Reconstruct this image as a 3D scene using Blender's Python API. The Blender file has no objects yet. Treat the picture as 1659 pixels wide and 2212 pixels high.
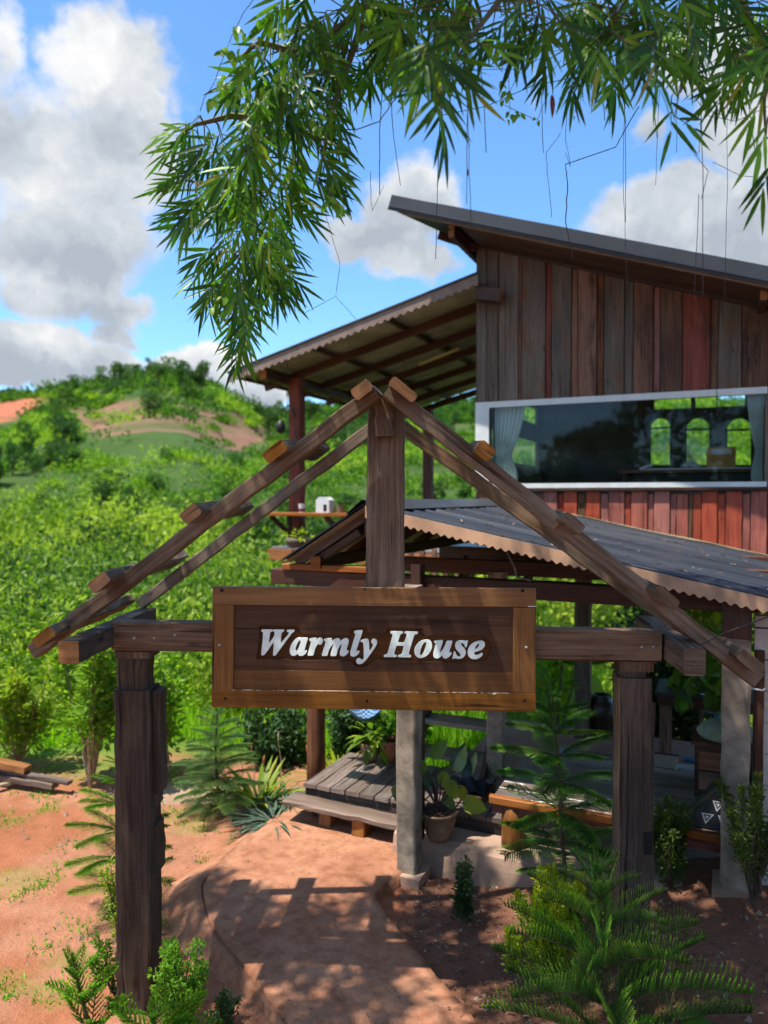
import bpy, bmesh, math, random
import numpy as np
from mathutils import Vector, Matrix, noise as mnoise
R = random.Random(7)
rng = np.random.default_rng(11)
PI = math.pi
sc = bpy.context.scene
COL = sc.collection

# ------------------------------------------------------------------ camera
F = 1600.0; CU = 829.5; CV = 1106.0; HZ = 1075.0; EYE = 2.8
cam = bpy.data.cameras.new('camera'); camo = bpy.data.objects.new('camera', cam); COL.objects.link(camo)
cam.sensor_fit = 'HORIZONTAL'; cam.sensor_width = 36.0; cam.lens = 36.0 * F / 1659.0
PITCH = math.atan((CV - HZ) / F)
camo.location = (0, 0, EYE); camo.rotation_euler = (PI / 2 - PITCH, 0, 0)
cam.clip_start = 0.05; cam.clip_end = 3000
cam.dof.use_dof = True; cam.dof.focus_distance = 3.95; cam.dof.aperture_fstop = 1.9
sc.camera = camo

def ray(u, v):
    x = (u - CU) / F; y = (CV - v) / F
    cp, sp = math.cos(PITCH), math.sin(PITCH)
    # camera forward = (0,cp,-sp), up = (0,sp,cp)
    return Vector((x, cp + y * sp, -sp + y * cp))
def at(u, v, Y):
    r = ray(u, v); return Vector((0, 0, EYE)) + r * (Y / r.y)
def onz(u, v, z=0.0):
    r = ray(u, v); return Vector((0, 0, EYE)) + r * ((z - EYE) / r.z)
def proj(p):
    d = np.asarray(p, float) - np.array([0, 0, EYE])
    cp, sp = math.cos(PITCH), math.sin(PITCH)
    f = d[..., 1] * cp - d[..., 2] * sp; up = d[..., 1] * sp + d[..., 2] * cp
    f = np.where(f < .05, .05, f)
    return CU + F * d[..., 0] / f, CV - F * up / f

# ------------------------------------------------------------------ sun, sky, exposure
SUN_EL = math.radians(69.0)
SH = Vector((-0.88, -0.475, 0)).normalized()          # horizontal direction towards the sun
SUN = Vector((SH.x * math.cos(SUN_EL), SH.y * math.cos(SUN_EL), math.sin(SUN_EL)))
sl = bpy.data.lights.new('sun', 'SUN'); sl.energy = 4.5; sl.angle = math.radians(0.53); sl.color = (1.0, 0.93, 0.82)
slo = bpy.data.objects.new('sun', sl); COL.objects.link(slo); slo.location = (0, 0, 30)
slo.rotation_euler = SUN.to_track_quat('Z', 'Y').to_euler()
SKY_STRENGTH = 0.15
sc.view_settings.view_transform = 'Standard'; sc.view_settings.look = 'None'
sc.view_settings.gamma = 1.0; sc.view_settings.use_curve_mapping = False
sc.view_settings.exposure = 0.93
sc.render.engine = 'CYCLES'
sc.cycles.max_bounces = 5; sc.cycles.diffuse_bounces = 2; sc.cycles.glossy_bounces = 2; sc.cycles.transmission_bounces = 3; sc.cycles.adaptive_threshold = 0.03; sc.cycles.transparent_max_bounces = 12
sc.cycles.use_denoising = True

def build_world():
    w = bpy.data.worlds.new('World'); sc.world = w; w.use_nodes = True
    nt = w.node_tree; N = nt.nodes; L = nt.links; N.clear()
    def nd(t, **k):
        n = N.new(t)
        for a, b in k.items(): setattr(n, a, b)
        return n
    def math_(op, a, b=None, c=None, clamp=False):
        n = nd('ShaderNodeMath', operation=op, use_clamp=clamp)
        for i, x in enumerate((a, b, c)):
            if x is None: continue
            if isinstance(x, (int, float)): n.inputs[i].default_value = x
            else: L.new(x, n.inputs[i])
        return n.outputs[0]
    sky = nd('ShaderNodeTexSky', sky_type='NISHITA'); sky.sun_disc = False
    sky.sun_elevation = SUN_EL; sky.sun_rotation = math.atan2(SH.x, SH.y); sky.altitude = 400
    sky.air_density = 1.0; sky.dust_density = 0.4; sky.ozone_density = 2.0
    w.cycles.sampling_method = 'MANUAL'; w.cycles.sample_map_resolution = 512
    tc = nd('ShaderNodeTexCoord'); D = tc.outputs['Generated']
    n1 = nd('ShaderNodeTexNoise'); n1.inputs['Scale'].default_value = 4.2; n1.inputs['Detail'].default_value = 9; n1.inputs['Roughness'].default_value = .62
    L.new(D, n1.inputs['Vector'])
    n2 = nd('ShaderNodeTexNoise'); n2.inputs['Scale'].default_value = 13; n2.inputs['Detail'].default_value = 6; n2.inputs['Roughness'].default_value = .6
    L.new(D, n2.inputs['Vector'])
    sub = nd('ShaderNodeVectorMath', operation='SUBTRACT'); L.new(n2.outputs['Color'], sub.inputs[0]); sub.inputs[1].default_value = (.5, .5, .5)
    scl = nd('ShaderNodeVectorMath', operation='SCALE'); L.new(sub.outputs[0], scl.inputs[0]); scl.inputs['Scale'].default_value = .085
    add = nd('ShaderNodeVectorMath', operation='ADD'); L.new(D, add.inputs[0]); L.new(scl.outputs[0], add.inputs[1])
    DD = add.outputs[0]
    blobs = [(50, 330, 230, 220, 1.05), (215, 170, 175, 130, .95), (130, 520, 220, 160, 1.05), (285, 330, 115, 150, .9), (0, 150, 100, 170, .9),
             (90, 640, 150, 60, .9), (255, 660, 100, 60, 1), (245, 720, 70, 40, .85), (70, 770, 140, 75, 1.5), (430, 800, 120, 65, 1.5), (540, 850, 90, 50, 1.3), (230, 780, 90, 40, 1.1),
             (880, 430, 120, 90, .95), (810, 510, 130, 60, .85), (900, 565, 120, 45, .85),
             (1450, 440, 190, 90, 1.05), (1600, 520, 190, 110, 1.1), (1340, 520, 110, 70, .9), (1620, 270, 110, 130, 1.1), (1530, 130, 130, 90, .9),
             (1400, 300, 60, 45, .9), (1150, 210, 45, 70, .55), (1300, 420, 60, 40, .6), (620, 860, 150, 45, .55),
             (1900, 400, 260, 240, 1), (-300, 500, 260, 240, 1), (2600, 700, 500, 180, 1), (400, -400, 500, 160, .9), (1500, -500, 400, 150, .9)]
    acc = None; shade = None
    def add_blob(c, rt, up, ru, rv, wgt):
        nonlocal acc, shade
        dx = nd('ShaderNodeVectorMath', operation='DOT_PRODUCT'); L.new(DD, dx.inputs[0]); dx.inputs[1].default_value = rt / ru
        dy = nd('ShaderNodeVectorMath', operation='DOT_PRODUCT'); L.new(DD, dy.inputs[0]); dy.inputs[1].default_value = up / rv
        dz = nd('ShaderNodeVectorMath', operation='DOT_PRODUCT'); L.new(DD, dz.inputs[0]); dz.inputs[1].default_value = c
        xx = math_('MULTIPLY', dx.outputs['Value'], dx.outputs['Value'])
        d2 = math_('MULTIPLY_ADD', dy.outputs['Value'], dy.outputs['Value'], xx)
        m = math_('MULTIPLY_ADD', d2, -.55, 1.0, clamp=True)
        m = math_('MULTIPLY', m, math_('GREATER_THAN', dz.outputs['Value'], 0.0))
        m = math_('MULTIPLY', m, wgt)
        sh = math_('MULTIPLY', m, dy.outputs['Value'])
        acc = m if acc is None else math_('MAXIMUM', acc, m)
        shade = sh if shade is None else math_('ADD', shade, sh)
    for (u, v, ru, rv, wgt) in blobs:
        c = ray(u, v).normalized(); up0 = Vector((0, 0, 1))
        rt = c.cross(up0).normalized(); up = rt.cross(c).normalized()
        k = 1 / math.hypot(F, math.hypot(u - CU, v - CV))
        add_blob(c, rt, up, ru * k, rv * k, wgt)
    for az, el, a, b in ((150, 25, .5, .2), (200, 45, .4, .3), (250, 20, .5, .18), (110, 50, .3, .25), (300, 40, .35, .2), (180, 12, .6, .1)):
        c = Vector((math.sin(math.radians(az)) * math.cos(math.radians(el)), math.cos(math.radians(az)) * math.cos(math.radians(el)), math.sin(math.radians(el))))
        rt = c.cross(Vector((0, 0, 1))).normalized(); up = rt.cross(c).normalized(); add_blob(c, rt, up, a, b, 1)
    nz = math_('SUBTRACT', n1.outputs['Fac'], .5)
    field = math_('MULTIPLY_ADD', nz, 1.7, acc)
    mr = nd('ShaderNodeMapRange', interpolation_type='SMOOTHSTEP'); L.new(field, mr.inputs['Value'])
    mr.inputs['From Min'].default_value = .45; mr.inputs['From Max'].default_value = .78
    # cloud tone: bright rims and tops, grey-blue thick bases
    n3 = nd('ShaderNodeTexNoise'); n3.inputs['Scale'].default_value = 9; n3.inputs['Detail'].default_value = 9; n3.inputs['Roughness'].default_value = .62
    off = nd('ShaderNodeVectorMath', operation='ADD'); L.new(DD, off.inputs[0]); off.inputs[1].default_value = (3, 5, .03); L.new(off.outputs[0], n3.inputs['Vector'])
    t = math_('MULTIPLY_ADD', shade, .28, math_('MULTIPLY_ADD', n3.outputs['Fac'], 1.7, -.38))
    t = math_('MULTIPLY_ADD', math_('SUBTRACT', field, .8), -.22, t)
    rp = nd('ShaderNodeValToRGB'); L.new(t, rp.inputs[0])
    rp.color_ramp.elements[0].position = .2; rp.color_ramp.elements[0].color = (.47, .53, .61, 1)
    rp.color_ramp.elements[1].position = .85; rp.color_ramp.elements[1].color = (1.0, 1.0, 1.0, 1)
    e = rp.color_ramp.elements.new(.5); e.color = (.68, .73, .79, 1)
    tint = nd('ShaderNodeMix', data_type='RGBA', blend_type='MULTIPLY'); tint.inputs[0].default_value = 1
    L.new(sky.outputs[0], tint.inputs[6]); tint.inputs[7].default_value = (.60, .85, 1.02, 1)
    ss = nd('ShaderNodeVectorMath', operation='SCALE'); L.new(tint.outputs[2], ss.inputs[0]); ss.inputs['Scale'].default_value = 1.0
    cs = nd('ShaderNodeVectorMath', operation='SCALE'); L.new(rp.outputs[0], cs.inputs[0]); cs.inputs['Scale'].default_value = .52 / SKY_STRENGTH
    mx = nd('ShaderNodeMix', data_type='RGBA'); L.new(mr.outputs[0], mx.inputs[0]); L.new(ss.outputs[0], mx.inputs[6]); L.new(cs.outputs[0], mx.inputs[7])
    bg = nd('ShaderNodeBackground'); bg.inputs['Strength'].default_value = SKY_STRENGTH
    L.new(mx.outputs[2], bg.inputs['Color'])
    out = nd('ShaderNodeOutputWorld'); L.new(bg.outputs[0], out.inputs[0])
build_world()

# ------------------------------------------------------------------ materials
MATS = {}
class NT:
    def __init__(s, name):
        m = bpy.data.materials.new(name); m.use_nodes = True; s.m = m; s.nt = m.node_tree; s.N = s.nt.nodes; s.L = s.nt.links
        s.N.clear(); s.out = s.N.new('ShaderNodeOutputMaterial')
        s.p = s.N.new('ShaderNodeBsdfPrincipled'); s.L.new(s.p.outputs[0], s.out.inputs[0]); MATS[name] = m
    def n(s, t, **k):
        x = s.N.new(t)
        for a, b in k.items(): setattr(x, a, b)
        return x
    def link(s, a, b): s.L.new(a, b)
    def noise(s, vec, scale, detail=4, rough=.55, dist=0):
        x = s.n('ShaderNodeTexNoise'); x.inputs['Scale'].default_value = scale; x.inputs['Detail'].default_value = detail
        x.inputs['Roughness'].default_value = rough; x.inputs['Distortion'].default_value = dist
        if vec is not None: s.link(vec, x.inputs['Vector'])
        return x.outputs['Fac']
    def ramp(s, fac, *st):
        x = s.n('ShaderNodeValToRGB'); s.link(fac, x.inputs[0]); cr = x.color_ramp
        while len(cr.elements) < len(st): cr.elements.new(.5)
        for e, (p, c) in zip(cr.elements, st):
            e.position = p; e.color = (*c, 1) if len(c) == 3 else c
        return x.outputs[0]
    def mix(s, f, a, b, bt='MIX'):
        x = s.n('ShaderNodeMix', data_type='RGBA', blend_type=bt)
        for i, v in ((0, f), (6, a), (7, b)):
            if isinstance(v, (int, float)): x.inputs[i].default_value = v
            elif isinstance(v, tuple): x.inputs[i].default_value = (*v, 1)
            else: s.link(v, x.inputs[i])
        return x.outputs[2]
    def math(s, op, a, b=None, c=None, clamp=False):
        x = s.n('ShaderNodeMath', operation=op, use_clamp=clamp)
        for i, v in enumerate((a, b, c)):
            if v is None: continue
            if isinstance(v, (int, float)): x.inputs[i].default_value = v
            else: s.link(v, x.inputs[i])
        return x.outputs[0]
    def mapping(s, vec, scale, loc=None):
        x = s.n('ShaderNodeMapping'); s.link(vec, x.inputs['Vector']); x.inputs['Scale'].default_value = scale
        if loc is not None: s.link(loc, x.inputs['Location'])
        return x.outputs[0]
    def bump(s, h, dist, strength=1.0):
        x = s.n('ShaderNodeBump'); x.inputs['Distance'].default_value = dist; x.inputs['Strength'].default_value = strength
        s.link(h, x.inputs['Height']); s.link(x.outputs[0], s.p.inputs['Normal'])
    def uv(s): return s.n('ShaderNodeUVMap').outputs[0]
    def obj(s): return s.n('ShaderNodeTexCoord').outputs['Object']
    def rnd(s): return s.n('ShaderNodeObjectInfo').outputs['Random']

def wood(name, dark, mid, light, rough=.7, grain=55, var=.35, spec=.3, blotch=None, coat=0, bump=.0016):
    t = NT(name); uv = t.uv(); r = t.rnd()
    comb = t.n('ShaderNodeCombineXYZ')
    t.link(t.math('MULTIPLY', r, 91.7), comb.inputs[0]); t.link(t.math('MULTIPLY', r, 37.3), comb.inputs[1])
    m1 = t.mapping(uv, (1.6, grain, 1), comb.outputs[0])
    g = t.noise(m1, 1.0, 6, .62, .6)
    m2 = t.mapping(uv, (.9, 5, 1), comb.outputs[0]); b = t.noise(m2, 1.0, 5, .6, .4)
    m3 = t.mapping(uv, (5, 210, 1), comb.outputs[0]); f = t.noise(m3, 1.0, 2, .5)
    v = t.math('MULTIPLY_ADD', g, .5, t.math('MULTIPLY', b, .42)); v = t.math('MULTIPLY_ADD', f, .18, v)
    c = t.ramp(v, (.38, dark), (.53, mid), (.70, light))
    if blotch:
        m4 = t.mapping(uv, (1.2, 3.5, 1), comb.outputs[0]); bb = t.noise(m4, 1.4, 6, .65)
        k = t.ramp(bb, (.52, (0, 0, 0)), (.68, (1, 1, 1)))
        c = t.mix(k, c, t.mix(f, tuple(x * .6 for x in blotch), blotch))
    # crack lines
    m5 = t.mapping(uv, (.55, 26, 1), comb.outputs[0]); cr = t.noise(m5, 1.0, 4, .7, .3)
    ck = t.ramp(cr, (.34, (.25, .25, .25)), (.39, (1, 1, 1)))
    c = t.mix(1.0, c, ck, 'MULTIPLY')
    vo = t.n('ShaderNodeTexVoronoi'); vo.inputs['Scale'].default_value = 1.0; t.link(t.mapping(uv, (1.9, 7.5, 1), comb.outputs[0]), vo.inputs['Vector'])
    kn = t.ramp(vo.outputs['Distance'], (.035, (.22, .18, .16)), (.11, (1, 1, 1))); c = t.mix(.8, c, kn, 'MULTIPLY')
    m6 = t.mapping(uv, (.35, 2.0, 1), comb.outputs[0]); wz = t.ramp(t.noise(m6, 1.0, 5, .65), (.35, (.72, .70, .70)), (.65, (1.22, 1.22, 1.24))); c = t.mix(.8, c, wz, 'MULTIPLY')
    hv = t.n('ShaderNodeHueSaturation'); t.link(c, hv.inputs['Color'])
    t.link(t.math('MULTIPLY_ADD', r, var, 1 - var * .5), hv.inputs['Value'])
    t.link(t.math('MULTIPLY_ADD', t.math('FRACT', t.math('MULTIPLY', r, 7.13)), .3, .85), hv.inputs['Saturation'])
    t.link(hv.outputs[0], t.p.inputs['Base Color'])
    t.link(t.math('MULTIPLY_ADD', f, .25, rough - .12), t.p.inputs['Roughness'])
    t.p.inputs['Specular IOR Level'].default_value = spec
    t.p.inputs['Coat Weight'].default_value = coat; t.p.inputs['Coat Roughness'].default_value = .3
    hh = t.math('MULTIPLY_ADD', t.math('MULTIPLY', g, 1.0), .7, t.math('MULTIPLY', ck, .8))
    t.bump(hh, bump, .9)
    return t.m

wood('gate_wood', (.036, .023, .014), (.115, .076, .048), (.23, .16, .108), blotch=(.25, .185, .13), spec=.15)
wood('gate_post_wood', (.020, .015, .012), (.056, .042, .033), (.12, .092, .070), blotch=(.15, .11, .08), spec=.15)
wood('gate_end', (.12, .055, .018), (.30, .14, .045), (.45, .24, .09), grain=20, rough=.8)  # end grain; the bright orange also carries the sunlight on these ends
wood('sign_frame_wood', (.085, .034, .006), (.17, .070, .012), (.26, .115, .022), rough=.42, grain=40, spec=.28, var=.15, bump=.0006)
wood('sign_panel_wood', (.030, .011, .005), (.058, .023, .009), (.095, .040, .015), rough=.45, grain=45, spec=.25, var=.2, bump=.0008)
wood('sign_low_board', (.055, .021, .006), (.10, .042, .010), (.15, .068, .018), rough=.42, grain=45, spec=.28, var=.2, bump=.0008)
wood('plank_grey', (.048, .038, .031), (.12, .096, .078), (.19, .15, .12), blotch=(.19, .095, .055), var=.35, spec=.15)
wood('plank_brown', (.045, .020, .012), (.15, .066, .038), (.26, .125, .070), blotch=(.055, .033, .027), var=.4, spec=.2)
wood('plank_red', (.065, .022, .018), (.17, .055, .044), (.26, .095, .07), blotch=(.08, .036, .028), var=.2, spec=.2)
wood('plank_ochre', (.05, .022, .008), (.13, .062, .026), (.22, .11, .045), blotch=(.06, .025, .015), var=.3)
wood('skirt_red', (.16, .036, .024), (.32, .080, .052), (.42, .125, .082), blotch=(.24, .06, .042), var=.22, rough=.6)
wood('beam_dark', (.022, .010, .007), (.055, .024, .016), (.10, .045, .028), var=.3, rough=.55)
wood('beam_orange', (.12, .040, .012), (.27, .095, .030), (.38, .16, .055), var=.2, rough=.6)  # also put on dark beam ends, where it paints the sunlight
wood('deck_wood', (.055, .040, .034), (.14, .105, .088), (.26, .21, .185), blotch=(.30, .27, .25), var=.35, rough=.30, spec=.8)  # paler grey tones stand in for sky reflected on the planks
wood('sign_recess_wood', (.034, .015, .007), (.066, .029, .013), (.10, .045, .020), rough=.6, grain=45, spec=.15, var=.1, bump=.0005)
wood('bench_wood', (.08, .035, .014), (.20, .09, .035), (.30, .15, .065), var=.25, rough=.5)
wood('grey_board', (.05, .036, .028), (.13, .095, .075), (.22, .17, .14), var=.3)
wood('black_board', (.008, .007, .007), (.02, .018, .017), (.07, .06, .055), blotch=(.10, .075, .06), var=.1)

def plain(name, col, rough=.6, spec=.4, metal=0, nscale=0, amt=.25, bump=0, coords='obj', bscale=None):
    t = NT(name)
    if nscale:
        f = t.noise(t.obj() if coords == 'obj' else t.uv(), nscale, 6, .6)
        lo = tuple(c * (1 - amt) for c in col); hi = tuple(min(1, c * (1 + amt)) for c in col)
        t.link(t.ramp(f, (.35, lo), (.65, hi)), t.p.inputs['Base Color'])
        if bump:
            fb = t.noise(t.obj(), bscale or nscale * 4, 5, .65); t.bump(fb, bump)
    else: t.p.inputs['Base Color'].default_value = (*col, 1)
    t.p.inputs['Roughness'].default_value = rough; t.p.inputs['Specular IOR Level'].default_value = spec; t.p.inputs['Metallic'].default_value = metal
    return t.m
plain('letter_paint', (.74, .86, .80), rough=.55, nscale=25, amt=.10)
plain('white_paint', (.62, .64, .64), rough=.5, nscale=6, amt=.07)
plain('chipped_paint', (.7, .7, .68), rough=.6)
plain('bolt_steel', (.45, .42, .36), rough=.35, metal=.9)
plain('hole_dark', (.008, .006, .005), rough=.9)
plain('roof_slate', (.022, .026, .036), rough=.5, spec=.22, nscale=3, amt=.3)
plain('roof_fascia', (.034, .037, .044), rough=.45, spec=.4, nscale=2, amt=.15)
plain('roof_under', (.30, .28, .21), rough=.5, spec=.3, nscale=2.0, amt=.3)
plain('flashing_tan', (.52, .31, .195), rough=.65, nscale=5, amt=.2)
plain('flashing_brown', (.20, .14, .115), rough=.65, nscale=6, amt=.2)
plain('concrete_post', (.24, .195, .15), rough=.9, nscale=6, amt=.45, bump=.004, bscale=40)
plain('concrete_slab', (.30, .20, .145), rough=.95, nscale=2.2, amt=.25, bump=.006, bscale=25)
plain('mortar', (.42, .38, .33), rough=.95, nscale=8, amt=.15)
plain('block_wall', (.56, .52, .46), rough=.9, nscale=9, amt=.16, bump=.004, bscale=40)
plain('foam', (.50, .28, .09), rough=.85, nscale=20, amt=.3)
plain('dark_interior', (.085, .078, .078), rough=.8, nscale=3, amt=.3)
plain('curtain_cloth', (.62, .72, .66), rough=.9)
plain('clay_pot', (.20, .125, .075), rough=.8, nscale=7, amt=.4, bump=.003)
plain('terracotta', (.34, .12, .055), rough=.8, nscale=7, amt=.3)
plain('dark_jar', (.045, .028, .018), rough=.35, spec=.6, nscale=5, amt=.4)
plain('blue_pipe', (.03, .22, .42), rough=.4)
plain('black_plastic', (.012, .012, .014), rough=.5)
plain('ochre_box', (.42, .20, .035), rough=.7)
plain('paper_white', (.58, .59, .60), rough=.7)
plain('bark', (.085, .06, .045), rough=.95, nscale=18, amt=.5, bump=.004)
plain('trunk_green', (.075, .055, .03), rough=.9, nscale=30, amt=.4)
plain('pale_stem', (.30, .24, .15), rough=.9, nscale=20, amt=.3)
plain('vine_stem', (.045, .032, .035), rough=.8)
plain('twig', (.12, .11, .05), rough=.8)
plain('dry_leaf', (.16, .05, .025), rough=.8)
plain('green_cloth', (.20, .25, .17), rough=.9, nscale=30, amt=.2)
plain('steel_sink', (.55, .57, .6), rough=.25, metal=.9)
plain('lamp_cream', (.62, .55, .30), rough=.4)
plain('rock', (.24, .17, .125), rough=.95, nscale=8, amt=.35, bump=.01)
plain('hose', (.35, .42, .5), rough=.4)
plain('tshirt_black', (.012, .014, .016), rough=.9)
plain('pale_rope', (.33, .26, .15), rough=.9)

def roof_metal():
    t = NT('roof_metal'); uv = t.uv(); a = t.noise(t.mapping(uv, (.25, 26, 1)), 1, 3, .5); b = t.noise(t.mapping(uv, (1.1, 3, 1)), 1, 6, .65); w = t.n('ShaderNodeTexWave'); w.wave_type = 'BANDS'; w.bands_direction = 'Y'; w.inputs['Scale'].default_value = 1.66; t.link(uv, w.inputs['Vector'])
    c = t.ramp(a, (.35, (.012, .015, .022)), (.5, (.026, .030, .040)), (.68, (.050, .055, .068))); c = t.mix(t.ramp(b, (.5, (0, 0, 0)), (.72, (.55, .55, .55))), c, (.085, .075, .068)); t.link(c, t.p.inputs['Base Color'])
    t.p.inputs['Roughness'].default_value = .48; t.p.inputs['Specular IOR Level'].default_value = .3; t.bump(w.outputs['Fac'], .02)
roof_metal()
def checked(name, a, b, scale):
    t = NT(name); ck = t.n('ShaderNodeTexChecker'); ck.inputs['Scale'].default_value = scale
    t.link(t.uv(), ck.inputs['Vector']); ck.inputs['Color1'].default_value = (*a, 1); ck.inputs['Color2'].default_value = (*b, 1)
    t.link(ck.outputs[0], t.p.inputs['Base Color']); t.p.inputs['Roughness'].default_value = .9
checked('blue_net', (.012, .035, .12), (.16, .30, .48), 14)
checked('mat_cloth', (.07, .02, .018), (.35, .28, .19), 3)

def glass(name):
    t = NT(name); t.N.remove(t.p)
    tr = t.n('ShaderNodeBsdfTransparent'); tr.inputs[0].default_value = (.90, .94, .95, 1)
    gl = t.n('ShaderNodeBsdfGlossy'); gl.inputs['Roughness'].default_value = .03; gl.inputs['Color'].default_value = (.9, .95, 1, 1)
    fr = t.n('ShaderNodeFresnel'); fr.inputs[0].default_value = 1.45
    f = t.math('MULTIPLY', fr.outputs[0], .8)
    mx = t.n('ShaderNodeMixShader'); t.link(f, mx.inputs[0]); t.link(tr.outputs[0], mx.inputs[1]); t.link(gl.outputs[0], mx.inputs[2])
    t.link(mx.outputs[0], t.out.inputs[0])
glass('window_glass')

def leaf_mat(name, stops, trans=.35, rough=.45, spec=.35, tcol=None):
    """colour by the leaf's own tone number held in UV y"""
    t = NT(name); sep = t.n('ShaderNodeSeparateXYZ'); t.link(t.uv(), sep.inputs[0])
    c = t.ramp(sep.outputs[1], *stops)
    hv = t.n('ShaderNodeHueSaturation'); t.link(c, hv.inputs['Color']); rr_ = t.rnd(); t.link(t.math('MULTIPLY_ADD', rr_, .5, .74), hv.inputs['Value']); t.link(t.math('MULTIPLY_ADD', t.math('FRACT', t.math('MULTIPLY', rr_, 5.7)), -.035, .512), hv.inputs['Hue']); c = hv.outputs[0]
    t.link(c, t.p.inputs['Base Color']); t.p.inputs['Roughness'].default_value = rough; t.p.inputs['Specular IOR Level'].default_value = spec
    tb = t.n('ShaderNodeBsdfTranslucent')
    tc = t.mix(1.0, c, tcol or (1.5, 1.7, .6), 'MULTIPLY'); t.link(tc, tb.inputs[0])
    mx = t.n('ShaderNodeMixShader'); mx.inputs[0].default_value = trans
    t.link(t.p.outputs[0], mx.inputs[1]); t.link(tb.outputs[0], mx.inputs[2]); t.link(mx.outputs[0], t.out.inputs[0])
leaf_mat('bamboo_leaf', ((0, (.018, .060, .008)), (.5, (.050, .145, .014)), (.92, (.15, .30, .030)), (1, (.30, .31, .05))), trans=.32, rough=.40, spec=.28, tcol=(1.3, 2.0, .35))
leaf_mat('vine_leaf', ((0, (.09, .20, .02)), (1, (.19, .34, .04))), trans=.5, rough=.4, tcol=(1.5, 1.8, .5))
leaf_mat('araucaria_leaf', ((0, (.022, .070, .010)), (.5, (.075, .20, .015)), (1, (.26, .48, .025))), trans=.22, rough=.5, spec=.2)
leaf_mat('araucaria_mid', ((0, (.020, .075, .012)), (.5, (.06, .18, .018)), (1, (.18, .40, .030))), trans=.28, rough=.5, spec=.2)
leaf_mat('undergrowth_leaf', ((0, (.026, .075, .018)), (.5, (.105, .215, .026)), (1, (.31, .43, .045))), trans=.4, spec=.2)
leaf_mat('araucaria_bright', ((0, (.03, .09, .010)), (.6, (.13, .31, .016)), (1, (.21, .42, .025))), trans=.3, rough=.5, spec=.15)
leaf_mat('araucaria_blue', ((0, (.05, .12, .04)), (.6, (.11, .22, .065)), (1, (.22, .36, .08))), trans=.3, rough=.5)
leaf_mat('duranta_leaf', ((0, (.08, .17, .010)), (.5, (.30, .42, .012)), (1, (.60, .60, .02))), trans=.45, rough=.4)
leaf_mat('dark_shrub_leaf', ((0, (.016, .042, .014)), (1, (.050, .105, .028))), trans=.2)
leaf_mat('olive_shrub_leaf', ((0, (.035, .070, .014)), (.6, (.080, .140, .020)), (1, (.24, .28, .03))), trans=.35)
leaf_mat('bush_leaf', ((0, (.035, .10, .012)), (.6, (.10, .22, .020)), (1, (.22, .34, .030))), trans=.42, spec=.2)
leaf_mat('pale_bush_leaf', ((0, (.07, .16, .022)), (.6, (.18, .31, .030)), (1, (.36, .42, .06))), trans=.42, spec=.2)
leaf_mat('grass_blade', ((0, (.07, .19, .010)), (.5, (.15, .33, .015)), (1, (.28, .45, .025))), trans=.45, rough=.5, spec=.2)
leaf_mat('hill_leaf', ((0, (.030, .090, .016)), (.45, (.13, .26, .022)), (1, (.34, .46, .035))), trans=.3, rough=.7, spec=.15)
leaf_mat('hill_tree_leaf', ((0, (.020, .062, .020)), (.6, (.052, .125, .026)), (1, (.13, .23, .03))), trans=.3, rough=.7, spec=.15)
leaf_mat('bluegrey_leaf', ((0, (.05, .085, .065)), (1, (.13, .19, .13))), trans=.2, rough=.5)
leaf_mat('philodendron_leaf', ((0, (.014, .035, .014)), (.45, (.06, .13, .03)), (.8, (.16, .27, .05)), (1, (.42, .42, .05))), trans=.3, rough=.28, spec=.55)
leaf_mat('litter_leaf', ((0, (.07, .035, .02)), (.6, (.18, .11, .07)), (1, (.38, .30, .22))), trans=.1, rough=.8)

def ground_mat():
    t = NT('ground_soil'); ob = t.obj()
    a = t.n('ShaderNodeAttribute'); a.attribute_name = 'Col'
    f1 = t.noise(ob, .9, 6, .6); f2 = t.noise(ob, 9, 8, .7); f3 = t.noise(ob, 60, 4, .6)
    k = t.math('MULTIPLY_ADD', f1, .9, t.math('MULTIPLY_ADD', f2, .9, t.math('MULTIPLY', f3, .5)))
    kk = t.ramp(t.math('MULTIPLY', k, .45), (.32, (.55, .50, .48)), (.52, (1, 1, 1)), (.70, (1.35, 1.38, 1.40)))
    t.link(t.mix(1.0, a.outputs['Color'], kk, 'MULTIPLY'), t.p.inputs['Base Color'])
    t.p.inputs['Roughness'].default_value = .95; t.p.inputs['Specular IOR Level'].default_value = .15
    t.bump(t.math('MULTIPLY_ADD', f2, 1.0, t.math('MULTIPLY', f3, .5)), .03)
ground_mat()
def path_mat():
    t = NT('path_concrete'); ob = t.obj()
    f1 = t.noise(ob, 1.6, 6, .6); f2 = t.noise(ob, 11, 7, .7); f3 = t.noise(ob, 90, 3, .6)
    c = t.ramp(f1, (.3, (.29, .12, .063)), (.5, (.385, .175, .098)), (.7, (.45, .23, .135)))
    st = t.ramp(f2, (.40, (.62, .50, .44)), (.56, (1, 1, 1)))
    c = t.mix(.75, c, st, 'MULTIPLY')
    c = t.mix(t.math('MULTIPLY', f3, .3), c, (.20, .12, .08))
    t.link(c, t.p.inputs['Base Color']); t.p.inputs['Roughness'].default_value = .92; t.p.inputs['Specular IOR Level'].default_value = .2
    t.bump(t.math('MULTIPLY_ADD', f3, .3, f2), .008)
path_mat()

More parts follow.
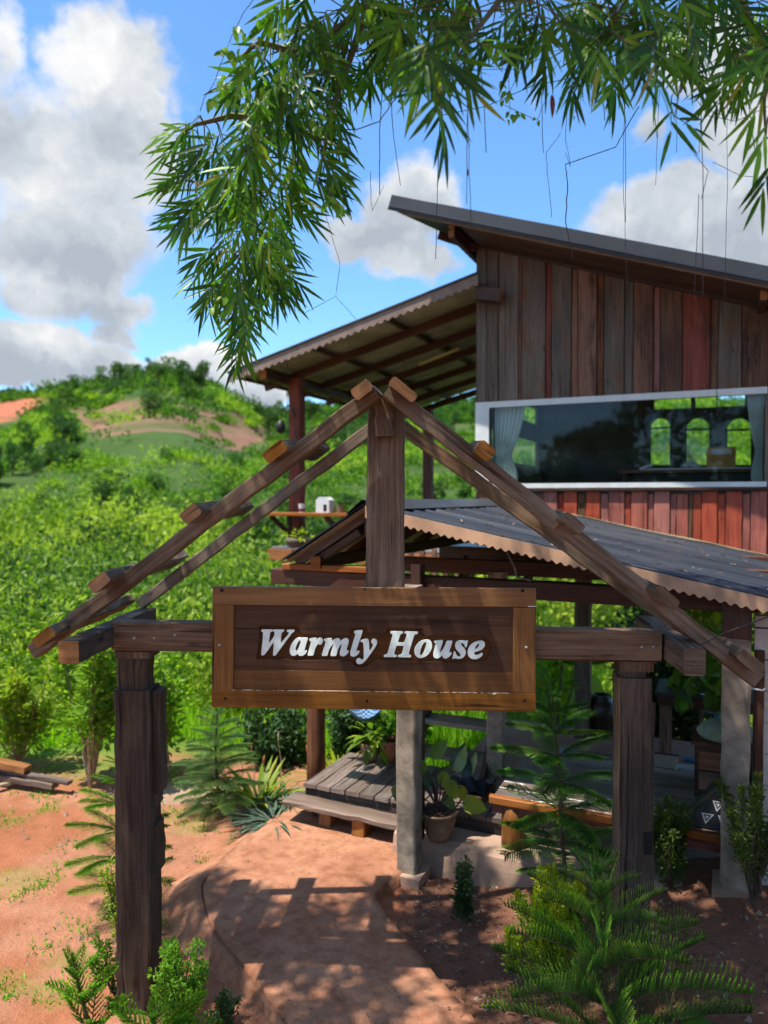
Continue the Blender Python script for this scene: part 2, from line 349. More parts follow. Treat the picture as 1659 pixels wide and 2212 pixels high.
# ------------------------------------------------------------------ builders
class MB:
    def __init__(s): s.v = []; s.f = []; s.uv = []; s.mi = []
    def face(s, idx, uvs=None, mi=0):
        s.f.append(idx); s.uv.append(uvs or [(0, 0)] * len(idx)); s.mi.append(mi)
    def timber(s, p0, p1, w, h, up=(0, 0, 1), seg=6, jit=.0015, ch=.006, mi=0, endmi=None, taper=1.0):
        p0 = Vector(p0); p1 = Vector(p1); d = p1 - p0; Ln = d.length; d.normalize(); up = Vector(up)
        side = d.cross(up).normalized(); upv = side.cross(d).normalized()
        a, b = w / 2, h / 2; c = min(ch, a * .4, b * .4)
        sec = [(-a + c, -b), (a - c, -b), (a, -b + c), (a, b - c), (a - c, b), (-a + c, b), (-a, b - c), (-a, -b + c)]
        per = [0]
        for i in range(8):
            x0, y0 = sec[i]; x1, y1 = sec[(i + 1) % 8]; per.append(per[-1] + math.hypot(x1 - x0, y1 - y0))
        base = len(s.v); uo = R.uniform(0, 20)
        for k in range(seg + 1):
            t = k / seg; sc_ = 1 + (taper - 1) * t; o = p0 + d * (Ln * t)
            jx, jy = R.gauss(0, jit), R.gauss(0, jit)
            for (x, y) in sec:
                s.v.append(o + side * (x * sc_ + jx + R.gauss(0, jit * .6)) + upv * (y * sc_ + jy + R.gauss(0, jit * .6)))
        for k in range(seg):
            for i in range(8):
                j = (i + 1) % 8; q0 = base + k * 8; q1 = q0 + 8
                u0, u1 = uo + Ln * k / seg, uo + Ln * (k + 1) / seg
                s.face([q0 + i, q0 + j, q1 + j, q1 + i], [(u0, per[i]), (u0, per[i + 1]), (u1, per[i + 1]), (u1, per[i])], mi)
        em = mi if endmi is None else endmi
        s.face([base + i for i in range(8)][::-1], [(sec[i][0] * 2 + uo, sec[i][1] + 3) for i in range(8)][::-1], em)
        e = base + seg * 8
        s.face([e + i for i in range(8)], [(sec[i][0] * 2 + uo, sec[i][1] + 3) for i in range(8)], em)
        return s
    def box(s, lo, hi, mi=0, M=None):
        c = [(x, y, z) for x in (lo[0], hi[0]) for y in (lo[1], hi[1]) for z in (lo[2], hi[2])]
        return s.hexa([Vector(p) if M is None else M(p) for p in c], mi)
    def hexa(s, c, mi=0):
        b = len(s.v); s.v += [Vector(x) for x in c]; o = R.uniform(0, 9)
        for q in ((0, 1, 3, 2), (4, 6, 7, 5), (0, 4, 5, 1), (2, 3, 7, 6), (0, 2, 6, 4), (1, 5, 7, 3)):
            pts = [Vector(c[i]) for i in q]; e1 = (pts[1] - pts[0]).length; e2 = (pts[3] - pts[0]).length
            if e1 >= e2: uv = [(o, 0), (o + e1, 0), (o + e1, e2), (o, e2)]
            else: uv = [(o, 0), (o, e1), (o + e2, e1), (o + e2, 0)]
            s.face([b + i for i in q], uv, mi)
        return s
    def tube(s, pts, rad, n=8, mi=0, cap=True):
        pts = [Vector(p) for p in pts]; m = len(pts); rad = [rad] * m if isinstance(rad, (int, float)) else rad
        base = len(s.v); ref = Vector((.13, .21, .97)); Lc = 0; Ls = []
        for k in range(m):
            d = (pts[min(k + 1, m - 1)] - pts[max(k - 1, 0)]).normalized()
            if abs(d.dot(ref)) > .95: rr = Vector((1, .1, .1))
            else: rr = ref
            a = d.cross(rr).normalized(); b = d.cross(a).normalized()
            if k: Lc += (pts[k] - pts[k - 1]).length
            Ls.append(Lc)
            for i in range(n):
                t = 2 * PI * i / n; s.v.append(pts[k] + (a * math.cos(t) + b * math.sin(t)) * rad[k])
        for k in range(m - 1):
            for i in range(n):
                j = (i + 1) % n; q = base + k * n; w = q + n; c0 = i / n * 2 * PI * max(rad); c1 = (i + 1) / n * 2 * PI * max(rad)
                s.face([q + i, q + j, w + j, w + i], [(Ls[k], c0), (Ls[k], c1), (Ls[k + 1], c1), (Ls[k + 1], c0)], mi)
        if cap:
            s.face([base + i for i in range(n)][::-1], [(.5 + .1 * math.cos(i), .1 * math.sin(i)) for i in range(n)], mi)
            s.face([base + (m - 1) * n + i for i in range(n)], [(.5 + .1 * math.cos(i), .1 * math.sin(i)) for i in range(n)], mi)
        return s
    def lathe(s, c, prof, n=20, mi=0, axis=None):
        c = Vector(c); Q = Vector((0, 0, 1)).rotation_difference(Vector(axis).normalized()) if axis else None
        base = len(s.v)
        for (r, z) in prof:
            for i in range(n):
                t = 2 * PI * i / n; p = Vector((r * math.cos(t), r * math.sin(t), z))
                s.v.append(c + (Q @ p if Q else p))
        for k in range(len(prof) - 1):
            for i in range(n):
                j = (i + 1) % n; q = base + k * n; w = q + n
                s.face([q + i, q + j, w + j, w + i], [(i / n, k / 9), ((i + 1) / n, k / 9), ((i + 1) / n, (k + 1) / 9), (i / n, (k + 1) / 9)], mi)
        return s
    def poly(s, pts, mi=0):
        b = len(s.v); s.v += [Vector(p) for p in pts]; p0 = Vector(pts[0])
        s.face(list(range(b, b + len(pts))), [((Vector(p) - p0).x, (Vector(p) - p0).y + (Vector(p) - p0).z) for p in pts], mi); return s
    def build(s, name, mats, parent=None, smooth=False, link=True):
        me = bpy.data.meshes.new(name)
        off = Vector(parent.location) if parent is not None else Vector((0, 0, 0))
        if parent is not None and parent.parent is not None: off = off + Vector(parent.parent.location)
        me.from_pydata([tuple(p - off) for p in s.v], [], s.f)
        ul = me.uv_layers.new(name='UVMap')
        flat = [c for fu in s.uv for uvp in fu for c in uvp]
        ul.data.foreach_set('uv', flat)
        me.polygons.foreach_set('material_index', s.mi)
        if smooth: me.polygons.foreach_set('use_smooth', [True] * len(me.polygons))
        for m in ([mats] if isinstance(mats, str) else mats): me.materials.append(MATS[m])
        me.update()
        o = bpy.data.objects.new(name, me)
        if link: COL.objects.link(o)
        if parent is not None: o.parent = parent
        return o

def thing(name, label, cat, loc=(0, 0, 0), group=None, kind=None):
    o = bpy.data.objects.new(name, None); COL.objects.link(o); o.location = loc; o.empty_display_size = .1
    o['label'] = label; o['category'] = cat
    if group: o['group'] = group
    if kind: o['kind'] = kind
    return o
def tag(o, label=None, cat=None, group=None, kind=None):
    if label: o['label'] = label
    if cat: o['category'] = cat
    if group: o['group'] = group
    if kind: o['kind'] = kind
    return o
def dup(root, loc=None, rotz=None, scale=None, label=None):
    r = root.copy(); COL.objects.link(r)
    if loc is not None: r.location = loc
    if rotz is not None: r.rotation_euler = (0, 0, rotz)
    if scale is not None: r.scale = (scale,) * 3 if isinstance(scale, (int, float)) else scale
    if label: r['label'] = label
    for ch in list(root.children):
        c = ch.copy(); COL.objects.link(c); c.parent = r
        for g in ch.children:
            d = g.copy(); COL.objects.link(d); d.parent = c
    return r

def np_mesh(name, V, Fa, uv, mats, parent=None, smooth=False, k=None, mi=None, link=True, off=None):
    """V (n,3); Fa (m,k) ; uv (m,k,2)"""
    V = np.asarray(V, np.float32); Fa = np.asarray(Fa, np.int32); m, k = Fa.shape
    if off is None and parent is not None: off = np.array(parent.location)
    if off is not None: V = V - np.asarray(off, np.float32)
    me = bpy.data.meshes.new(name)
    me.vertices.add(len(V)); me.vertices.foreach_set('co', V.ravel())
    me.loops.add(m * k); me.loops.foreach_set('vertex_index', Fa.ravel())
    me.polygons.add(m); me.polygons.foreach_set('loop_start', np.arange(0, m * k, k, dtype=np.int32))
    me.polygons.foreach_set('loop_total', np.full(m, k, np.int32))
    if mi is not None: me.polygons.foreach_set('material_index', np.asarray(mi, np.int32))
    ul = me.uv_layers.new(name='UVMap'); ul.data.foreach_set('uv', np.asarray(uv, np.float32).ravel())
    if smooth: me.polygons.foreach_set('use_smooth', np.ones(m, bool))
    for q in ([mats] if isinstance(mats, str) else mats): me.materials.append(MATS[q])
    me.update(calc_edges=True); me.validate()
    o = bpy.data.objects.new(name, me)
    if link: COL.objects.link(o)
    if parent is not None: o.parent = parent
    return o

def norm(a): return a / np.maximum(np.linalg.norm(a, axis=-1, keepdims=True), 1e-9)
def kite(pos, d, up, Ln, W, fold=.25, wide=.4):
    """folded kite leaves: 4 verts, 2 tris each"""
    pos = np.asarray(pos, float); d = norm(np.asarray(d, float)); n = len(pos)
    s = norm(np.cross(d, up)); w = norm(np.cross(s, d))
    Ln = np.broadcast_to(Ln, (n,))[:, None]; W = np.broadcast_to(W, (n,))[:, None]
    a = pos; b = pos + d * Ln * wide + s * W / 2 + w * W * fold; c = pos + d * Ln; e = pos + d * Ln * wide - s * W / 2 + w * W * fold
    V = np.stack([a, b, c, e], 1).reshape(-1, 3); i = np.arange(n)[:, None] * 4
    Fa = np.concatenate([i + [0, 1, 2], i + [0, 2, 3]], 1).reshape(-1, 3)
    return V, Fa
def kite_uv(n, rnd):
    rnd = np.broadcast_to(rnd, (n,)); u = np.zeros((n, 2, 3, 2)); u[..., 1] = rnd[:, None, None]
    u[:, 0, :, 0] = [0, .5, 1]; u[:, 1, :, 0] = [0, 1, .5]; return u.reshape(-1, 3, 2)
def blade(pos, d, up, Ln, W, curl=.15, fold=.12, prof=((0, .12), (.12, .75), (.4, 1), (.75, .62), (1, 0))):
    """long leaves: centre line and two edges per station"""
    pos = np.asarray(pos, float); d = norm(np.asarray(d, float)); n = len(pos)
    s = norm(np.cross(d, up)); w = norm(np.cross(s, d))
    Ln = np.broadcast_to(Ln, (n,))[:, None]; W = np.broadcast_to(W, (n,))[:, None]; cu = np.broadcast_to(curl, (n,))[:, None]
    P = []
    for (t, q) in prof:
        c = pos + d * Ln * t - w * Ln * cu * t * t
        P += [c + s * W * q / 2 + w * W * fold * q, c, c - s * W * q / 2 + w * W * fold * q]
    V = np.stack(P, 1).reshape(-1, 3); m = len(prof); i = np.arange(n)[:, None] * (3 * m); fs = []
    for k in range(m - 1):
        a = 3 * k; b = a + 3
        fs += [i + [a, a + 1, b + 1, b], i + [a + 1, a + 2, b + 2, b + 1]]
    Fa = np.stack(fs, 1).reshape(-1, 4)
    return V, Fa
def blade_uv(n, rnd, m=5):
    rnd = np.broadcast_to(rnd, (n,)); u = np.zeros((n, (m - 1) * 2, 4, 2)); u[..., 1] = rnd[:, None, None]
    return u.reshape(-1, 4, 2)
def rdir(n): return norm(rng.normal(size=(n, 3)))
# ================================================================== SETTING: terrain, path, slab
def sst(x, a, b):
    t = np.clip((np.asarray(x, float) - a) / (b - a), 0, 1); return t * t * (3 - 2 * t)
RU = [-6000, -2500, -800, 0, 60, 110, 200, 330, 400, 450, 500, 560, 610, 665, 760, 900, 1000, 1200, 1600, 3500, 8000]
RV = [960, 900, 860, 862, 858, 852, 846, 814, 812, 838, 866, 894, 904, 888, 886, 882, 872, 860, 850, 900, 960]
def vnoise(x, y, s, seed=0):
    """smooth value noise, numpy"""
    x = np.asarray(x, float) / s + seed * 17.3; y = np.asarray(y, float) / s + seed * 9.1
    xi = np.floor(x).astype(int); yi = np.floor(y).astype(int); fx = x - xi; fy = y - yi
    fx = fx * fx * (3 - 2 * fx); fy = fy * fy * (3 - 2 * fy)
    def h(a, b):
        k = (a * 374761393 + b * 668265263 + seed * 1442695) & 0xffffffff
        k = ((k ^ (k >> 13)) * 1274126177) & 0xffffffff
        return ((k ^ (k >> 16)) & 0xffff) / 65535.0 - .5
    return (h(xi, yi) * (1 - fx) + h(xi + 1, yi) * fx) * (1 - fy) + (h(xi, yi + 1) * (1 - fx) + h(xi + 1, yi + 1) * fx) * fy
def gz(x, y):
    x = np.asarray(x, float); y = np.asarray(y, float)
    z = vnoise(x, y, .35, 1) * .03 + vnoise(x, y, .12, 2) * .012 + vnoise(x, y, 1.4, 3) * .06
    z = z * (1 - .4 * sst(y, 8, 14))
    z = z - .10 * (1 - sst(x, -1.25, -.7)) * (1 - sst(y, 5.0, 6.2))
    z = z + .20 * sst(x, .55, 1.9) * (1 - sst(y, 5.3, 5.6)) + .14 * sst(x, 1.7, 2.5) * (1 - sst(y, 5.0, 5.4)) + .05 * sst(x, .45, .8) * (1 - sst(y, 5.3, 5.6)) * vnoise(x, y, .25, 8)
    z = z - .25 * sst(x, -.2, .4) * sst(y, 5.45, 5.7) * (1 - sst(y, 9, 10))
    hx, hy = x - 1.219, y - 9.8; la = .91 * hx - .4147 * hy; lb = .4147 * hx + .91 * hy
    z = z - 2.7 * sst(lb, -1.05, 3.6) * sst(la, -.6, .5) - 2.2 * sst(lb, 4.5, 10.5) * sst(la, -3.5, -.5) * (1 - sst(y, 26, 40))
    zd = -1.2 * sst(y, 14, 26)                                   # the land drops off behind the house
    yy = np.maximum(y, 1.0); u = CU + F * x / np.maximum(yy, 20); v = np.interp(u, RU, RV)
    YR = 190.0; zr = EYE + (HZ - v) * YR / F
    t = np.clip((y - 27) / (YR - 27), 0, 3)
    hill = np.where(t <= 1, zr * (t ** .92), zr * (1 - .35 * (t - 1)))
    hill = np.maximum(hill, 0)
    hill = hill + (vnoise(x, y, 22, 4) * 3.6 + vnoise(x, y, 9, 5) * 1.6) * sst(y, 32, 60) * (1 - .85 * sst(y, 110, 175))
    z = np.maximum(z + zd * (1 - sst(t, .02, .12)), -5.4) + hill
    # behind the camera stays flat
    return z
def in_poly(u, v, P):
    u = np.asarray(u); v = np.asarray(v); r = np.zeros(u.shape, bool); n = len(P)
    for i in range(n):
        x0, y0 = P[i]; x1, y1 = P[(i + 1) % n]
        if y0 == y1: continue
        c = ((y0 > v) != (y1 > v)) & (u < (x1 - x0) * (v - y0) / (y1 - y0) + x0); r ^= c
    return r
SCAR1 = [(-60, 870), (30, 850), (110, 838), (100, 862), (60, 892), (20, 912), (-60, 930)]
SCAR2 = [(150, 868), (300, 864), (400, 876), (560, 902), (590, 945), (500, 975), (430, 950), (370, 935), (300, 975), (215, 945), (155, 910)]
def build_ground():
    n = 330
    s = np.linspace(-1, 1, n); xs = np.sinh(s * 5.2) / math.sinh(5.2) * 420
    t = np.linspace(0, 1, 400); ys = -12 + np.where(t < .06, t / .06 * 13.5, 13.5 + (np.exp((t - .06) / .94 * 4.1) - 1) / (math.exp(4.1) - 1) * 0 + 0)
    # 3 cm-ish rows near the gate, growing with distance
    ys = [-40, -20, -8, -3, 0, 1.5]; y = 2.2
    while y < 420: ys.append(y); y += max(.04, (y - 2) * .0165)
    ys = np.array(ys)
    X, Y = np.meshgrid(xs, ys); Z = gz(X, Y)
    V = np.stack([X, Y, Z], -1).reshape(-1, 3); ny, nx = X.shape
    i = np.arange(ny - 1)[:, None] * nx + np.arange(nx - 1)[None]; Fa = np.stack([i, i + 1, i + nx + 1, i + nx], -1).reshape(-1, 4)
    uv = V[Fa][:, :, :2]
    o = np_mesh('ground', V, Fa, uv, 'ground_soil', smooth=True); tag(o, kind='structure')
    U, Vv = proj(V); x, y = V[:, 0], V[:, 1]
    nz = vnoise(x, y, 1.1, 21) + .6 * vnoise(x, y, .35, 22)
    dirt = np.array((.365, .165, .095)); dirt2 = np.array((.30, .105, .048)); soil = np.array((.19, .088, .055)); grass = np.array((.10, .18, .022)); hillg = np.array((.045, .085, .018))
    red = np.array((.34, .12, .065)); terr = np.array((.21, .11, .075)); sand = np.array((.38, .27, .18))
    c = np.tile(dirt, (len(V), 1))
    def blend(c, col, k): return c * (1 - k[:, None]) + col * k[:, None]
    c = blend(c, dirt2, sst(vnoise(x, y, .9, 31) + .7 * vnoise(x, y, .3, 32), .08, .28) * .8)
    g = sst(y + nz * 1.2, 7.3, 8.0); c = blend(c, grass, g)
    lg = sst(vnoise(x, y, .5, 41) + vnoise(x, y, .15, 42) * .6, .22, .42) * (1 - g) * sst(x, -.9, -1.5) ; c = blend(c, grass * 1.2, lg * .35)
    k = sst(x + nz * .15, .0, .2) * (1 - sst(y, 5.5, 6.2)); c = blend(c, soil, k)
    k = sst(x, -.9, -1.15) * (1 - sst(y + nz * .4, 3.4, 4.1)); c = blend(c, soil * 1.3, k * .7)
    k = sst(.75 - np.hypot((x + 1.9) / 1.0, (y - 7.0) / .42), 0, .25); c = blend(c, sand, k)
    k = sst(y, 15, 24); c = blend(c, hillg, k)
    k = sst(vnoise(x, y, 14, 51) + .5 * vnoise(x, y, 5, 52), .1, .35) * sst(y, 60, 90); c = blend(c, np.array((.13, .14, .04)), k * .35)
    m = in_poly(U, Vv, SCAR1) & (y > 60); c = blend(c, red * (1 + .0), m.astype(float) * (.65 + .35 * sst(vnoise(x, y, 6, 61), -.3, .1)))
    m = in_poly(U, Vv, SCAR2) & (y > 60)
    stripe = .55 + .45 * np.sin(V[:, 2] * 4.2 + vnoise(x, y, 12, 62) * 5)
    c = blend(c, terr, m.astype(float) * np.clip(.55 + .45 * stripe + vnoise(x, y, 5, 63), 0, 1))
    a = o.data.color_attributes.new('Col', 'FLOAT_COLOR', 'POINT')
    a.data.foreach_set('color', np.concatenate([c, np.ones((len(c), 1))], 1).astype(np.float32).ravel())
build_ground()

def build_path():
    rows = [(2900, 900, 1500, 720), (2600, 800, 1300, 640), (2400, 705, 1150, 585), (2212, 625, 1030, 520), (2160, 585, 985, 470), (2108, 545, 938, 422), (2060, 505, 900, 390), (2023, 475, 868, 368),
            (1973, 450, 832, 351), (1933, 440, 802, 350), (1912, 438, 822, 362), (1893, 448, 856, 385), (1863, 475, 880, 430), (1835, 502, 905, 470), (1813, 525, 930, 505), (1795, 552, 960, 530), (1778, 580, 990, 560), (1758, 610, 1020, 590), (1738, 640, 1050, 622), (1712, 690, 1080, 675)]
    V = []; m = 26
    for j, (v, ul, ur, us) in enumerate(rows):
        L = onz(ul, v, .06); Rr = onz(ur, v, .06); S = onz(us, v, -.13)
        for i in range(m):
            t = i / (m - 1)
            if i == 0: p = S
            elif i <= 4: p = S.lerp(L, (i / 4) ** .8 * .965); p.z += .012 * math.sin(PI * i / 4) - (.006 if i == 4 else 0)
            elif i == 5: p = S.lerp(L, .975); p.z = -.035
            elif i == 6: p = L + (Rr - L) * .006
            else: p = L.lerp(Rr, (i - 5) / (m - 1 - 5))
            if i == m - 1: p = Rr + Vector((.012, 0, 0))
            q = p.copy()
            if i not in (0,): q.z += float(vnoise(p.x, p.y, .22, 5)) * .008
            q.x += float(vnoise(p.x * 3, p.y * 9, .25, 6)) * .018 * (1 if i > 4 else .6)
            V.append(q)
        V.append(q + Vector((.01, 0, -.16)))
    m += 1; n = len(rows); Fa = [[j * m + i, j * m + i + 1, (j + 1) * m + i + 1, (j + 1) * m + i] for j in range(n - 1) for i in range(m - 1)]
    V = np.array([tuple(v) for v in V]); uv = V[np.array(Fa)][:, :, :2]
    o = np_mesh('path', V, Fa, uv, 'path_concrete', smooth=False); tag(o, kind='structure')
build_path()

# house frame: a runs along the front wall to the right, b runs into the house
HA = math.radians(24.5); AX = Vector((math.cos(HA), -math.sin(HA), 0)); BX = Vector((math.sin(HA), math.cos(HA), 0))
H0 = at(1028, HZ, 9.8); H0.z = 0
def H(a, b, z): return H0 + AX * a + BX * b + Vector((0, 0, z))
def hp(u, v, b):
    """point where the view through (u,v) meets the plane parallel to the house front at depth b -> (a, z)"""
    r = ray(u, v); o = Vector((0, 0, EYE)); t = ((H0 + BX * b - o).dot(BX)) / r.dot(BX); p = o + r * t
    return (p - H0).dot(AX), p.z
def hz(u, v, z):
    p = onz(u, v, z) - H0; return p.dot(AX), p.dot(BX)
UPV = Vector((0, 0, 1))

def build_slab():
    b = MB(); n = 40; a0, a1 = .66, 5.4; top = .22
    fr = []
    for i in range(n + 1):
        a = a0 + (a1 - a0) * i / n; fr.append((a, -4.22 + .03 * math.sin(a * 3.1) + R.gauss(0, .008)))
    for i in range(n):
        (x0, b0), (x1, b1) = fr[i], fr[i + 1]
        T0, T1 = H(x0, b0 + .05, top), H(x1, b1 + .05, top); E0, E1 = H(x0, b0, top - .03), H(x1, b1, top - .03)
        M0, M1 = H(x0, b0 - .02, top - .11), H(x1, b1 - .02, top - .11); D0, D1 = H(x0, b0 - .06, -.2), H(x1, b1 - .06, -.2); K0, K1 = H(x0, -1.0, top), H(x1, -1.0, top); J0, J1 = H(x0, -1.0, -.8), H(x1, -1.0, -.8); b.poly([K0, K1, J1, J0])
        b.poly([T0, T1, K1, K0]); b.poly([E0, E1, T1, T0]); b.poly([M0, M1, E1, E0]); b.poly([D0, D1, M1, M0])
    b.poly([H(a0, -4.2, -.2), H(a0, -4.17, top), H(a0, -1.0, top), H(a0, -1.0, -.2)])
    tag(b.build('patio_slab', 'concrete_slab'), kind='structure')
build_slab()

# ================================================================== THE GATE
GA = math.radians(3.3); GXv = Vector((math.cos(GA), -math.sin(GA), 0)); GYv = Vector((math.sin(GA), math.cos(GA), 0)); G0 = Vector((0, 4.0, 0))
def G(x, o, z): return G0 + GXv * x + GYv * o + Vector((0, 0, z))
def gp(u, v, off=0.0):
    r = ray(u, v); e = Vector((0, 0, EYE)); t = ((G0 + GYv * off - e).dot(GYv)) / r.dot(GYv); return e + r * t
def gl(u, v, off=0.0):
    p = gp(u, v, off) - G0; return p.dot(GXv), p.z
gate = thing('entrance_gate', 'weathered timber gate frame of two posts, king post and open gabled rafters over the path', 'gate', (0, 4.05, 0))
def gate_bits():
    # posts (local x range from pixel columns)
    def post(u0, u1, vneck0, vneck1, side, zb):
        x0, z1 = gl(u0, vneck1); x1, _ = gl(u1, vneck1); zt = gl(u0, vneck0)[1]
        w = x1 - x0; xc = (x0 + x1) / 2; b = MB()
        b.timber(G(xc, .10, -.25), G(xc, .10, z1), w, .19, up=GYv, seg=26, jit=.0022, ch=.010)
        b.timber(G(xc - .01, .10, z1), G(xc - .01, .10, zt + .0), w * .86, .15, up=GYv, seg=4, jit=.002, ch=.02)
        return b, xc, w, z1, zt
    b, xc, w, z1, zt = post(244, 320, 1410, 1492, 1, 0)
    # bark slab on the right-hand edge of the left post, with a step and notches
    for (za, zb_, ex) in ((z1 - .02, z1 - .60, .036), (z1 - .60, z1 - .68, .010), (z1 - .68, z1 - .72, .0)):
        if ex: b.timber(G(xc + w / 2 + ex / 2 - .004, .13, zb_), G(xc + w / 2 + ex / 2 - .004, .13, za), ex + .012, .12, up=GYv, seg=8, jit=.002)
    b.timber(G(xc + w / 2 + .008, .13, z1 - 1.05), G(xc + w / 2 + .008, .13, z1 - .78), .03, .12, up=GYv, seg=4, jit=.003)
    o = b.build('post', 'gate_post_wood', gate)
    c = MB(); c.timber(G(xc, .10, zt - .035), G(xc, .10, zt + .004), w * 1.02, .17, up=GYv, seg=1, ch=.01, jit=.001); c.build('post_cap', 'gate_wood', gate)
    b, xc2, w2, z2, zt2 = post(1343, 1410, 1432, 1466, -1, 0)
    b.timber(G(xc2 + w2 / 2 + .012, .12, .62), G(xc2 + w2 / 2 + .012, .12, z2 - .14), .035, .13, up=GYv, seg=16, jit=.002)
    b.timber(G(xc2 + w2 / 2 + .012, .12, -.25), G(xc2 + w2 / 2 + .012, .12, .42), .035, .13, up=GYv, seg=5, jit=.002)
    o = b.build('post', 'gate_post_wood', gate)
    n = MB(); n.box((-.022, -.004, -.06), (.022, .03, .06), M=lambda p: G(xc2 + w2 / 2 - .018 + p[0], p[1], .955 + p[2])); n.build('mortise', 'hole_dark', o)
    e = MB(); e.timber(G(xc2 - w2 / 2 - .007, .05, .2), G(xc2 - w2 / 2 - .007, .05, z2), .016, .08, up=GYv, seg=14, jit=.0018); e.build('pale_edge_strip', 'gate_wood', o)  # paler strip along the left edge of the post
    c = MB(); c.timber(G(xc2 + .005, .10, zt2 - .05), G(xc2 + .005, .10, zt2 + .004), w2 * 1.08, .17, up=GYv, seg=2, ch=.012, jit=.002); c.build('post_cap', 'gate_wood', gate)
    # front tie beam in one length behind the sign, and the rear one
    xl, zl = gl(240, 1374, 0); xr, zr = gl(1430, 1396, 0)
    b = MB(); b.timber(G(xl, .055, zl), G(xr, .055, zr), .11, .158, up=UPV, seg=24, jit=.0013, ch=.004, endmi=0); o = b.build('tie_beam', 'gate_wood', gate)
    for (u, v) in ((290, 1378), (333, 1378), (378, 1372), (1387, 1398), (1412, 1397)):
        k = MB(); x, z = gl(u, v, 0); k.lathe(G(x, .002, z), [(0, 0.012), (.006, .010), (.010, .004), (.011, -.002)], 10, axis=-GYv); k.build('bolt', 'bolt_steel', o, smooth=True)
    b = MB(); b.timber(G(xl + .05, .20, zl - .02), G(xr + .02, .20, zr - .055), .05, .15, up=UPV, seg=14, jit=.0013, ch=.004); b.build('tie_beam', 'gate_wood', gate)
    # cross beams
    def cross(un, vn, uf, vf, on, of, w, h):
        x0, z0 = gl(un, vn, on); x1, z1_ = gl(uf, vf, of); b = MB()
        b.timber(G(x0, on, z0), G(x1, of, z1_), w, h, up=UPV, seg=10, jit=.002, ch=.008, mi=0, endmi=1)
        return b.build('cross_beam', ['gate_post_wood', 'gate_end'], gate)
    cross(149, 1409, 318, 1332, -.40, .62, .105, .115)
    b = MB(); x0, z0 = gl(1500, 1430, -.30); x1, z1_ = gl(1392, 1352, .62)
    b.timber(G(x0, -.30, z0), G(x1, .62, z1_), .105, .135, up=UPV, seg=10, jit=.002, ch=.008, mi=0, endmi=1); b.build('cross_beam', ['gate_wood', 'gate_wood'], gate)
    # rafters
    def raft(u0, v0, u1, v1, off, w, h, end):
        x0, z0 = gl(u0, v0, off - w / 2); x1, z1_ = gl(u1, v1, off - w / 2); b = MB()
        b.timber(G(x0, off, z0), G(x1, off, z1_), w, h, up=UPV, seg=22, jit=.0022, ch=.005, mi=0, endmi=1 if end else 0)
        return b.build('rafter', ['gate_wood', 'gate_end'], gate)
    raft(66, 1410, 812, 846, -.13, .09, .078, 1)
    raft(1640, 1470, 836, 841, -.13, .10, .083, 0)
    raft(300, 1306, 818, 912, .62, .07, .072, 0)
    raft(1500, 1378, 846, 905, .62, .08, .082, 0)
    # king post with the peg block
    x0, zb = gl(788, 1275, .0); x1, _ = gl(872, 1275, .0); xt0, zt = gl(796, 885, 0); xt1, _ = gl(872, 885, 0)
    b = MB(); b.timber(G((x0 + x1) / 2, .07, gl(800, 1345)[1]), G((xt0 + xt1) / 2 + .0, .07, zt + .02), (x1 - x0), .15, up=GYv, seg=18, jit=.002, ch=.009, taper=.93); b.build('king_post', 'gate_wood', gate)
    x, z0 = gl(829, 943, -.07); _, z1_ = gl(829, 862, -.07)
    b = MB(); b.timber(G(x, -.045, z0), G(x - .002, -.045, z1_), .092, .09, up=GYv, seg=5, jit=.003, ch=.012, endmi=0); b.build('peg_block', 'gate_wood', gate)
    # purlins: (near end centre) (far end centre) width across slope, thickness
    def purlin(un, vn, uf, vf, w, h, slope, mats=('gate_wood', 'gate_end'), on=-.34, of=.78):
        x0, z0 = gl(un, vn, on); x1, z1_ = gl(uf, vf, of)
        up = (UPV * math.cos(slope) + GXv * -math.sin(slope))
        b = MB(); b.timber(G(x0, on, z0), G(x1, of, z1_), w, h, up=up, seg=10, jit=.0032, ch=.010, mi=0, endmi=1); b.build('purlin', list(mats), gate)
    sl_, sr_ = math.radians(37), math.radians(-39)
    purlin(779, 842, 812, 862, .105, .06, sl_)
    purlin(592, 974, 690, 974, .128, .062, sl_)
    purlin(412, 1110, 528, 1096, .105, .068, sl_)
    purlin(214, 1258, 388, 1206, .118, .062, sl_)
    purlin(92, 1374, 272, 1302, .125, .058, sl_, on=-.36)
    dk = ('gate_wood', 'gate_end')
    purlin(872, 840, 858, 862, .150, .052, sr_, dk)
    purlin(1045, 972, 1010, 976, .085, .072, sr_, dk)
    purlin(1238, 1131, 1172, 1112, .118, .055, sr_, ('gate_wood', 'gate_wood'))
    purlin(1440, 1291, 1340, 1246, .135, .055, sr_, ('gate_wood', 'gate_wood'))
    purlin(1622, 1430, 1490, 1356, .135, .062, sr_, ('gate_wood', 'gate_wood'), on=-.30)
    # split lip of wood on the right rafter
    b = MB(); p = [gp(1192, 1144, -.19), gp(1212, 1118, -.215), gp(1216, 1124, -.20), gp(1203, 1138, -.182)]; q = [v + GYv * .012 for v in p]
    b.hexa([p[0], q[0], p[3], q[3], p[1], q[1], p[2], q[2]]); b.build('splinter', 'pale_stem', gate)
gate_bits()

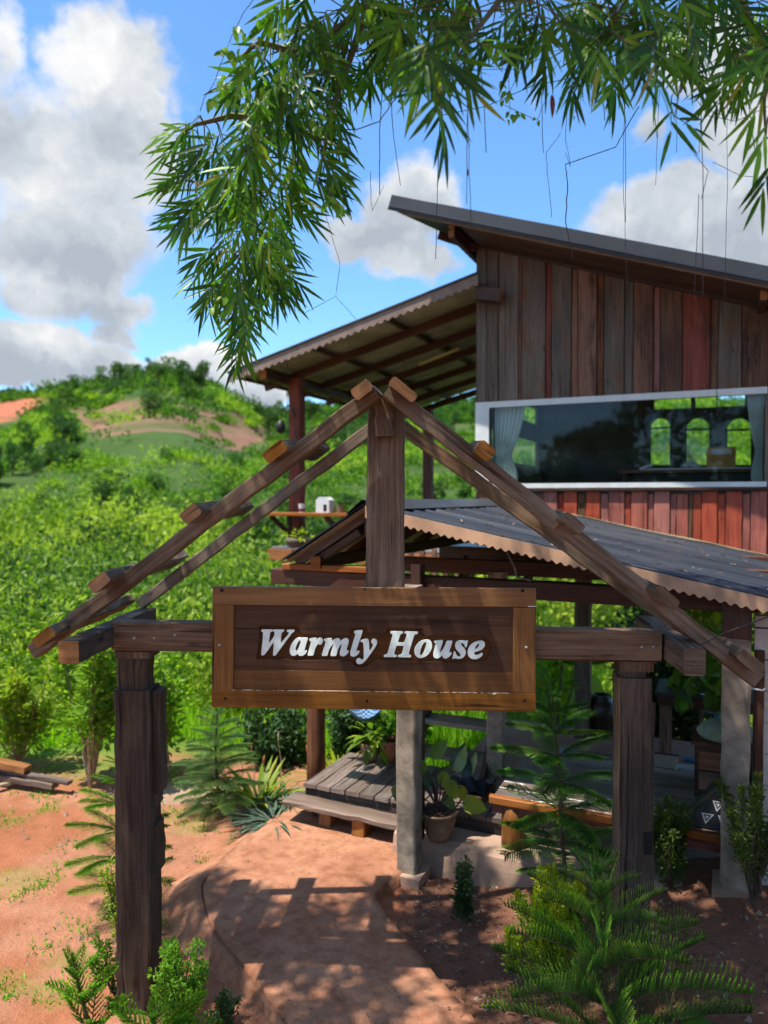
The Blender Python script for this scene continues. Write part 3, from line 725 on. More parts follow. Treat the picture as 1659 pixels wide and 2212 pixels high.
# ================================================================== THE SIGN
SO = -.045                                              # front face of the sign frame, in front of the tie beam
sign = thing('house_sign', 'varnished brown wooden sign with pale letters reading Warmly House, bolted across the gate', 'sign', tuple(G(0, SO, 1.6)))
def sign_bits():
    def quad_board(c, name, mat, thick=.036, off=SO, par=sign, rnd=0.003):
        """c: four pixel corners tl tr br bl"""
        P = [gp(u, v, off) for (u, v) in c]; b = MB(); tl, tr, br, bl = P
        horiz = (tr - tl).length > (bl - tl).length
        if horiz: p0, p1, w = (tl + bl) / 2, (tr + br) / 2, ((tl - bl).length + (tr - br).length) / 2
        else: p0, p1, w = (bl + br) / 2, (tl + tr) / 2, ((tl - tr).length + (bl - br).length) / 2
        p0 = p0 + GYv * thick / 2; p1 = p1 + GYv * thick / 2
        b.timber(p0, p1, w if not horiz else thick, thick if not horiz else w, up=GYv if not horiz else UPV, seg=10, jit=.0004, ch=.0025)
        return b.build(name, mat, par)
    t = quad_board([(459, 1267), (1158, 1272), (1158, 1312), (459, 1306.5)], 'frame_rail', 'sign_frame_wood')
    bt = quad_board([(457, 1489.5), (1157, 1497), (1157, 1538), (457, 1528)], 'frame_rail', 'sign_frame_wood')
    quad_board([(459, 1307), (505, 1307), (504, 1489), (457, 1489)], 'frame_stile', 'sign_frame_wood')
    quad_board([(1109, 1312.5), (1158, 1313), (1157, 1496), (1108, 1496)], 'frame_stile', 'sign_frame_wood')
    lo = quad_board([(503, 1446.5), (1111, 1452), (1110, 1497), (503, 1490.5)], 'panel_board', 'sign_low_board', thick=.014, off=SO + .011)
    # upper panel with the cut recess round the letters
    def curve(loops, depth, off, name, mat, par, bev=0.0006):
        cu = bpy.data.curves.new(name, 'CURVE'); cu.dimensions = '2D'; cu.fill_mode = 'BOTH'; cu.extrude = depth / 2; cu.bevel_depth = bev; cu.bevel_resolution = 0
        for L in loops:
            sp = cu.splines.new('POLY'); pts = [gl(u, v, off) for (u, v) in L]; sp.points.add(len(pts) - 1)
            for q, (x, z) in zip(sp.points, pts): q.co = (x, z, 0, 1)
            sp.use_cyclic_u = True
        o = bpy.data.objects.new(name, cu); COL.objects.link(o)
        dg = bpy.context.evaluated_depsgraph_get(); dg.update(); me = bpy.data.meshes.new_from_object(o.evaluated_get(dg)); me.name = name
        bpy.data.objects.remove(o); par_loc = Vector(par.location)
        for v in me.vertices:
            x, z, d = v.co; v.co = G(x, off + depth / 2 - d, z) - par_loc
        while me.uv_layers: me.uv_layers.remove(me.uv_layers[0])
        ul = me.uv_layers.new(name='UVMap')
        for l in me.loops:
            c = me.vertices[l.vertex_index].co; ul.data[l.index].uv = (c.x + 3, c.z)
        me.materials.clear(); me.materials.append(MATS[mat]); ob = bpy.data.objects.new(name, me); COL.objects.link(ob); ob.parent = par
        return ob
    rec = [(262, 238), (300, 236), (448, 240), (456, 262), (470, 278), (560, 282), (640, 280), (690, 286), (698, 262), (702, 250), (780, 243), (776, 268), (800, 272), (830, 280), (862, 286), (872, 256), (882, 247), (960, 248), (1050, 251), (1042, 268),
           (1062, 290), (1090, 284), (1150, 290), (1200, 286), (1255, 290), (1290, 284), (1340, 290), (1372, 318), (1374, 350), (1362, 395), (1330, 410), (1300, 416), (1270, 410), (1200, 412), (1130, 410), (1010, 412), (960, 400), (835, 404), (828, 400), (800, 420), (765, 436), (720, 434), (704, 408), (640, 404), (480, 404), (430, 408), (400, 398), (385, 396), (345, 402), (300, 398), (252, 402), (247, 392), (262, 300)]
    recl = [(442.4 + .45 * x, 1244.3 + .45 * y) for x, y in rec]
    o = curve([[(503, 1305), (1111, 1310), (1111, 1451.8), (503, 1446)], recl], .008, SO + .011, 'panel_board', 'sign_panel_wood', sign)
    b = MB(); P = [gp(u, v, SO + .0205) for (u, v) in ((500, 1300), (1113, 1305), (1113, 1455), (500, 1450))]; Q = [p + GYv * .012 for p in P]
    b.hexa([P[3], Q[3], P[0], Q[0], P[2], Q[2], P[1], Q[1]]); b.build('panel_back', 'sign_recess_wood', sign)
    L = {'W': (1000, [[(120,218),(350,216),(362,234),(352,258),(305,272),(298,310),(285,400),(275,498),(290,500),(400,350),(402,290),(398,265),(370,250),(372,230),(388,217),(605,220),(600,262),(560,275),(548,310),(536,400),(527,505),(542,508),(610,420),(700,320),(715,275),(668,265),(665,240),(672,225),(828,226),(822,262),(780,285),(740,340),(600,530),(425,770),(410,782),(368,780),(375,640),(385,500),(378,486),(200,740),(160,775),(115,775),(120,650),(150,420),(155,290),(145,265),(112,252)]]),
         'a': (1000, [[(890,400),(930,392),(985,402),(1050,392),(1120,398),(1112,430),(1085,520),(1045,650),(1048,685),(1075,665),(1100,675),(1085,720),(1035,770),(975,788),(925,780),(902,735),(860,770),(800,788),(760,770),(735,725),(728,660),(745,580),(790,490),(840,430)],[(945,450),(966,458),(955,530),(910,640),(870,692),(852,660),(855,600),(890,510),(920,465)]]),
         'r': (1000, [[(1150,425),(1185,405),(1250,402),(1310,395),(1290,460),(1340,405),(1390,393),(1430,410),(1447,460),(1430,520),(1395,548),(1360,540),(1345,515),(1300,580),(1270,650),(1235,780),(1112,780),(1130,700),(1190,500),(1180,465),(1150,455)]]),
         'm': (1220, [[(248,425),(280,412),(350,408),(425,402),(412,478),(480,420),(540,402),(580,412),(600,440),(598,480),(650,430),(710,402),(760,412),(787,450),(780,510),(740,630),(735,680),(765,665),(787,680),(760,735),(710,780),(660,797),(610,785),(588,745),(600,680),(630,580),(645,520),(590,570),(550,650),(515,788),(392,788),(400,730),(440,590),(462,520),(400,580),(355,660),(325,785),(205,785),(215,720),(275,540),(285,480),(270,460),(250,455)]]),
         'l': (1220, [[(900,265),(915,245),(980,238),(1085,230),(1075,290),(1010,480),(950,660),(950,705),(990,670),(1020,690),(990,750),(930,795),(880,802),(835,790),(815,745),(825,680),(925,340),(935,305),(900,292)]]),
         'y': (1220, [[(1043,455),(1090,432),(1185,415),(1215,445),(1225,530),(1230,670),(1240,680),(1300,590),(1315,545),(1280,500),(1272,465),(1290,432),(1335,415),(1380,432),(1403,480),(1385,550),(1330,640),(1200,820),(1130,910),(1070,955),(1010,967),(965,950),(945,905),(960,855),(1000,835),(1040,845),(1065,878),(1105,855),(1112,820),(1110,620),(1100,500),(1085,485),(1045,485)]]),
         'H': (1460, [[(360,255),(500,256),(640,258),(632,300),(590,310),(570,335),(518,495),(590,500),(655,503),(715,330),(712,312),(660,300),(668,260),(800,264),(957,266),(945,312),(895,320),(870,345),(810,540),(750,740),(765,770),(810,778),(800,820),(518,812),(525,775),(590,762),(610,740),(648,568),(490,562),(440,730),(450,765),(498,772),(490,812),(215,808),(220,765),(275,755),(300,725),(350,540),(405,350),(400,315),(352,295)]]),
         'o': (1460, [[(1100,440),(1160,435),(1215,455),(1250,500),(1262,570),(1245,650),(1190,740),(1110,805),(1010,838),(940,815),(890,760),(873,690),(890,600),(950,515),(1020,462)],[(1110,488),(1135,495),(1135,545),(1105,650),(1060,745),(1020,785),(998,765),(1000,690),(1030,590),(1070,515)]]),
         'u': (1640, [[(315,470),(350,455),(500,443),(490,500),(430,680),(430,728),(500,650),(540,570),(585,460),(705,458),(690,520),(635,690),(640,718),(670,708),(692,728),(650,790),(590,835),(540,845),(500,825),(485,765),(420,825),(370,842),(320,830),(290,790),(295,710),(330,600),(345,530),(340,508),(312,500)]]),
         's': (1640, [[(1040,452),(1010,600),(975,595),(965,550),(930,510),(895,505),(885,530),(905,570),(970,630),(995,690),(985,760),(940,820),(870,852),(800,845),(770,835),(740,838),(715,852),(703,840),(715,800),(735,692),(765,692),(775,740),(810,790),(850,802),(880,790),(882,765),(860,725),(790,650),(762,590),(765,530),(800,475),(860,452),(930,455),(980,468),(1010,455)]]),
         'e': (1640, [[(1290,460),(1340,458),(1390,480),(1407,525),(1395,590),(1340,650),(1260,685),(1180,700),(1172,730),(1190,765),(1230,775),(1290,750),(1335,718),(1365,740),(1350,780),(1290,830),(1210,858),(1130,852),(1070,815),(1038,760),(1035,690),(1060,600),(1120,530),(1200,480)],[(1270,518),(1290,515),(1285,560),(1250,610),(1205,642),(1185,645),(1195,600),(1230,545)]])}
    def soften(P):
        out = []; n = len(P)
        for i in range(n):
            a, b_, c = Vector(P[i - 1]), Vector(P[i]), Vector(P[(i + 1) % n])
            l1, l2 = (b_ - a).length, (c - b_).length; k1 = min(.25, 14 / max(l1, 1)); k2 = min(.25, 14 / max(l2, 1))
            if (b_ - a).normalized().dot((c - b_).normalized()) > .55: k1 = k2 = .25
            out += [b_.lerp(a, k1), b_.lerp(c, k2)]
        return [(p.x, p.y) for p in out]
    for ch, (x0, loops) in L.items():
        lp = [[(x0 / 1.8083 + .1 * x, 1338.28 + .1 * y) for x, y in soften(q)] for q in loops]
        curve(lp, .010, SO + .010, 'letter', 'letter_paint', sign, bev=.0005)
    # bolts, nail holes, paint chips
    for (u, v) in ((474.6, 1393), (1137, 1399)):
        k = MB(); x, z = gl(u, v, SO); k.lathe(G(x, SO, z), [(0, .011), (.006, .009), (.0105, .003), (.011, -.002)], 10, axis=-GYv); k.build('bolt', 'bolt_steel', sign, smooth=True)
    for (u, v, r_) in ((479, 1275, .009), (788, 1272.5, .006), (1129, 1276, .008), (487, 1509, .007), (793, 1515, .007), (1133, 1514, .007)):
        k = MB(); x, z = gl(u, v, SO - .0012); k.box((-r_, 0, -r_), (r_, .004, r_), M=lambda p: G(x + p[0], SO - .0012 + p[1], z + p[2])); k.build('nail_hole', 'hole_dark', sign)
    k = MB()
    for i in range(46):
        u = 505 + 585 * (i / 45) + R.uniform(-6, 6); v = 1490.2 + (u - 505) * .0119; wd = R.choice((3, 6, 10, 14, 20, 26)) * R.uniform(.6, 1.1)
        P = [gp(u, v, SO - .001), gp(u + wd, v + .15, SO - .001), gp(u + wd, v + .75, SO - .001), gp(u, v + .55, SO - .001)]; Q = [p + GYv * .002 for p in P]
        k.hexa([P[3], Q[3], P[0], Q[0], P[2], Q[2], P[1], Q[1]])
    for (u, v, wd, hh) in ((1064, 1497, 7, 3), (1140, 1309, 17, 2)):
        P = [gp(u, v, SO - .0016), gp(u + wd, v, SO - .0016), gp(u + wd, v + hh, SO - .0016), gp(u, v + hh, SO - .0016)]; Q = [p + GYv * .002 for p in P]
        k.hexa([P[3], Q[3], P[0], Q[0], P[2], Q[2], P[1], Q[1]])
    k.build('paint_chips', 'chipped_paint', sign)['kind'] = 'stuff'
sign_bits()
# ================================================================== THE HOUSE
house = thing('wooden_house', 'two storey house of grey and red planks with dark sloping roofs and long white window', 'house', tuple(H(1.5, 1.5, 0)))
def HB(b, a0, a1, b0, b1, z0, z1): return b.box((a0, b0, z0), (a1, b1, z1), M=lambda p: H(*p))
def house_walls():
    # roof line over the front wall, from the view
    a_t0, z_t0 = hp(1036, 514, -.03); a_t1, z_t1 = hp(1643, 643, -.03)
    sl = (z_t1 - z_t0) / (a_t1 - a_t0)
    topz = lambda a: z_t0 + sl * (a - a_t0) + .02
    # upper planks
    cols = [(1029, 1052, 'g'), (1052, 1077.5, 'g'), (1077.5, 1121, 'g'), (1121, 1127.5, 'b'), (1127.5, 1179.5, 'g'), (1179.5, 1192, 'r'), (1192, 1235, 'g2'), (1235, 1249, 'b'), (1249, 1290, 'r2'),
            (1290, 1305, 'b'), (1305, 1349, 'g'), (1349, 1369, 'g'), (1369, 1412, 'b'), (1412, 1427, 'r'), (1427, 1475, 'b'), (1475, 1535, 'r'), (1535, 1552, 'o'), (1552, 1603, 'g'), (1603, 1660, 'b'), (1660, 1700, 'r'), (1700, 1760, 'g'), (1760, 1800, 'b'), (1800, 1850, 'r')]
    mt = {'g': 'plank_grey', 'g2': 'plank_grey', 'b': 'plank_brown', 'r': 'plank_red', 'r2': 'plank_brown', 'o': 'plank_ochre'}
    aW0, zWt0 = hp(1032, 876, 0); aW1, zWt1 = hp(1659, 841, 0); ztop = (zWt0 + zWt1) / 2
    _, zb0 = hp(1034, 1056, 0); _, zb1 = hp(1659, 1052, 0); zbot = (zb0 + zb1) / 2
    for i, (u0, u1, k) in enumerate(cols):
        a0 = hp(u0, 700, 0)[0]; a1 = hp(u1, 700, 0)[0]; w = a1 - a0; narrow = w < .13
        d = .018 if narrow else R.choice((-.004, .002, .006)); zt = topz((a0 + a1) / 2) + .03; b = MB()
        b.timber(H((a0 + a1) / 2, -.012 + d, ztop - .004 + R.uniform(-.012, .004)), H((a0 + a1) / 2, -.012 + d, zt), w - .010, .026, up=-BX, seg=10, jit=.0014, ch=.004)
        b.build('wall_plank', mt[k], house)
    # backing so that no light leaks through the joints
    aR = hp(1850, 700, 0)[0]
    b = MB(); HBv = [H(0, .02, ztop), H(0, .05, ztop), H(0, .02, topz(0)), H(0, .05, topz(0)), H(aR, .02, ztop), H(aR, .05, ztop), H(aR, .02, topz(aR)), H(aR, .05, topz(aR))]
    b.hexa(HBv); b.build('wall_lining', 'dark_interior', house)
    # lower red skirt boards, cut along the slope of the porch roof
    red = [85, 150, 205, 262, 340, 372, 415, 445, 525, 557, 630, 675, 755, 800, 885, 920, 1010, 1043, 1130, 1165, 1230, 1253, 1300, 1388, 1430, 1520, 1565, 1655, 1700, 1790, 1830, 1920]
    a_s0, z_s0 = hp(1150, 1098, -.02); a_s1, z_s1 = hp(1659, 1206, -.02); ss = (z_s1 - z_s0) / (a_s1 - a_s0)
    for i in range(len(red) - 1):
        u0, u1 = 995.4 + .4 * red[i], 995.4 + .4 * red[i + 1]; a0 = hp(u0, 1100, 0)[0]; a1 = hp(u1, 1100, 0)[0]; w = a1 - a0; am = (a0 + a1) / 2
        nar = w < .145; zl = z_s0 + ss * (am - a_s0) + (R.uniform(.0, .03)); zl = min(zl, zbot - .12)
        mat = 'skirt_red' if not (red[i] in (1230, 630)) else 'plank_ochre'
        if R.random() < .12: mat = 'plank_red'
        b = MB(); base = zl - .02; tp = zbot - .045 - (.03 if nar else 0)
        b.timber(H(am, -.015 + (.022 if nar else 0), base), H(am, -.015 + (.022 if nar else 0), tp), w - .008, .026, up=-BX, seg=5, jit=.0012, ch=.004); b.build('skirt_plank', mat, house)
        f = MB()
        for q in range(4):
            aa = a0 + w * (q + .5) / 4; zz = z_s0 + ss * (aa - a_s0); zz = min(zz, zbot - .13)
            hgt = R.uniform(.016, .035) if q else R.uniform(.05, .08)
            f.timber(H(aa, -.03, zz - hgt), H(aa, -.03, zz + .008), w / 4 * R.uniform(.9, 1.2), .03, up=-BX, seg=2, jit=.006, ch=.01)
        tag(f.build('foam_seal', 'foam', house), kind='stuff')
    b = MB(); b.hexa([H(0, .03, z_s0 + ss * (0 - a_s0) - .1), H(0, .06, z_s0 + ss * (0 - a_s0) - .1), H(0, .03, zbot), H(0, .06, zbot), H(aR, .03, z_s0 + ss * (aR - a_s0) - .25), H(aR, .06, z_s0 + ss * (aR - a_s0) - .25), H(aR, .03, zbot), H(aR, .06, zbot)])
    b.build('wall_lining', 'dark_interior', house)
    # dark roof flashing turned up the wall
    n = MB(); fp = lambda a, e, bb: H(a, bb, z_s0 + ss * (a - a_s0) + e)
    n.hexa([fp(0, -.16, -.05), fp(0, -.16, -.03), fp(0, -.012, -.05), fp(0, -.012, -.03), fp(aR, -.16, -.05), fp(aR, -.16, -.03), fp(aR, -.012, -.05), fp(aR, -.012, -.03)]); n.build('wall_flashing', 'roof_slate', house)
    # window
    aL = 0.0; aGl = hp(1058, 960, 0)[0]; aGr = hp(1652, 960, 0)[0]; zg0 = hp(1350, 1041, 0)[1]; zg1 = ztop - .045
    win = MB(); HB(win, aL + .004, aGl, -.045, .03, zbot, ztop + .03)
    HB(win, aGl, aGr + .02, -.045, .03, zg1, ztop + .03); HB(win, aGl, aGr + .02, -.06, .03, zbot + .005, zg0 - .01)
    wo = win.build('window', 'white_paint', house)
    for j, (a0, a1) in enumerate(((aL - .005, .95), (.95, 2.1), (2.1, aGr + .03))):
        k = MB(); HB(k, a0 + .002, a1 - .002, -.075, -.02, zbot - .032 + j * .001, zbot + .004); k.build('sill', 'beam_dark', wo)
    k = MB(); HB(k, aGl, aGl + .018, -.03, .02, zg0 - .01, zg1); HB(k, aGl + .05, aGl + .06, -.03, .02, zg0 - .01, zg1); k.build('channel', 'black_plastic', wo)
    k = MB(); k.poly([H(aGl, -.003, zg0 - .01), H(aGr, -.003, zg0 - .01), H(aGr, -.003, zg1), H(aGl, -.003, zg1)]); k.build('pane', 'window_glass', wo)
    k = MB(); HB(k, aGr, aR, -.03, .03, zbot + .0, ztop); k.build('window_post', 'plank_grey', house)
    # room behind the window
    zf = 2.3; zc = topz(3) - .15; D = 3.5
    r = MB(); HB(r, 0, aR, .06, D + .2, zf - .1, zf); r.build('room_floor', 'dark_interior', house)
    def wallholes(name, mat, axis_pt, loops, outer, th):
        cu = bpy.data.curves.new(name, 'CURVE'); cu.dimensions = '2D'; cu.fill_mode = 'BOTH'; cu.extrude = th / 2
        for Lp in [outer] + loops:
            sp = cu.splines.new('POLY'); sp.points.add(len(Lp) - 1); sp.use_cyclic_u = True
            for q, (x, z) in zip(sp.points, Lp): q.co = (x, z, 0, 1)
        o = bpy.data.objects.new(name, cu); COL.objects.link(o); dg = bpy.context.evaluated_depsgraph_get(); dg.update(); me = bpy.data.meshes.new_from_object(o.evaluated_get(dg)); bpy.data.objects.remove(o)
        for v in me.vertices: x, z, d = v.co; v.co = axis_pt(x, z, d) - Vector(house.location)
        while me.uv_layers: me.uv_layers.remove(me.uv_layers[0])
        ul = me.uv_layers.new(name='UVMap')
        for l in me.loops: c = me.vertices[l.vertex_index].co; ul.data[l.index].uv = (c.z, c.x + c.y)
        me.materials.clear(); me.materials.append(MATS[mat]); ob = bpy.data.objects.new(name, me); COL.objects.link(ob); ob.parent = house; return ob
    loops = []; arches = []
    for (u0, u1) in ((1402, 1451), (1479, 1536), (1567, 1627), (1680, 1740)):
        a0, z1_ = hp(u0, 930, D); a1, _ = hp(u1, 930, D); _, z0 = hp((u0 + u1) / 2, 1004, D); _, zt = hp((u0 + u1) / 2, 899, D)
        cx, rr = (a0 + a1) / 2, (a1 - a0) / 2; P = [(a0, z0), (a1, z0)] + [(cx + rr * math.cos(t), zt - rr + rr * math.sin(t)) for t in [PI * i / 12 for i in range(13)]]
        loops.append(P[:2] + P[2:]); arches.append((a0, a1, z0, zt, cx, rr))
    rects = []
    for (u0, u1, v0, v1) in ((1413, 1492, 862, 881), (1502, 1609, 858, 876)):
        a0, z1_ = hp(u0, v0, D); a1, z0 = hp(u1, v1, D); rects.append((a0, a1, z0, z1_)); loops.append([(a0, z0), (a1, z0), (a1, z1_), (a0, z1_)])
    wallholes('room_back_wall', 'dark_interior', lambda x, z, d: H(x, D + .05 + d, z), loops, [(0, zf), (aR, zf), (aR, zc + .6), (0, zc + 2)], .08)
    for (a0, a1, z0, zt, cx, rr) in arches:
        k = MB(); HB(k, a0, a1, D + .03, D + .06, zt - rr - .03, zt - rr); HB(k, a0, a0 + .03, D + .03, D + .06, z0, zt - rr); HB(k, a1 - .03, a1, D + .03, D + .06, z0, zt - rr)
        pts = [H(cx + (rr - .015) * math.cos(t), D + .045, zt - rr + (rr - .015) * math.sin(t)) for t in [PI * i / 12 for i in range(13)]]; k.tube(pts, .016, 4)
        w_ = k.build('arched_window', 'black_plastic', house)
        g = MB(); g.poly([H(a0, D + .05, z0), H(a1, D + .05, z0)] + [H(cx + rr * math.cos(t), D + .05, zt - rr + rr * math.sin(t)) for t in [PI * i / 12 for i in range(13)]]); g.build('pane', 'window_glass', w_)
    # left side wall with two openings towards the hill
    def side_b(u, v):
        r_ = ray(u, v); o = Vector((0, 0, EYE)); P0 = H(.03, 0, 0); t = ((P0 - o).dot(AX)) / r_.dot(AX); p = o + r_ * t; return (p - H0).dot(BX), p.z
    b0, z1a = side_b(1098, 884); b1, z1b = side_b(1159, 884); _, z2 = side_b(1130, 908); _, z3 = side_b(1130, 947); _, z4 = side_b(1130, 1003)
    b0 = .25
    wallholes('side_wall', 'plank_grey', lambda x, z, d: H(.03 + d, x, z), [[(b0, z2), (b1, z2), (b1, z1b), (b0, z1b)], [(b0, z4), (b1, z4), (b1, z3), (b0, z3)]], [(.06, zf), (D + .1, zf), (D + .1, topz(0) - .05), (.06, topz(0) - .05)], .05)
    # right end wall and ceiling keep the room dark
    r = MB(); HB(r, aR, aR + .05, 0, D + .1, zf, topz(aR)); r.build('room_end_wall', 'dark_interior', house)
    return dict(topz=topz, aR=aR, zbot=zbot, ztop=ztop, zg0=zg0, zg1=zg1, aGl=aGl, aGr=aGr, zf=zf, D=D, sl=sl, skirt=(a_s0, z_s0, ss))
HW = house_walls()

def corrug(b, corners, nw, amp, waves_along='st', mi=0, steps=6):
    """sheet from 4 corners: c00 c10 c11 c01 ; waves run across s, lines follow t"""
    c00, c10, c11, c01 = [Vector(c) for c in corners]; nrm = (c10 - c00).cross(c01 - c00).normalized()
    n = nw * steps; base = len(b.v); W = (c10 - c00).length; Lg = (c01 - c00).length
    for i in range(n + 1):
        s_ = i / n; o = nrm * (amp * math.sin(2 * PI * i / steps))
        b.v += [c00.lerp(c10, s_) + o, c01.lerp(c11, s_) + o]
    for i in range(n):
        q = base + 2 * i; b.face([q, q + 2, q + 3, q + 1], [(0, i * W / n), (0, (i + 1) * W / n), (Lg, (i + 1) * W / n), (Lg, i * W / n)], mi)
def scallop(b, P0, P1, hgt, period, amp, nrm, th=.004, seg_per=8):
    """hanging strip below line P0-P1 with a wavy lower edge"""
    Ln = (P1 - P0).length; n = int(Ln / period * seg_per); base = len(b.v)
    for k in range(n + 1):
        p = P0.lerp(P1, k / n); d = hgt + amp * math.sin(2 * PI * k / seg_per)
        for o in (0, th): b.v += [p + nrm * o, p + nrm * o - UPV * d]
    for k in range(n):
        q = base + 4 * k; w = q + 4; u0, u1 = Ln * k / n, Ln * (k + 1) / n
        b.face([q, w, w + 1, q + 1], [(u0, hgt), (u1, hgt), (u1, 0), (u0, 0)]); b.face([q + 2, q + 3, w + 3, w + 2], [(u0, hgt), (u0, 0), (u1, 0), (u1, hgt)]); b.face([q + 1, w + 1, w + 3, q + 3]); b.face([q, q + 2, w + 2, w])

def main_roof():
    aT, zT = hp(845, 452, -.80); aE, zE = hp(1659, 614, -.80); sl = (zE - zT) / (aE - aT); aR = HW['aR'] + .6
    zz = lambda a: zT + sl * (a - aT); th = .155
    # roof body: pointed tip at the front left, runs back over the room
    P = [(aT, -.80), (aR, -.80), (aR, 5.2), (-.55, 5.2), (-.22, .1)]
    b = MB(); n = len(P); lo = [H(a, bb, zz(a)) for a, bb in P]; hi = [H(a, bb, zz(a) + th) for a, bb in P]
    b.poly(hi); b.poly(lo[::-1])
    for i in range(n): b.poly([lo[i], lo[(i + 1) % n], hi[(i + 1) % n], hi[i]])
    b.build('roof', ['roof_slate'], house)
    # front fascia cap in pressed metal with lip
    k = MB(); k.timber(H(aT - .01, -.815, zz(aT) + th / 2 + .008), H(aR, -.815, zz(aR) + th / 2 + .008), .02, th + .03, up=UPV, seg=14, jit=.0006, ch=.004); k.build('roof_fascia', 'roof_fascia', house)
    k = MB(); k.timber(H(aT - .01, -.832, zz(aT) + .026), H(aR, -.832, zz(aR) + .026), .016, .022, up=UPV, seg=14, jit=.0006, ch=.004); k.build('roof_fascia', 'roof_slate', house)
    k = MB(); k.timber(H(aT + .14, -.765, zz(aT + .14) - .016), H(aR, -.765, zz(aR) - .016), .03, .028, up=UPV, seg=14, jit=.0006, ch=.004); k.build('soffit_trim', 'flashing_brown', house)
    # soffit boards and purlin ends
    for (b0, b1) in ((-.74, -.38), (-.38, -.02)):
        k = MB(); k.timber(H(.05, (b0 + b1) / 2, zz(.05) - .03), H(aR, (b0 + b1) / 2, zz(aR) - .03), abs(b1 - b0) - .012, .02, up=UPV, seg=10, jit=.001, ch=.003); k.build('soffit_board', 'beam_dark', house)
    for (u, v0, v1) in ((975, 484, 513), (1650, 618, 648)):
        a, z1 = hp(u, v0, -.68); _, z0 = hp(u, v1, -.68); k = MB(); k.timber(H(a, -.68, (z0 + z1) / 2), H(a, .6 if a < 0 else -.03, (z0 + z1) / 2), .07, abs(z1 - z0), up=UPV, seg=3, endmi=1, ch=.004); k.build('purlin', ['beam_dark', 'beam_orange'], house)
    k = MB(); k.timber(H(aT + .45, -.30, zz(aT + .45) - .07), H(.0, -.04, zz(0) - .08), .05, .10, up=UPV, seg=4); k.build('rafter', 'beam_dark', house)
    a0, z0 = hp(1036, 513, -.05); a1, z1 = hp(1643, 642, -.05)
    k = MB(); k.timber(H(a0, -.05, z0), H(a1, -.05, z1), .02, .024, up=UPV, seg=14, jit=.0015, ch=.005); k.build('cover_strip', 'pale_rope', house)
    k = MB(); k.timber(H(.02, -.036, z0 - .07), H(aR - .4, -.036, z0 - .07 + (z1 - z0) / (a1 - a0) * (aR - .42)), .04, .09, up=UPV, seg=10, jit=.001); k.build('wall_plate', 'beam_dark', house)
main_roof()

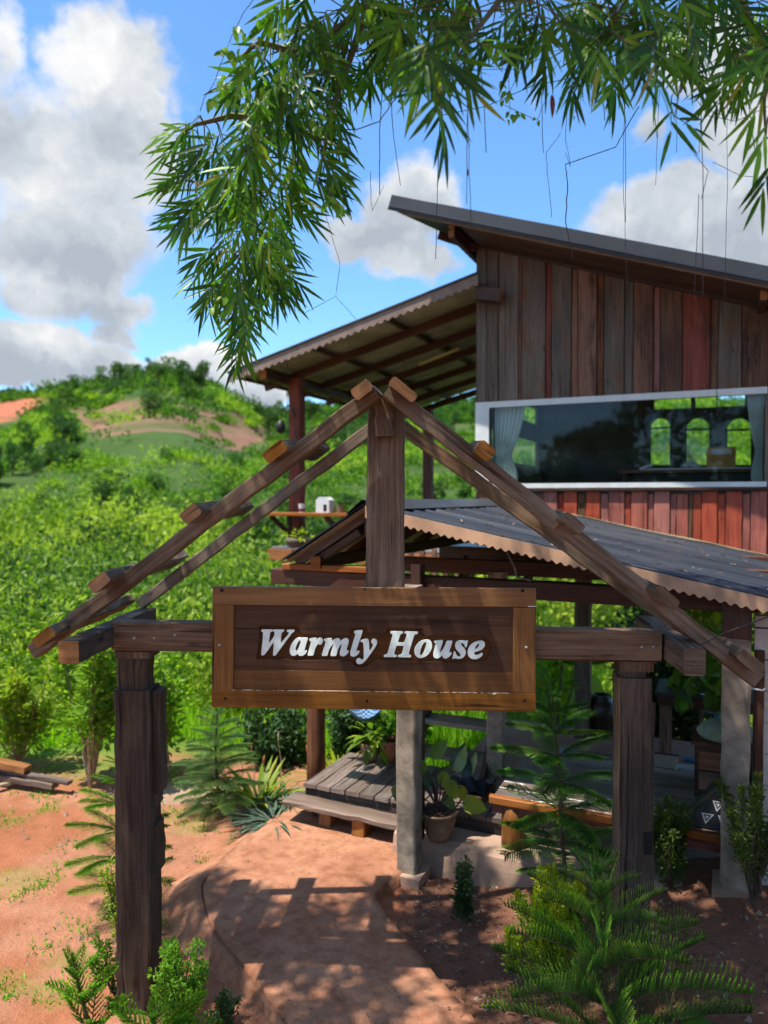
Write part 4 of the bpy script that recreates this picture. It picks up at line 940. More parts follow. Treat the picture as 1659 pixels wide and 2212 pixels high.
def patio_roof():
    B0 = -.30; aR_, zR = hp(1040, 596, B0); aL, zL = hp(498, 812, B0); sl = (zR - zL) / (aR_ - aL); zz = lambda a: zL + sl * (a - aL)
    a1 = .12; B1 = 5.75; Bw = .02
    names = []
    # corrugated sheets, each 0.76 m wide, lines run down the slope
    bb = B0; i = 0
    while bb < B1:
        be = min(bb + .76, B1); ar = a1 if be <= 0.1 else -.03; b = MB(); e = .004 * (i % 2)
        corrug(b, [H(aL, bb, zz(aL) + .02 + e), H(aL, be + .03, zz(aL) + .02 + e), H(ar, be + .03, zz(ar) + .02 + e), H(ar, bb, zz(ar) + .02 + e)], max(1, int((be - bb) / .076)), .009)
        b.build('roof_sheet', 'roof_under', house, smooth=True); bb = be; i += 1
    b = MB(); P = [(aL - .02, B0 - .02), (a1, B0 - .02), (-.03, .05), (-.03, B1), (aL - .02, B1)]; lo = [H(a, q, zz(a) + .036) for a, q in P]; hi = [H(a, q, zz(a) + .052) for a, q in P]
    b.poly(hi); b.poly(lo[::-1]); [b.poly([lo[k], lo[(k + 1) % 5], hi[(k + 1) % 5], hi[k]]) for k in range(5)]; b.build('roof_covering', 'roof_slate', house)
    b = MB(); scallop(b, H(aL + .0, B0 - .03, zz(aL) + .035), H(a1, B0 - .03, zz(a1) + .035), .135, .115, .016, -BX, th=-.004); b.build('scalloped_flashing', 'flashing_brown', house)
    b = MB(); b.timber(H(aL - .03, B0 - .035, zz(aL) + .045), H(a1, B0 - .035, zz(a1) + .045), .03, .03, up=UPV, seg=10, jit=.0006); b.build('roof_edge_cap', 'roof_fascia', house)
    b = MB(); b.timber(H(aL + .02, B0 - .02, zz(aL) - .005), H(aL + .02, B1, zz(aL) - .005), .03, .05, up=UPV, seg=10, jit=.001); b.build('eave_board', 'beam_dark', house)
    # rafters follow the slope, purlins cross them
    for q in (.45, 1.45, 2.45, 3.45, 4.45, 5.55):
        b = MB(); b.timber(H(aL + .12, q, zz(aL + .12) - .11), H(-.04, q, zz(-.04) - .11), .06, .12, up=UPV, seg=5, jit=.001); b.build('rafter', 'beam_dark', house)
    for a, e in ((aL + .55, 1), (-2.35, 0), (-1.2, 0), (-.35, 0)):
        b = MB(); b0 = B0 + .04 if e else B0 + .03
        if a < -.9 or e:
            b.timber(H(a, b0, zz(a) - .035 - (.10 if e else 0)), H(a, B1 - .05, zz(a) - .035 - (.10 if e else 0)), .07 if not e else .10, .055 if not e else .17, up=UPV, seg=5, jit=.001, endmi=1)
            b.build('purlin', ['beam_dark', 'beam_orange'], house)
    a, z = hp(1036, 630, -.26)
    b = MB(); b.timber(H(a - .06, -.17, z), H(a + .27, -.17, z - .07), .20, .17, up=UPV, seg=2, endmi=1); b.build('purlin', ['beam_dark', 'beam_orange'], house)
    # posts
    for (u, v, bq) in ((642, 850, .45), (925, 889, 5.45)):
        a, _ = hp(u, 1000, bq); b = MB(); w = .19
        b.timber(H(a, bq, 2.1), H(a, bq, zz(a) - .16), w, w, up=BX, seg=12, jit=.002, ch=.012, mi=0)
        b.build('post', 'beam_orange' if 0 else 'plank_red', house)
    # fluorescent tube under the sheets
    b = MB(); p0 = H(*(lambda t: (t[0], 2.2, t[1]))(hp(905, 787, 2.2))); p1 = H(*(lambda t: (t[0], 2.2, t[1]))(hp(991, 753, 2.2)))
    b.timber(p0, p1, .055, .045, up=UPV, seg=2, jit=0, ch=.012); b.build('ceiling_light', 'lamp_cream', house)
    # balcony: deck, rail shelf, brackets, balusters
    aB = hp(600, 1165, .0)[0]
    i = 0
    for q in np.arange(-.1, 5.6, .16):
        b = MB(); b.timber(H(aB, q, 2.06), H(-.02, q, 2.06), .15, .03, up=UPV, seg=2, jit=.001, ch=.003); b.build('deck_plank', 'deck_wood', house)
    for q in (-.18, 5.6):
        b = MB(); b.timber(H(aB - .05, q, 1.96), H(.0, q, 1.96), .08, .16, up=UPV, seg=5, jit=.002); b.build('floor_beam', 'beam_orange', house)
    b = MB(); b.timber(H(aB - .04, -.1, 1.955), H(aB - .04, 5.6, 1.955), .07, .15, up=UPV, seg=5, jit=.002); b.build('floor_beam', 'beam_dark', house)
    a0, zs = hp(582, 1110, .15); a1_, _ = hp(775, 1110, .15)
    b = MB(); b.timber(H(a0, .12, zs), H(a1_ + .5, .12, zs), .34, .05, up=UPV, seg=5, jit=.002, endmi=0); b.build('rail_shelf', 'beam_orange', house)
    for u in (598, 715):
        a, _ = hp(u, 1115, .15); b = MB(); b.timber(H(a, -.02, zs - .03), H(a + .16, .25, zs - .30), .05, .07, up=UPV, seg=2); b.timber(H(a + .16, .25, 2.0), H(a + .16, .25, zs - .02), .06, .06, up=BX, seg=2); b.build('shelf_bracket', 'beam_dark', house)
    for k in range(9):
        a = a1_ + .45 + k * .17; b = MB(); b.timber(H(a, -.22, 1.62), H(a, -.22, 2.12), .07, .03, up=BX, seg=2, jit=.001); b.build('baluster', 'plank_brown', house)
patio_roof()

PR = {}
def porch_roof():
    """low gable roof in front: short steep left slope, long right slope"""
    B0 = -4.36; aT, zT = hp(880, 1116, B0); aE, zE = hp(1659, 1296, B0); sr = (zE - zT) / (aE - aT)
    aG, zG = hp(786, 1087, B0); zG = zT + sr * (aG - aT); aL, zL = hp(612, 1214, B0); s2 = (zG - zL) / (aG - aL)
    zr = lambda a: zG + sr * (a - aG); zl = lambda a: zG - s2 * (aG - a); aR = aE + 1.1
    PR.update(dict(zr=zr, zl=zl, aG=aG, aL=aL, aR=aR))
    B1 = -.04; bb = B0; i = 0
    while bb < B1 - .02:
        be = min(bb + .76, B1); e = .004 * (i % 2)
        b = MB(); corrug(b, [H(aG, bb, zG + e), H(aG, be, zG + e), H(aR, be, zr(aR) + e), H(aR, bb, zr(aR) + e)], max(1, int((be - bb) / .19)), .021); b.build('roof_sheet', 'roof_metal', house, smooth=True)
        b = MB(); corrug(b, [H(aL, bb, zL + e - .004), H(aL, be, zL + e - .004), H(aG, be, zG + e - .004), H(aG, bb, zG + e - .004)], max(1, int((be - bb) / .076)), .010); b.build('roof_sheet', 'roof_under', house, smooth=True); bb = be; i += 1
    b = MB(); P = [H(aL - .01, B0, zL + .014), H(aL - .01, B0, zL + .026), H(aL - .01, B1, zL + .014), H(aL - .01, B1, zL + .026), H(aG, B0, zG + .014), H(aG, B0, zG + .026), H(aG, B1, zG + .014), H(aG, B1, zG + .026)]
    b.hexa([P[0], P[1], P[2], P[3], P[4], P[5], P[6], P[7]]); b.build('roof_covering', 'roof_slate', house)
    # ridge cap
    b = MB(); q = [H(aG - .14, B0 - .03, zl(aG - .14) + .03), H(aG, B0 - .03, zG + .055), H(aG + .24, B0 - .03, zr(aG + .24) + .03)]; w = [p + BX * (B1 - B0 + .03) for p in q]
    b.poly([q[0], q[1], w[1], w[0]]); b.poly([q[1], q[2], w[2], w[1]]); b.build('ridge_cap', 'roof_fascia', house)
    # scalloped tan flashing on the front edge
    b = MB(); scallop(b, H(aG + .02, B0 - .02, zr(aG + .02) + .012), H(aR, B0 - .02, zr(aR) + .012), .088, .0605, .0095, -BX, th=-.003); b.build('scalloped_flashing', 'flashing_tan', house)
    b = MB(); b.timber(H(aG + .02, B0 + .03, zr(aG + .02) + .022), H(aR, B0 + .03, zr(aR) + .022), .10, .008, up=UPV, seg=14, jit=.0008, ch=.002); b.build('roof_edge_cap', 'roof_fascia', house)
    b = MB(); b.timber(H(aG + .5, -.14, zr(aG + .5) + .022), H(aR, -.14, zr(aR) + .022), .02, .012, up=UPV, seg=14, jit=.003, ch=.002); b.build('seal_line', 'pale_rope', house)
    # barge rafters and underside framing
    b = MB(); b.timber(H(aL + .05, B0 + .14, zl(aL + .05) - .045), H(aG, B0 + .14, zG - .045), .05, .07, up=UPV, seg=5, jit=.001); b.build('rafter', 'grey_board', house)
    for q in (B0 + .34, -3.4, -2.6, -1.8, -1.0, -.2):
        b = MB(); b.timber(H(aL + .10, q, zl(aL + .10) - .06), H(aG, q, zG - .06), .05, .08, up=UPV, seg=3, jit=.001); b.build('rafter', 'beam_dark', house)
        b = MB(); b.timber(H(aG, q, zG - .06), H(aR - .1, q, zr(aR - .1) - .06), .05, .09, up=UPV, seg=6, jit=.001); b.build('rafter', 'beam_dark', house)
    b = MB(); b.timber(H(aG, B0 + .1, zG - .15), H(aG, B1, zG - .15), .09, .14, up=UPV, seg=4); b.build('ridge_beam', 'beam_dark', house)
    # tie beams along the front, sunlight on the top painted as an orange strip
    aS, zS = hp(592, 1243, -4.2); aQ, _ = hp(800, 1243, -4.2)
    b = MB(); b.timber(H(aS, -4.18, zS), H(3.6, -4.18, zS - .02), .14, .125, up=UPV, seg=12, jit=.002, endmi=0); b.build('tie_beam', 'beam_orange' if 0 else 'beam_dark', house)
    b = MB(); b.timber(H(aS + .12, -4.22, zS + .085), H(aQ + .2, -4.22, zS + .085), .10, .05, up=UPV, seg=6, jit=.002); b.build('tie_beam', 'beam_orange', house)
    b = MB(); b.timber(H(aL + .25, -4.28, zS + .13), H(aL + .25, -.2, zS + .13), .09, .10, up=UPV, seg=6, jit=.002, endmi=1); b.build('eave_beam', ['beam_dark', 'beam_orange'], house)
    b = MB(); b.timber(H(aG - .1, -4.2, zG - .2), H(aG - .55, -4.2, zS + .1), .06, .09, up=BX, seg=2); b.build('brace', 'beam_dark', house)
    for q in (-2.6, -1.0):
        b = MB(); b.timber(H(aS + .3, q, zS - .01), H(4.6, q, zS - .02), .12, .14, up=UPV, seg=6, jit=.002); b.build('tie_beam', 'beam_dark', house)
    # upper floor joists and boards under the room
    for k in range(7):
        b = MB(); b.timber(H(.2 + k * .75, .0, 2.08), H(.2 + k * .75, 4.2, 2.08), .07, .16, up=UPV, seg=3); b.build('floor_joist', 'beam_dark', house)
    b = MB(); b.timber(H(-.1, .0, 1.95), H(5.0, .0, 1.95), .14, .20, up=UPV, seg=8, jit=.002); b.build('floor_beam', 'beam_dark', house)
    b = MB(); HB(b, 0, HW['aR'], .05, 4.4, 2.165, 2.19); b.build('floor_boards', 'beam_dark', house)
    # posts
    def post(u, vb, zb, bloc=None, w=.14, mat='concrete_post', ztop=None, name='porch_post', Y=None, lift=0):
        p = onz(u, vb, zb); a, bb_ = (p - H0).dot(AX), (p - H0).dot(BX)
        zt = ztop if ztop else zS + .0
        b = MB(); b.timber(H(a, bb_, zb - .25), H(a, bb_, zt), w, w, up=BX, seg=14, jit=.0022, ch=.010); return b.build(name, mat, house), a, bb_
    o, a, bb_ = post(884, 1884, .02, w=.15)
    c = MB(); HB(c, a - .13, a + .13, bb_ - .13, bb_ + .13, -.2, .045); c.build('post_footing', 'concrete_slab', house)
    o2, a2, b2 = post(1073, 1706, .22, w=.145)
    c = MB(); c.timber(H(a + .02, bb_ + .12, .22), H(a + .02, bb_ + .12, 2.3), .08, .10, up=BX, seg=6); c.build('prop_post', 'beam_dark', house)
    post(1259, 1592, .22, w=.16, mat='grey_board')
    c = MB(); p = onz(683, 1688, .03); a, q = (p - H0).dot(AX), (p - H0).dot(BX)
    c.tube([H(a, q, z) for z in (-.2, .3, .8, 1.3, 1.8, 2.12)], [.098, .092, .09, .088, .086, .085], 14); c.build('log_post', 'plank_brown', house, smooth=True)
    # big right column and the pale block wall
    p = onz(1586, 1916, .30); aC, bC = (p - H0).dot(AX), (p - H0).dot(BX); PR.update(aC=aC, bC=bC)
    c = MB(); c.timber(H(aC, bC, -.1), H(aC, bC, zr(aC) - .30), .165, .18, up=BX, seg=16, jit=.003, ch=.012); c.build('porch_column', 'concrete_post', house)
    c = MB(); c.timber(H(aC, bC, zr(aC) - .32), H(aC, bC, zr(aC) - .06), .17, .17, up=BX, seg=2, endmi=1); c.build('post_stub', ['beam_dark', 'beam_orange'], house)
    c = MB(); HB(c, aC - .13, aC + .13, bC - .13, bC + .13, .0, .33); c.build('column_base', 'concrete_slab', house)
    zt = zr(aC) - .14; rows = int((zt - .2) / .2) + 1
    x0 = aC + .10
    for r_ in range(rows):
        x = x0 - (.2 if r_ % 2 else 0)
        while x < x0 + 1.9:
            xa, xb = max(x, x0), min(x + .39, x0 + 1.9); z0 = .18 + r_ * .2; z1 = min(z0 + .188, zr((xa + xb) / 2) - .12)
            if xb - xa > .03 and z1 - z0 > .02:
                c = MB(); dd = R.uniform(-.002, .002); HB(c, xa + .005, xb - .005, bC + .03 + dd, bC + .11, z0, z1); c.build('block', 'block_wall', house)
            x += .40
    c = MB(); HB(c, x0, x0 + 1.9, bC + .036, bC + .10, .1, zr(x0 + 1.9) - .2); c.build('mortar_bed', 'mortar', house)
    a, z = hp(1638, 1600, bC - .02); c = MB(); c.timber(H(a, bC - .0, .25), H(a, bC - .0, zr(a) - .35), .055, .05, up=BX, seg=8, jit=.002); c.build('drain_batten', 'beam_dark', house)
    a, z = hp(1640, 1490, bC - .05); c = MB(); c.tube([H(a - .05, bC - .03, z), H(a + .02, bC - .06, z), H(a + .03, bC - .02, z)], .007, 6); c.build('hook', 'paper_white', house)
    a, z = hp(1112, 1190, -4.1); c = MB(); c.tube([H(a - .05, -4.3, z + .14), H(a, -4.3, z), H(a + .05, -4.3, z - .10), H(a + .07, -4.3, z - .17), H(a + .12, -4.3, z - .18), H(a + .17, -4.3, z - .19)], .008, 6); c.build('wire', 'grey_board', house)
porch_roof()
def roof_leaves():
    n = 240; a = rng.uniform(PR['aG'] + .1, PR['aR'] - .8, n); bq = rng.uniform(-4.2, -.2, n); P = np.array([tuple(H(x, y, PR['zr'](x) + .03)) for x, y in zip(a, bq)]); d = rng.normal(size=(n, 3)); d[:, 2] = -.15; V, Fa = kite(P, d, np.tile([[.2, 0, 1]], (n, 1)), rng.uniform(.03, .09, n), rng.uniform(.008, .018, n))
    tag(np_mesh('fallen_leaves', V, Fa, kite_uv(n, rng.random(n)), 'litter_leaf'), kind='stuff')

# ---------------------------------------------------------------- stair, platforms, benches
def stair():
    p = at(905, 1618, 6.9); a, b0 = (p - H0).dot(AX), (p - H0).dot(BX); w = .66
    st = thing('open_stair', 'open wooden stair of dark planks climbing to the upper floor between the concrete porch posts', 'stair', tuple(H(a + w / 2, b0 + .5, .22)))
    z0 = p.z; n = 7
    for sd in (-.03, w + .03):
        b = MB(); b.timber(H(a + sd, b0 - .45, z0 - .42), H(a + sd, b0 + .22 * n, z0 + .235 * n), .05, .20, up=UPV, seg=4, jit=.001); b.build('stringer', 'beam_dark', st)
    for k in range(-1, n):
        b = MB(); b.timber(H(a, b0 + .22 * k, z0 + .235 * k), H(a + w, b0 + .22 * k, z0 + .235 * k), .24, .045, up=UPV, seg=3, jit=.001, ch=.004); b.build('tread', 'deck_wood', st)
stair()
def left_platform():
    top = .36; p = onz(655, 1690, top); a0, b0 = (p - H0).dot(AX), (p - H0).dot(BX); q = onz(802, 1633, top); b1 = (q - H0).dot(BX)
    t = thing('plank_platform', 'low platform of weathered planks with a black front board beside the path', 'platform', tuple(H(a0 + .7, (b0 + b1) / 2, .06)))
    w = .135; n = 13
    for k in range(n):
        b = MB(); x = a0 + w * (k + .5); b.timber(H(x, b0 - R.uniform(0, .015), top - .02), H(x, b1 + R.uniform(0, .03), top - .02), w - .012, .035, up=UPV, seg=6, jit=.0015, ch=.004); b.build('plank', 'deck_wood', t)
    b = MB(); b.timber(H(a0 + .01, b0 + .03, top - .10), H(a0 + w * n, b0 + .03, top - .10), .03, .12, up=UPV, seg=8, jit=.002); b.build('front_board', 'black_board', t)
    b = MB(); b.timber(H(a0 + .03, b0 + .06, top - .10), H(a0 + .03, b1, top - .10), .03, .11, up=UPV, seg=4, jit=.002); b.build('side_board', 'black_board', t)
    for (x, y) in ((a0 + .1, b0 + .1), (a0 + w * n - .1, b0 + .1), (a0 + .1, b1 - .1), (a0 + w * n - .1, b1 - .1)):
        b = MB(); b.timber(H(x, y, .0), H(x, y, top - .05), .1, .1, up=BX, seg=2); b.build('leg', 'beam_dark', t)
    # step board in front
    z = .25; p = onz(612, 1727, z); a1, c0 = (p - H0).dot(AX), (p - H0).dot(BX); q = onz(880, 1779, z)
    t2 = thing('step_bench', 'long single-board step on short blocks in front of the plank platform', 'bench', tuple(H(a1 + .6, c0 + .1, .06)))
    b = MB(); b.timber(H(a1, c0 + .10, z - .025), H(a1 + 1.45, c0 + .10, z - .045), .23, .05, up=UPV, seg=12, jit=.004, ch=.01); b.build('board', 'grey_board', t2)
    for u in (700, 772):
        p = onz(u, 1808 - (772 - u) * .30, .06); a, c = (p - H0).dot(AX), (p - H0).dot(BX); b = MB(); b.timber(H(a, c + .07, .03), H(a, c + .07, z - .055), .115, .13, up=BX, seg=3, jit=.002); b.build('block_leg', 'bench_wood', t2)
    b = MB(); b.timber(H(a1 + 1.3, c0 + .1, .03), H(a1 + 1.3, c0 + .1, z - .055), .11, .13, up=BX, seg=2); b.build('block_leg', 'bench_wood', t2)
left_platform()
def sitting_platform():
    top = .587; slab = .22; a0, b0 = hz(1056, 1722, top); a1 = a0 + 1.75; b1 = b0 + 1.15
    t = thing('sitting_platform', 'broad dark plank sitting platform with orange front rail behind the young conifer', 'platform', tuple(H((a0 + a1) / 2, (b0 + b1) / 2, slab)))
    n = 8; w = (b1 - b0 - .07) / n
    for k in range(n):
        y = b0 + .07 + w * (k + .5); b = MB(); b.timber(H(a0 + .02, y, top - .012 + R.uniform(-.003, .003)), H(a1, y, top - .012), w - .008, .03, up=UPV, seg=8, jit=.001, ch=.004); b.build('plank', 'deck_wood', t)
    b = MB(); b.timber(H(a0, b0 + .03, top - .02), H(a1 + .02, b0 + .03, top - .02), .055, .06, up=UPV, seg=10, jit=.0015, ch=.008); b.build('front_rail', 'beam_orange', t)
    b = MB(); b.timber(H(a0 + .02, b0 + .045, top - .085), H(a1, b0 + .045, top - .085), .03, .07, up=UPV, seg=8, jit=.001); b.build('apron', 'plank_red', t)
    b = MB(); c = H(a0 + .16, b0 + .09, 0); b.tube([c + UPV * z for z in (slab - .03, .3, .42, top - .04)], [.088, .086, .085, .084], 14); b.build('log_leg', 'bench_wood', t, smooth=True)
    for (x, y) in ((a1 - .12, b0 + .08), (a1 - .12, b1 - .1), (a0 + .12, b1 - .1)):
        b = MB(); b.timber(H(x, y, slab - .05), H(x, y, top - .05), .07, .07, up=BX, seg=3); b.build('leg', 'bench_wood', t)
    # higher platform behind
    t3 = thing('plank_platform', 'lower plank platform directly behind the sitting platform under the porch', 'platform', tuple(H(a0 + 1.2, b1 + .4, slab)))
    tp = .37; c0 = b1 + .04; n = 5
    for k in range(n):
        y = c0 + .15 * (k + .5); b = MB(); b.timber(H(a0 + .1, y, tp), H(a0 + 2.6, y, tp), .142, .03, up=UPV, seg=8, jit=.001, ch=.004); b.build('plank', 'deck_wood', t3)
    b = MB(); b.timber(H(a0 + .1, c0 - .012, tp - .06), H(a0 + 2.6, c0 - .012, tp - .06), .025, .09, up=UPV, seg=6); b.build('front_board', 'beam_dark', t3)
    for x in (a0 + .2, a0 + 1.3, a0 + 2.4):
        for y in (c0 + .1, c0 + .65):
            b = MB(); b.timber(H(x, y, slab - .02), H(x, y, tp - .016), .08, .08, up=BX, seg=2); b.build('leg', 'beam_dark', t3)
    # folded mats
    ax, zx = hp(1462, 1650, c0 + .35); m = thing('folded_mat', 'folded striped dark red mat lying on the lower plank platform', 'mat', tuple(H(ax, c0 + .3, tp)))
    for i in range(4):
        b = MB(); b.timber(H(ax - .22 + i * .02, c0 + .12, tp + .035 + i * .032), H(ax - .22 + i * .02, c0 + .58, tp + .035 + i * .032), .42 - i * .03, .03, up=UPV, seg=3, jit=.003, ch=.012); b.build('fold', 'mat_cloth' if i == 3 else 'plank_red', m)
    # cabinet
    x0 = hp(1500, 1640, b0 + .62)[0]; cb = thing('low_cabinet', 'dark wooden cabinet on the platform beside the concrete column', 'cabinet', tuple(H(x0 + .3, b0 + .8, top)))
    b = MB(); HB(b, x0, x0 + .55, b0 + .62, b0 + 1.02, top + .006, .98); b.build('carcass', 'beam_dark', cb)
    b = MB(); HB(b, x0 - .02, x0 + .57, b0 + .60, b0 + 1.04, .982, 1.01); b.build('top_board', 'plank_brown', cb)
    for i in range(2):
        b = MB(); HB(b, x0 + .03, x0 + .27, b0 + .604, b0 + .618, .66 + i * .15, .79 + i * .15); b.build('drawer_front', 'plank_brown', cb)
    c = MB(); c.lathe(H(x0 + .22, b0 + .82, 1.012), [(0.0, 0.0), (.20, 0), (.215, .03), (.16, .09), (.09, .12), (0, .125)], 18); o = c.build('cushion', 'green_cloth', smooth=True); tag(o, 'flat pale green cushion lying on top of the dark cabinet', 'cushion')
    # triangular cushion
    ca = hp(1480, 1780, b0 + .12)[0]; cu = thing('triangle_cushion', 'black triangular back cushion patterned with white triangles leaning on the platform edge', 'cushion', tuple(H(ca + .15, b0 + .2, top)))
    z0 = top + .012; Pf = [H(ca, b0 + .08, z0), H(ca + .36, b0 + .08, z0), H(ca + .24, b0 + .16, z0 + .30)]; Pb = [p + BX * .26 for p in Pf]
    b = MB(); b.poly(Pf); b.poly(Pb[::-1]); [b.poly([Pf[i], Pb[i], Pb[(i + 1) % 3], Pf[(i + 1) % 3]]) for i in range(3)]; b.build('body', 'black_plastic', cu)
    e1 = Pf[1] - Pf[0]; e2 = Pf[2] - Pf[0]; nn = e1.cross(e2).normalized(); nn = -nn if nn.y > 0 else nn
    for i in range(3):
        for j in range(3 - i):
            o_ = Pf[0] + e1 * (.08 + i * .28) + e2 * (.08 + j * .28) + nn * .004; A = [o_ + e1 * .03 + e2 * .21, o_ + e1 * .21 + e2 * .21, o_ + e1 * .21 + e2 * .02]
            A = [o_ + e1 * .0 + e2 * .22, o_ + e1 * .22 + e2 * .22 - e1 * .0, o_ + e1 * .22 + e2 * .0]
            c = (A[0] + A[1] + A[2]) / 3; b = MB()
            for k in range(3):
                p, q = A[k], A[(k + 1) % 3]; b.poly([p, q, q.lerp(c, .34), p.lerp(c, .34)])
            b.poly([x.lerp(c, .68) for x in A]); b.build('triangle_motif', 'paper_white', cu)
sitting_platform()

# ---------------------------------------------------------------- objects on and around the porch
def porch_things():
    slab = .22
    # sink counter
    zc = .93; a0, b0 = hz(1420, 1497, zc); t = thing('sink_counter', 'dark outdoor sink counter with steel top and blue waste pipe behind the gate post', 'counter', tuple(H(a0 + .5, b0 + .25, slab)))
    b = MB(); HB(b, a0, a0 + 1.05, b0, b0 + .55, zc - .11, zc - .01); b.build('counter_frame', 'beam_dark', t)
    b = MB(); HB(b, a0 - .02, a0 + 1.07, b0 - .02, b0 + .57, zc - .008, zc + .012); b.build('counter_top', 'roof_fascia', t)
    b = MB(); b.lathe(H(a0 + .52, b0 + .27, zc + .014), [(.24, 0), (.24, .006), (.19, .006), (.17, -.01), (0, -.012)], 24); b.build('basin', 'steel_sink', t, smooth=True)
    b = MB(); b.lathe(H(a0 + .52, b0 + .27, zc - .2), [(0, 0), (.15, .02), (.2, .08), (.2, .088)], 20); b.build('basin_underside', 'steel_sink', t, smooth=True)
    for (x, y) in ((.06, .06), (.99, .06), (.06, .49), (.99, .49)):
        b = MB(); b.timber(H(a0 + x, b0 + y, slab), H(a0 + x, b0 + y, zc - .11), .08, .08, up=BX, seg=2); b.build('leg', 'plank_brown', t)
    b = MB(); c = H(a0 + .52, b0 + .27, 0); b.tube([c + UPV * z for z in (zc - .2, .5, .32)] + [c + UPV * .25 - AX * .03, c + UPV * .24 - AX * .18, c + UPV * .24 - AX * .30], .024, 10); b.build('waste_pipe', 'blue_pipe', t, smooth=True)
    # water jars
    for (u, v, s, lab) in ((1300, 1590, 1.0, 'large dark glazed water jar at the back edge of the porch slab'), (1345, 1588, .78, 'smaller brown jar half hidden behind the right gate post')):
        p = onz(u, v, slab + .0); j = thing('water_jar', lab, 'jar', tuple(p)); b = MB(); b.lathe(p, [(r * s, z * s) for r, z in ((.09, 0), (.13, .08), (.165, .2), (.17, .28), (.14, .38), (.10, .42), (.11, .45), (.095, .45), (.09, .40))], 22); b.build('body', 'dark_jar', j, smooth=True)
    # terracotta pots on the left platform
    for (u, v, z, s, lab, tilt) in ((842, 1640, .375, 1.0, 'round terracotta pot on the plank platform beside the concrete post', .0), (800, 1640, .375, .85, 'dark clay pot at the back of the plank platform', 0)):
        p = onz(u, v, z); j = thing('clay_pot', lab, 'pot', tuple(p)); b = MB(); b.lathe(p, [(r * s, zz * s) for r, zz in ((0, 0), (.07, 0), (.10, .08), (.115, .16), (.12, .19), (.105, .19), (.09, .15))], 20); b.build('pot', 'terracotta' if s == 1 else 'clay_pot', j, smooth=True)
        rr = random.Random(5 + int(u)); P = []; Dn = []
        n = 46; az = np.array([rr.uniform(0, 2 * PI) for _ in range(n)]); el = np.array([rr.uniform(-.5, 1.1) for _ in range(n)])
        d = np.stack([np.cos(az) * np.cos(el), np.sin(az) * np.cos(el), np.sin(el)], 1); pos = np.array(p) + [0, 0, .2] + d * np.array([rr.uniform(.02, .2) for _ in range(n)])[:, None]
        V, Fa = blade(pos, d + [0, 0, -.2], [0, 0, 1], rng.uniform(.09, .17, n), rng.uniform(.04, .07, n), curl=.25)
        np_mesh('leaves', V, Fa, blade_uv(n, rng.random(n)), 'bush_leaf', j)['kind'] = 'stuff'
    # blue net hammock seat hanging behind the sign
    pc = at(782, 1533, 7.0); h = thing('hanging_net', 'blue and white net hammock hanging below the sign behind the plank platform', 'hammock', tuple(pc)); b = MB(); base = 0; n = 14
    for i in range(n + 1):
        for j in range(n + 1):
            s, t_ = i / n * 2 - 1, j / n * 2 - 1; x = s * .17; z = .12 * s * s - .10 + .07 * t_ * t_ - .05 * s; b.v.append(pc + Vector((x, t_ * .16, z)))
    for i in range(n):
        for j in range(n): q = i * (n + 1) + j; b.face([q, q + n + 1, q + n + 2, q + 1], [(i / n, j / n), ((i + 1) / n, j / n), ((i + 1) / n, (j + 1) / n), (i / n, (j + 1) / n)])
    b.build('net', 'blue_net', h, smooth=True)
    for sx in (-.17, .17):
        b = MB(); b.tube([pc + Vector((sx, 0, .03)), pc + Vector((sx * 1.6, .1, .9))], .006, 5); b.build('cord', 'pale_rope', h)
    # dark cloth thrown on the platform
    p = onz(1012, 1698, .62); p = at(1010, 1690, 6.1); b = MB(); n = 16
    for i in range(n + 1):
        for j in range(n + 1):
            x, y = i / n - .5, j / n - .5; r_ = math.hypot(x, y); b.v.append(p + AX * x * .34 + BX * y * .3 + UPV * (.05 * math.exp(-r_ * r_ * 9) + .03 * math.sin(x * 17 + y * 9) * (1 - r_) + .02 * math.sin(y * 23) - .03))
    for i in range(n):
        for j in range(n): q = i * (n + 1) + j; b.face([q, q + n + 1, q + n + 2, q + 1])
    o = b.build('dark_cloth', 'tshirt_black', smooth=True); tag(o, 'crumpled black cloth lying beside the potted plant in front of the stair', 'cloth')
    sp = thing('cloth_stool', 'low dark stool carrying the crumpled black cloth', 'stool', tuple(p - UPV * .2)); b = MB(); b.timber(p - AX * .2 - UPV * .06, p + AX * .2 - UPV * .06, .3, .04, up=UPV, seg=2); b.build('seat', 'beam_dark', sp)
    for sx in (-.16, .16):
        for sy in (-.1, .1): b = MB(); q = p + AX * sx + BX * sy; b.timber(Vector((q.x, q.y, .2)), q - UPV * .08, .035, .035, up=BX, seg=1); b.build('leg', 'beam_dark', sp)
    # mugs and box on the balcony shelf
    a, z = hp(655, 1101, .12)
    zs = hp(600, 1110, .15)[1] + .026
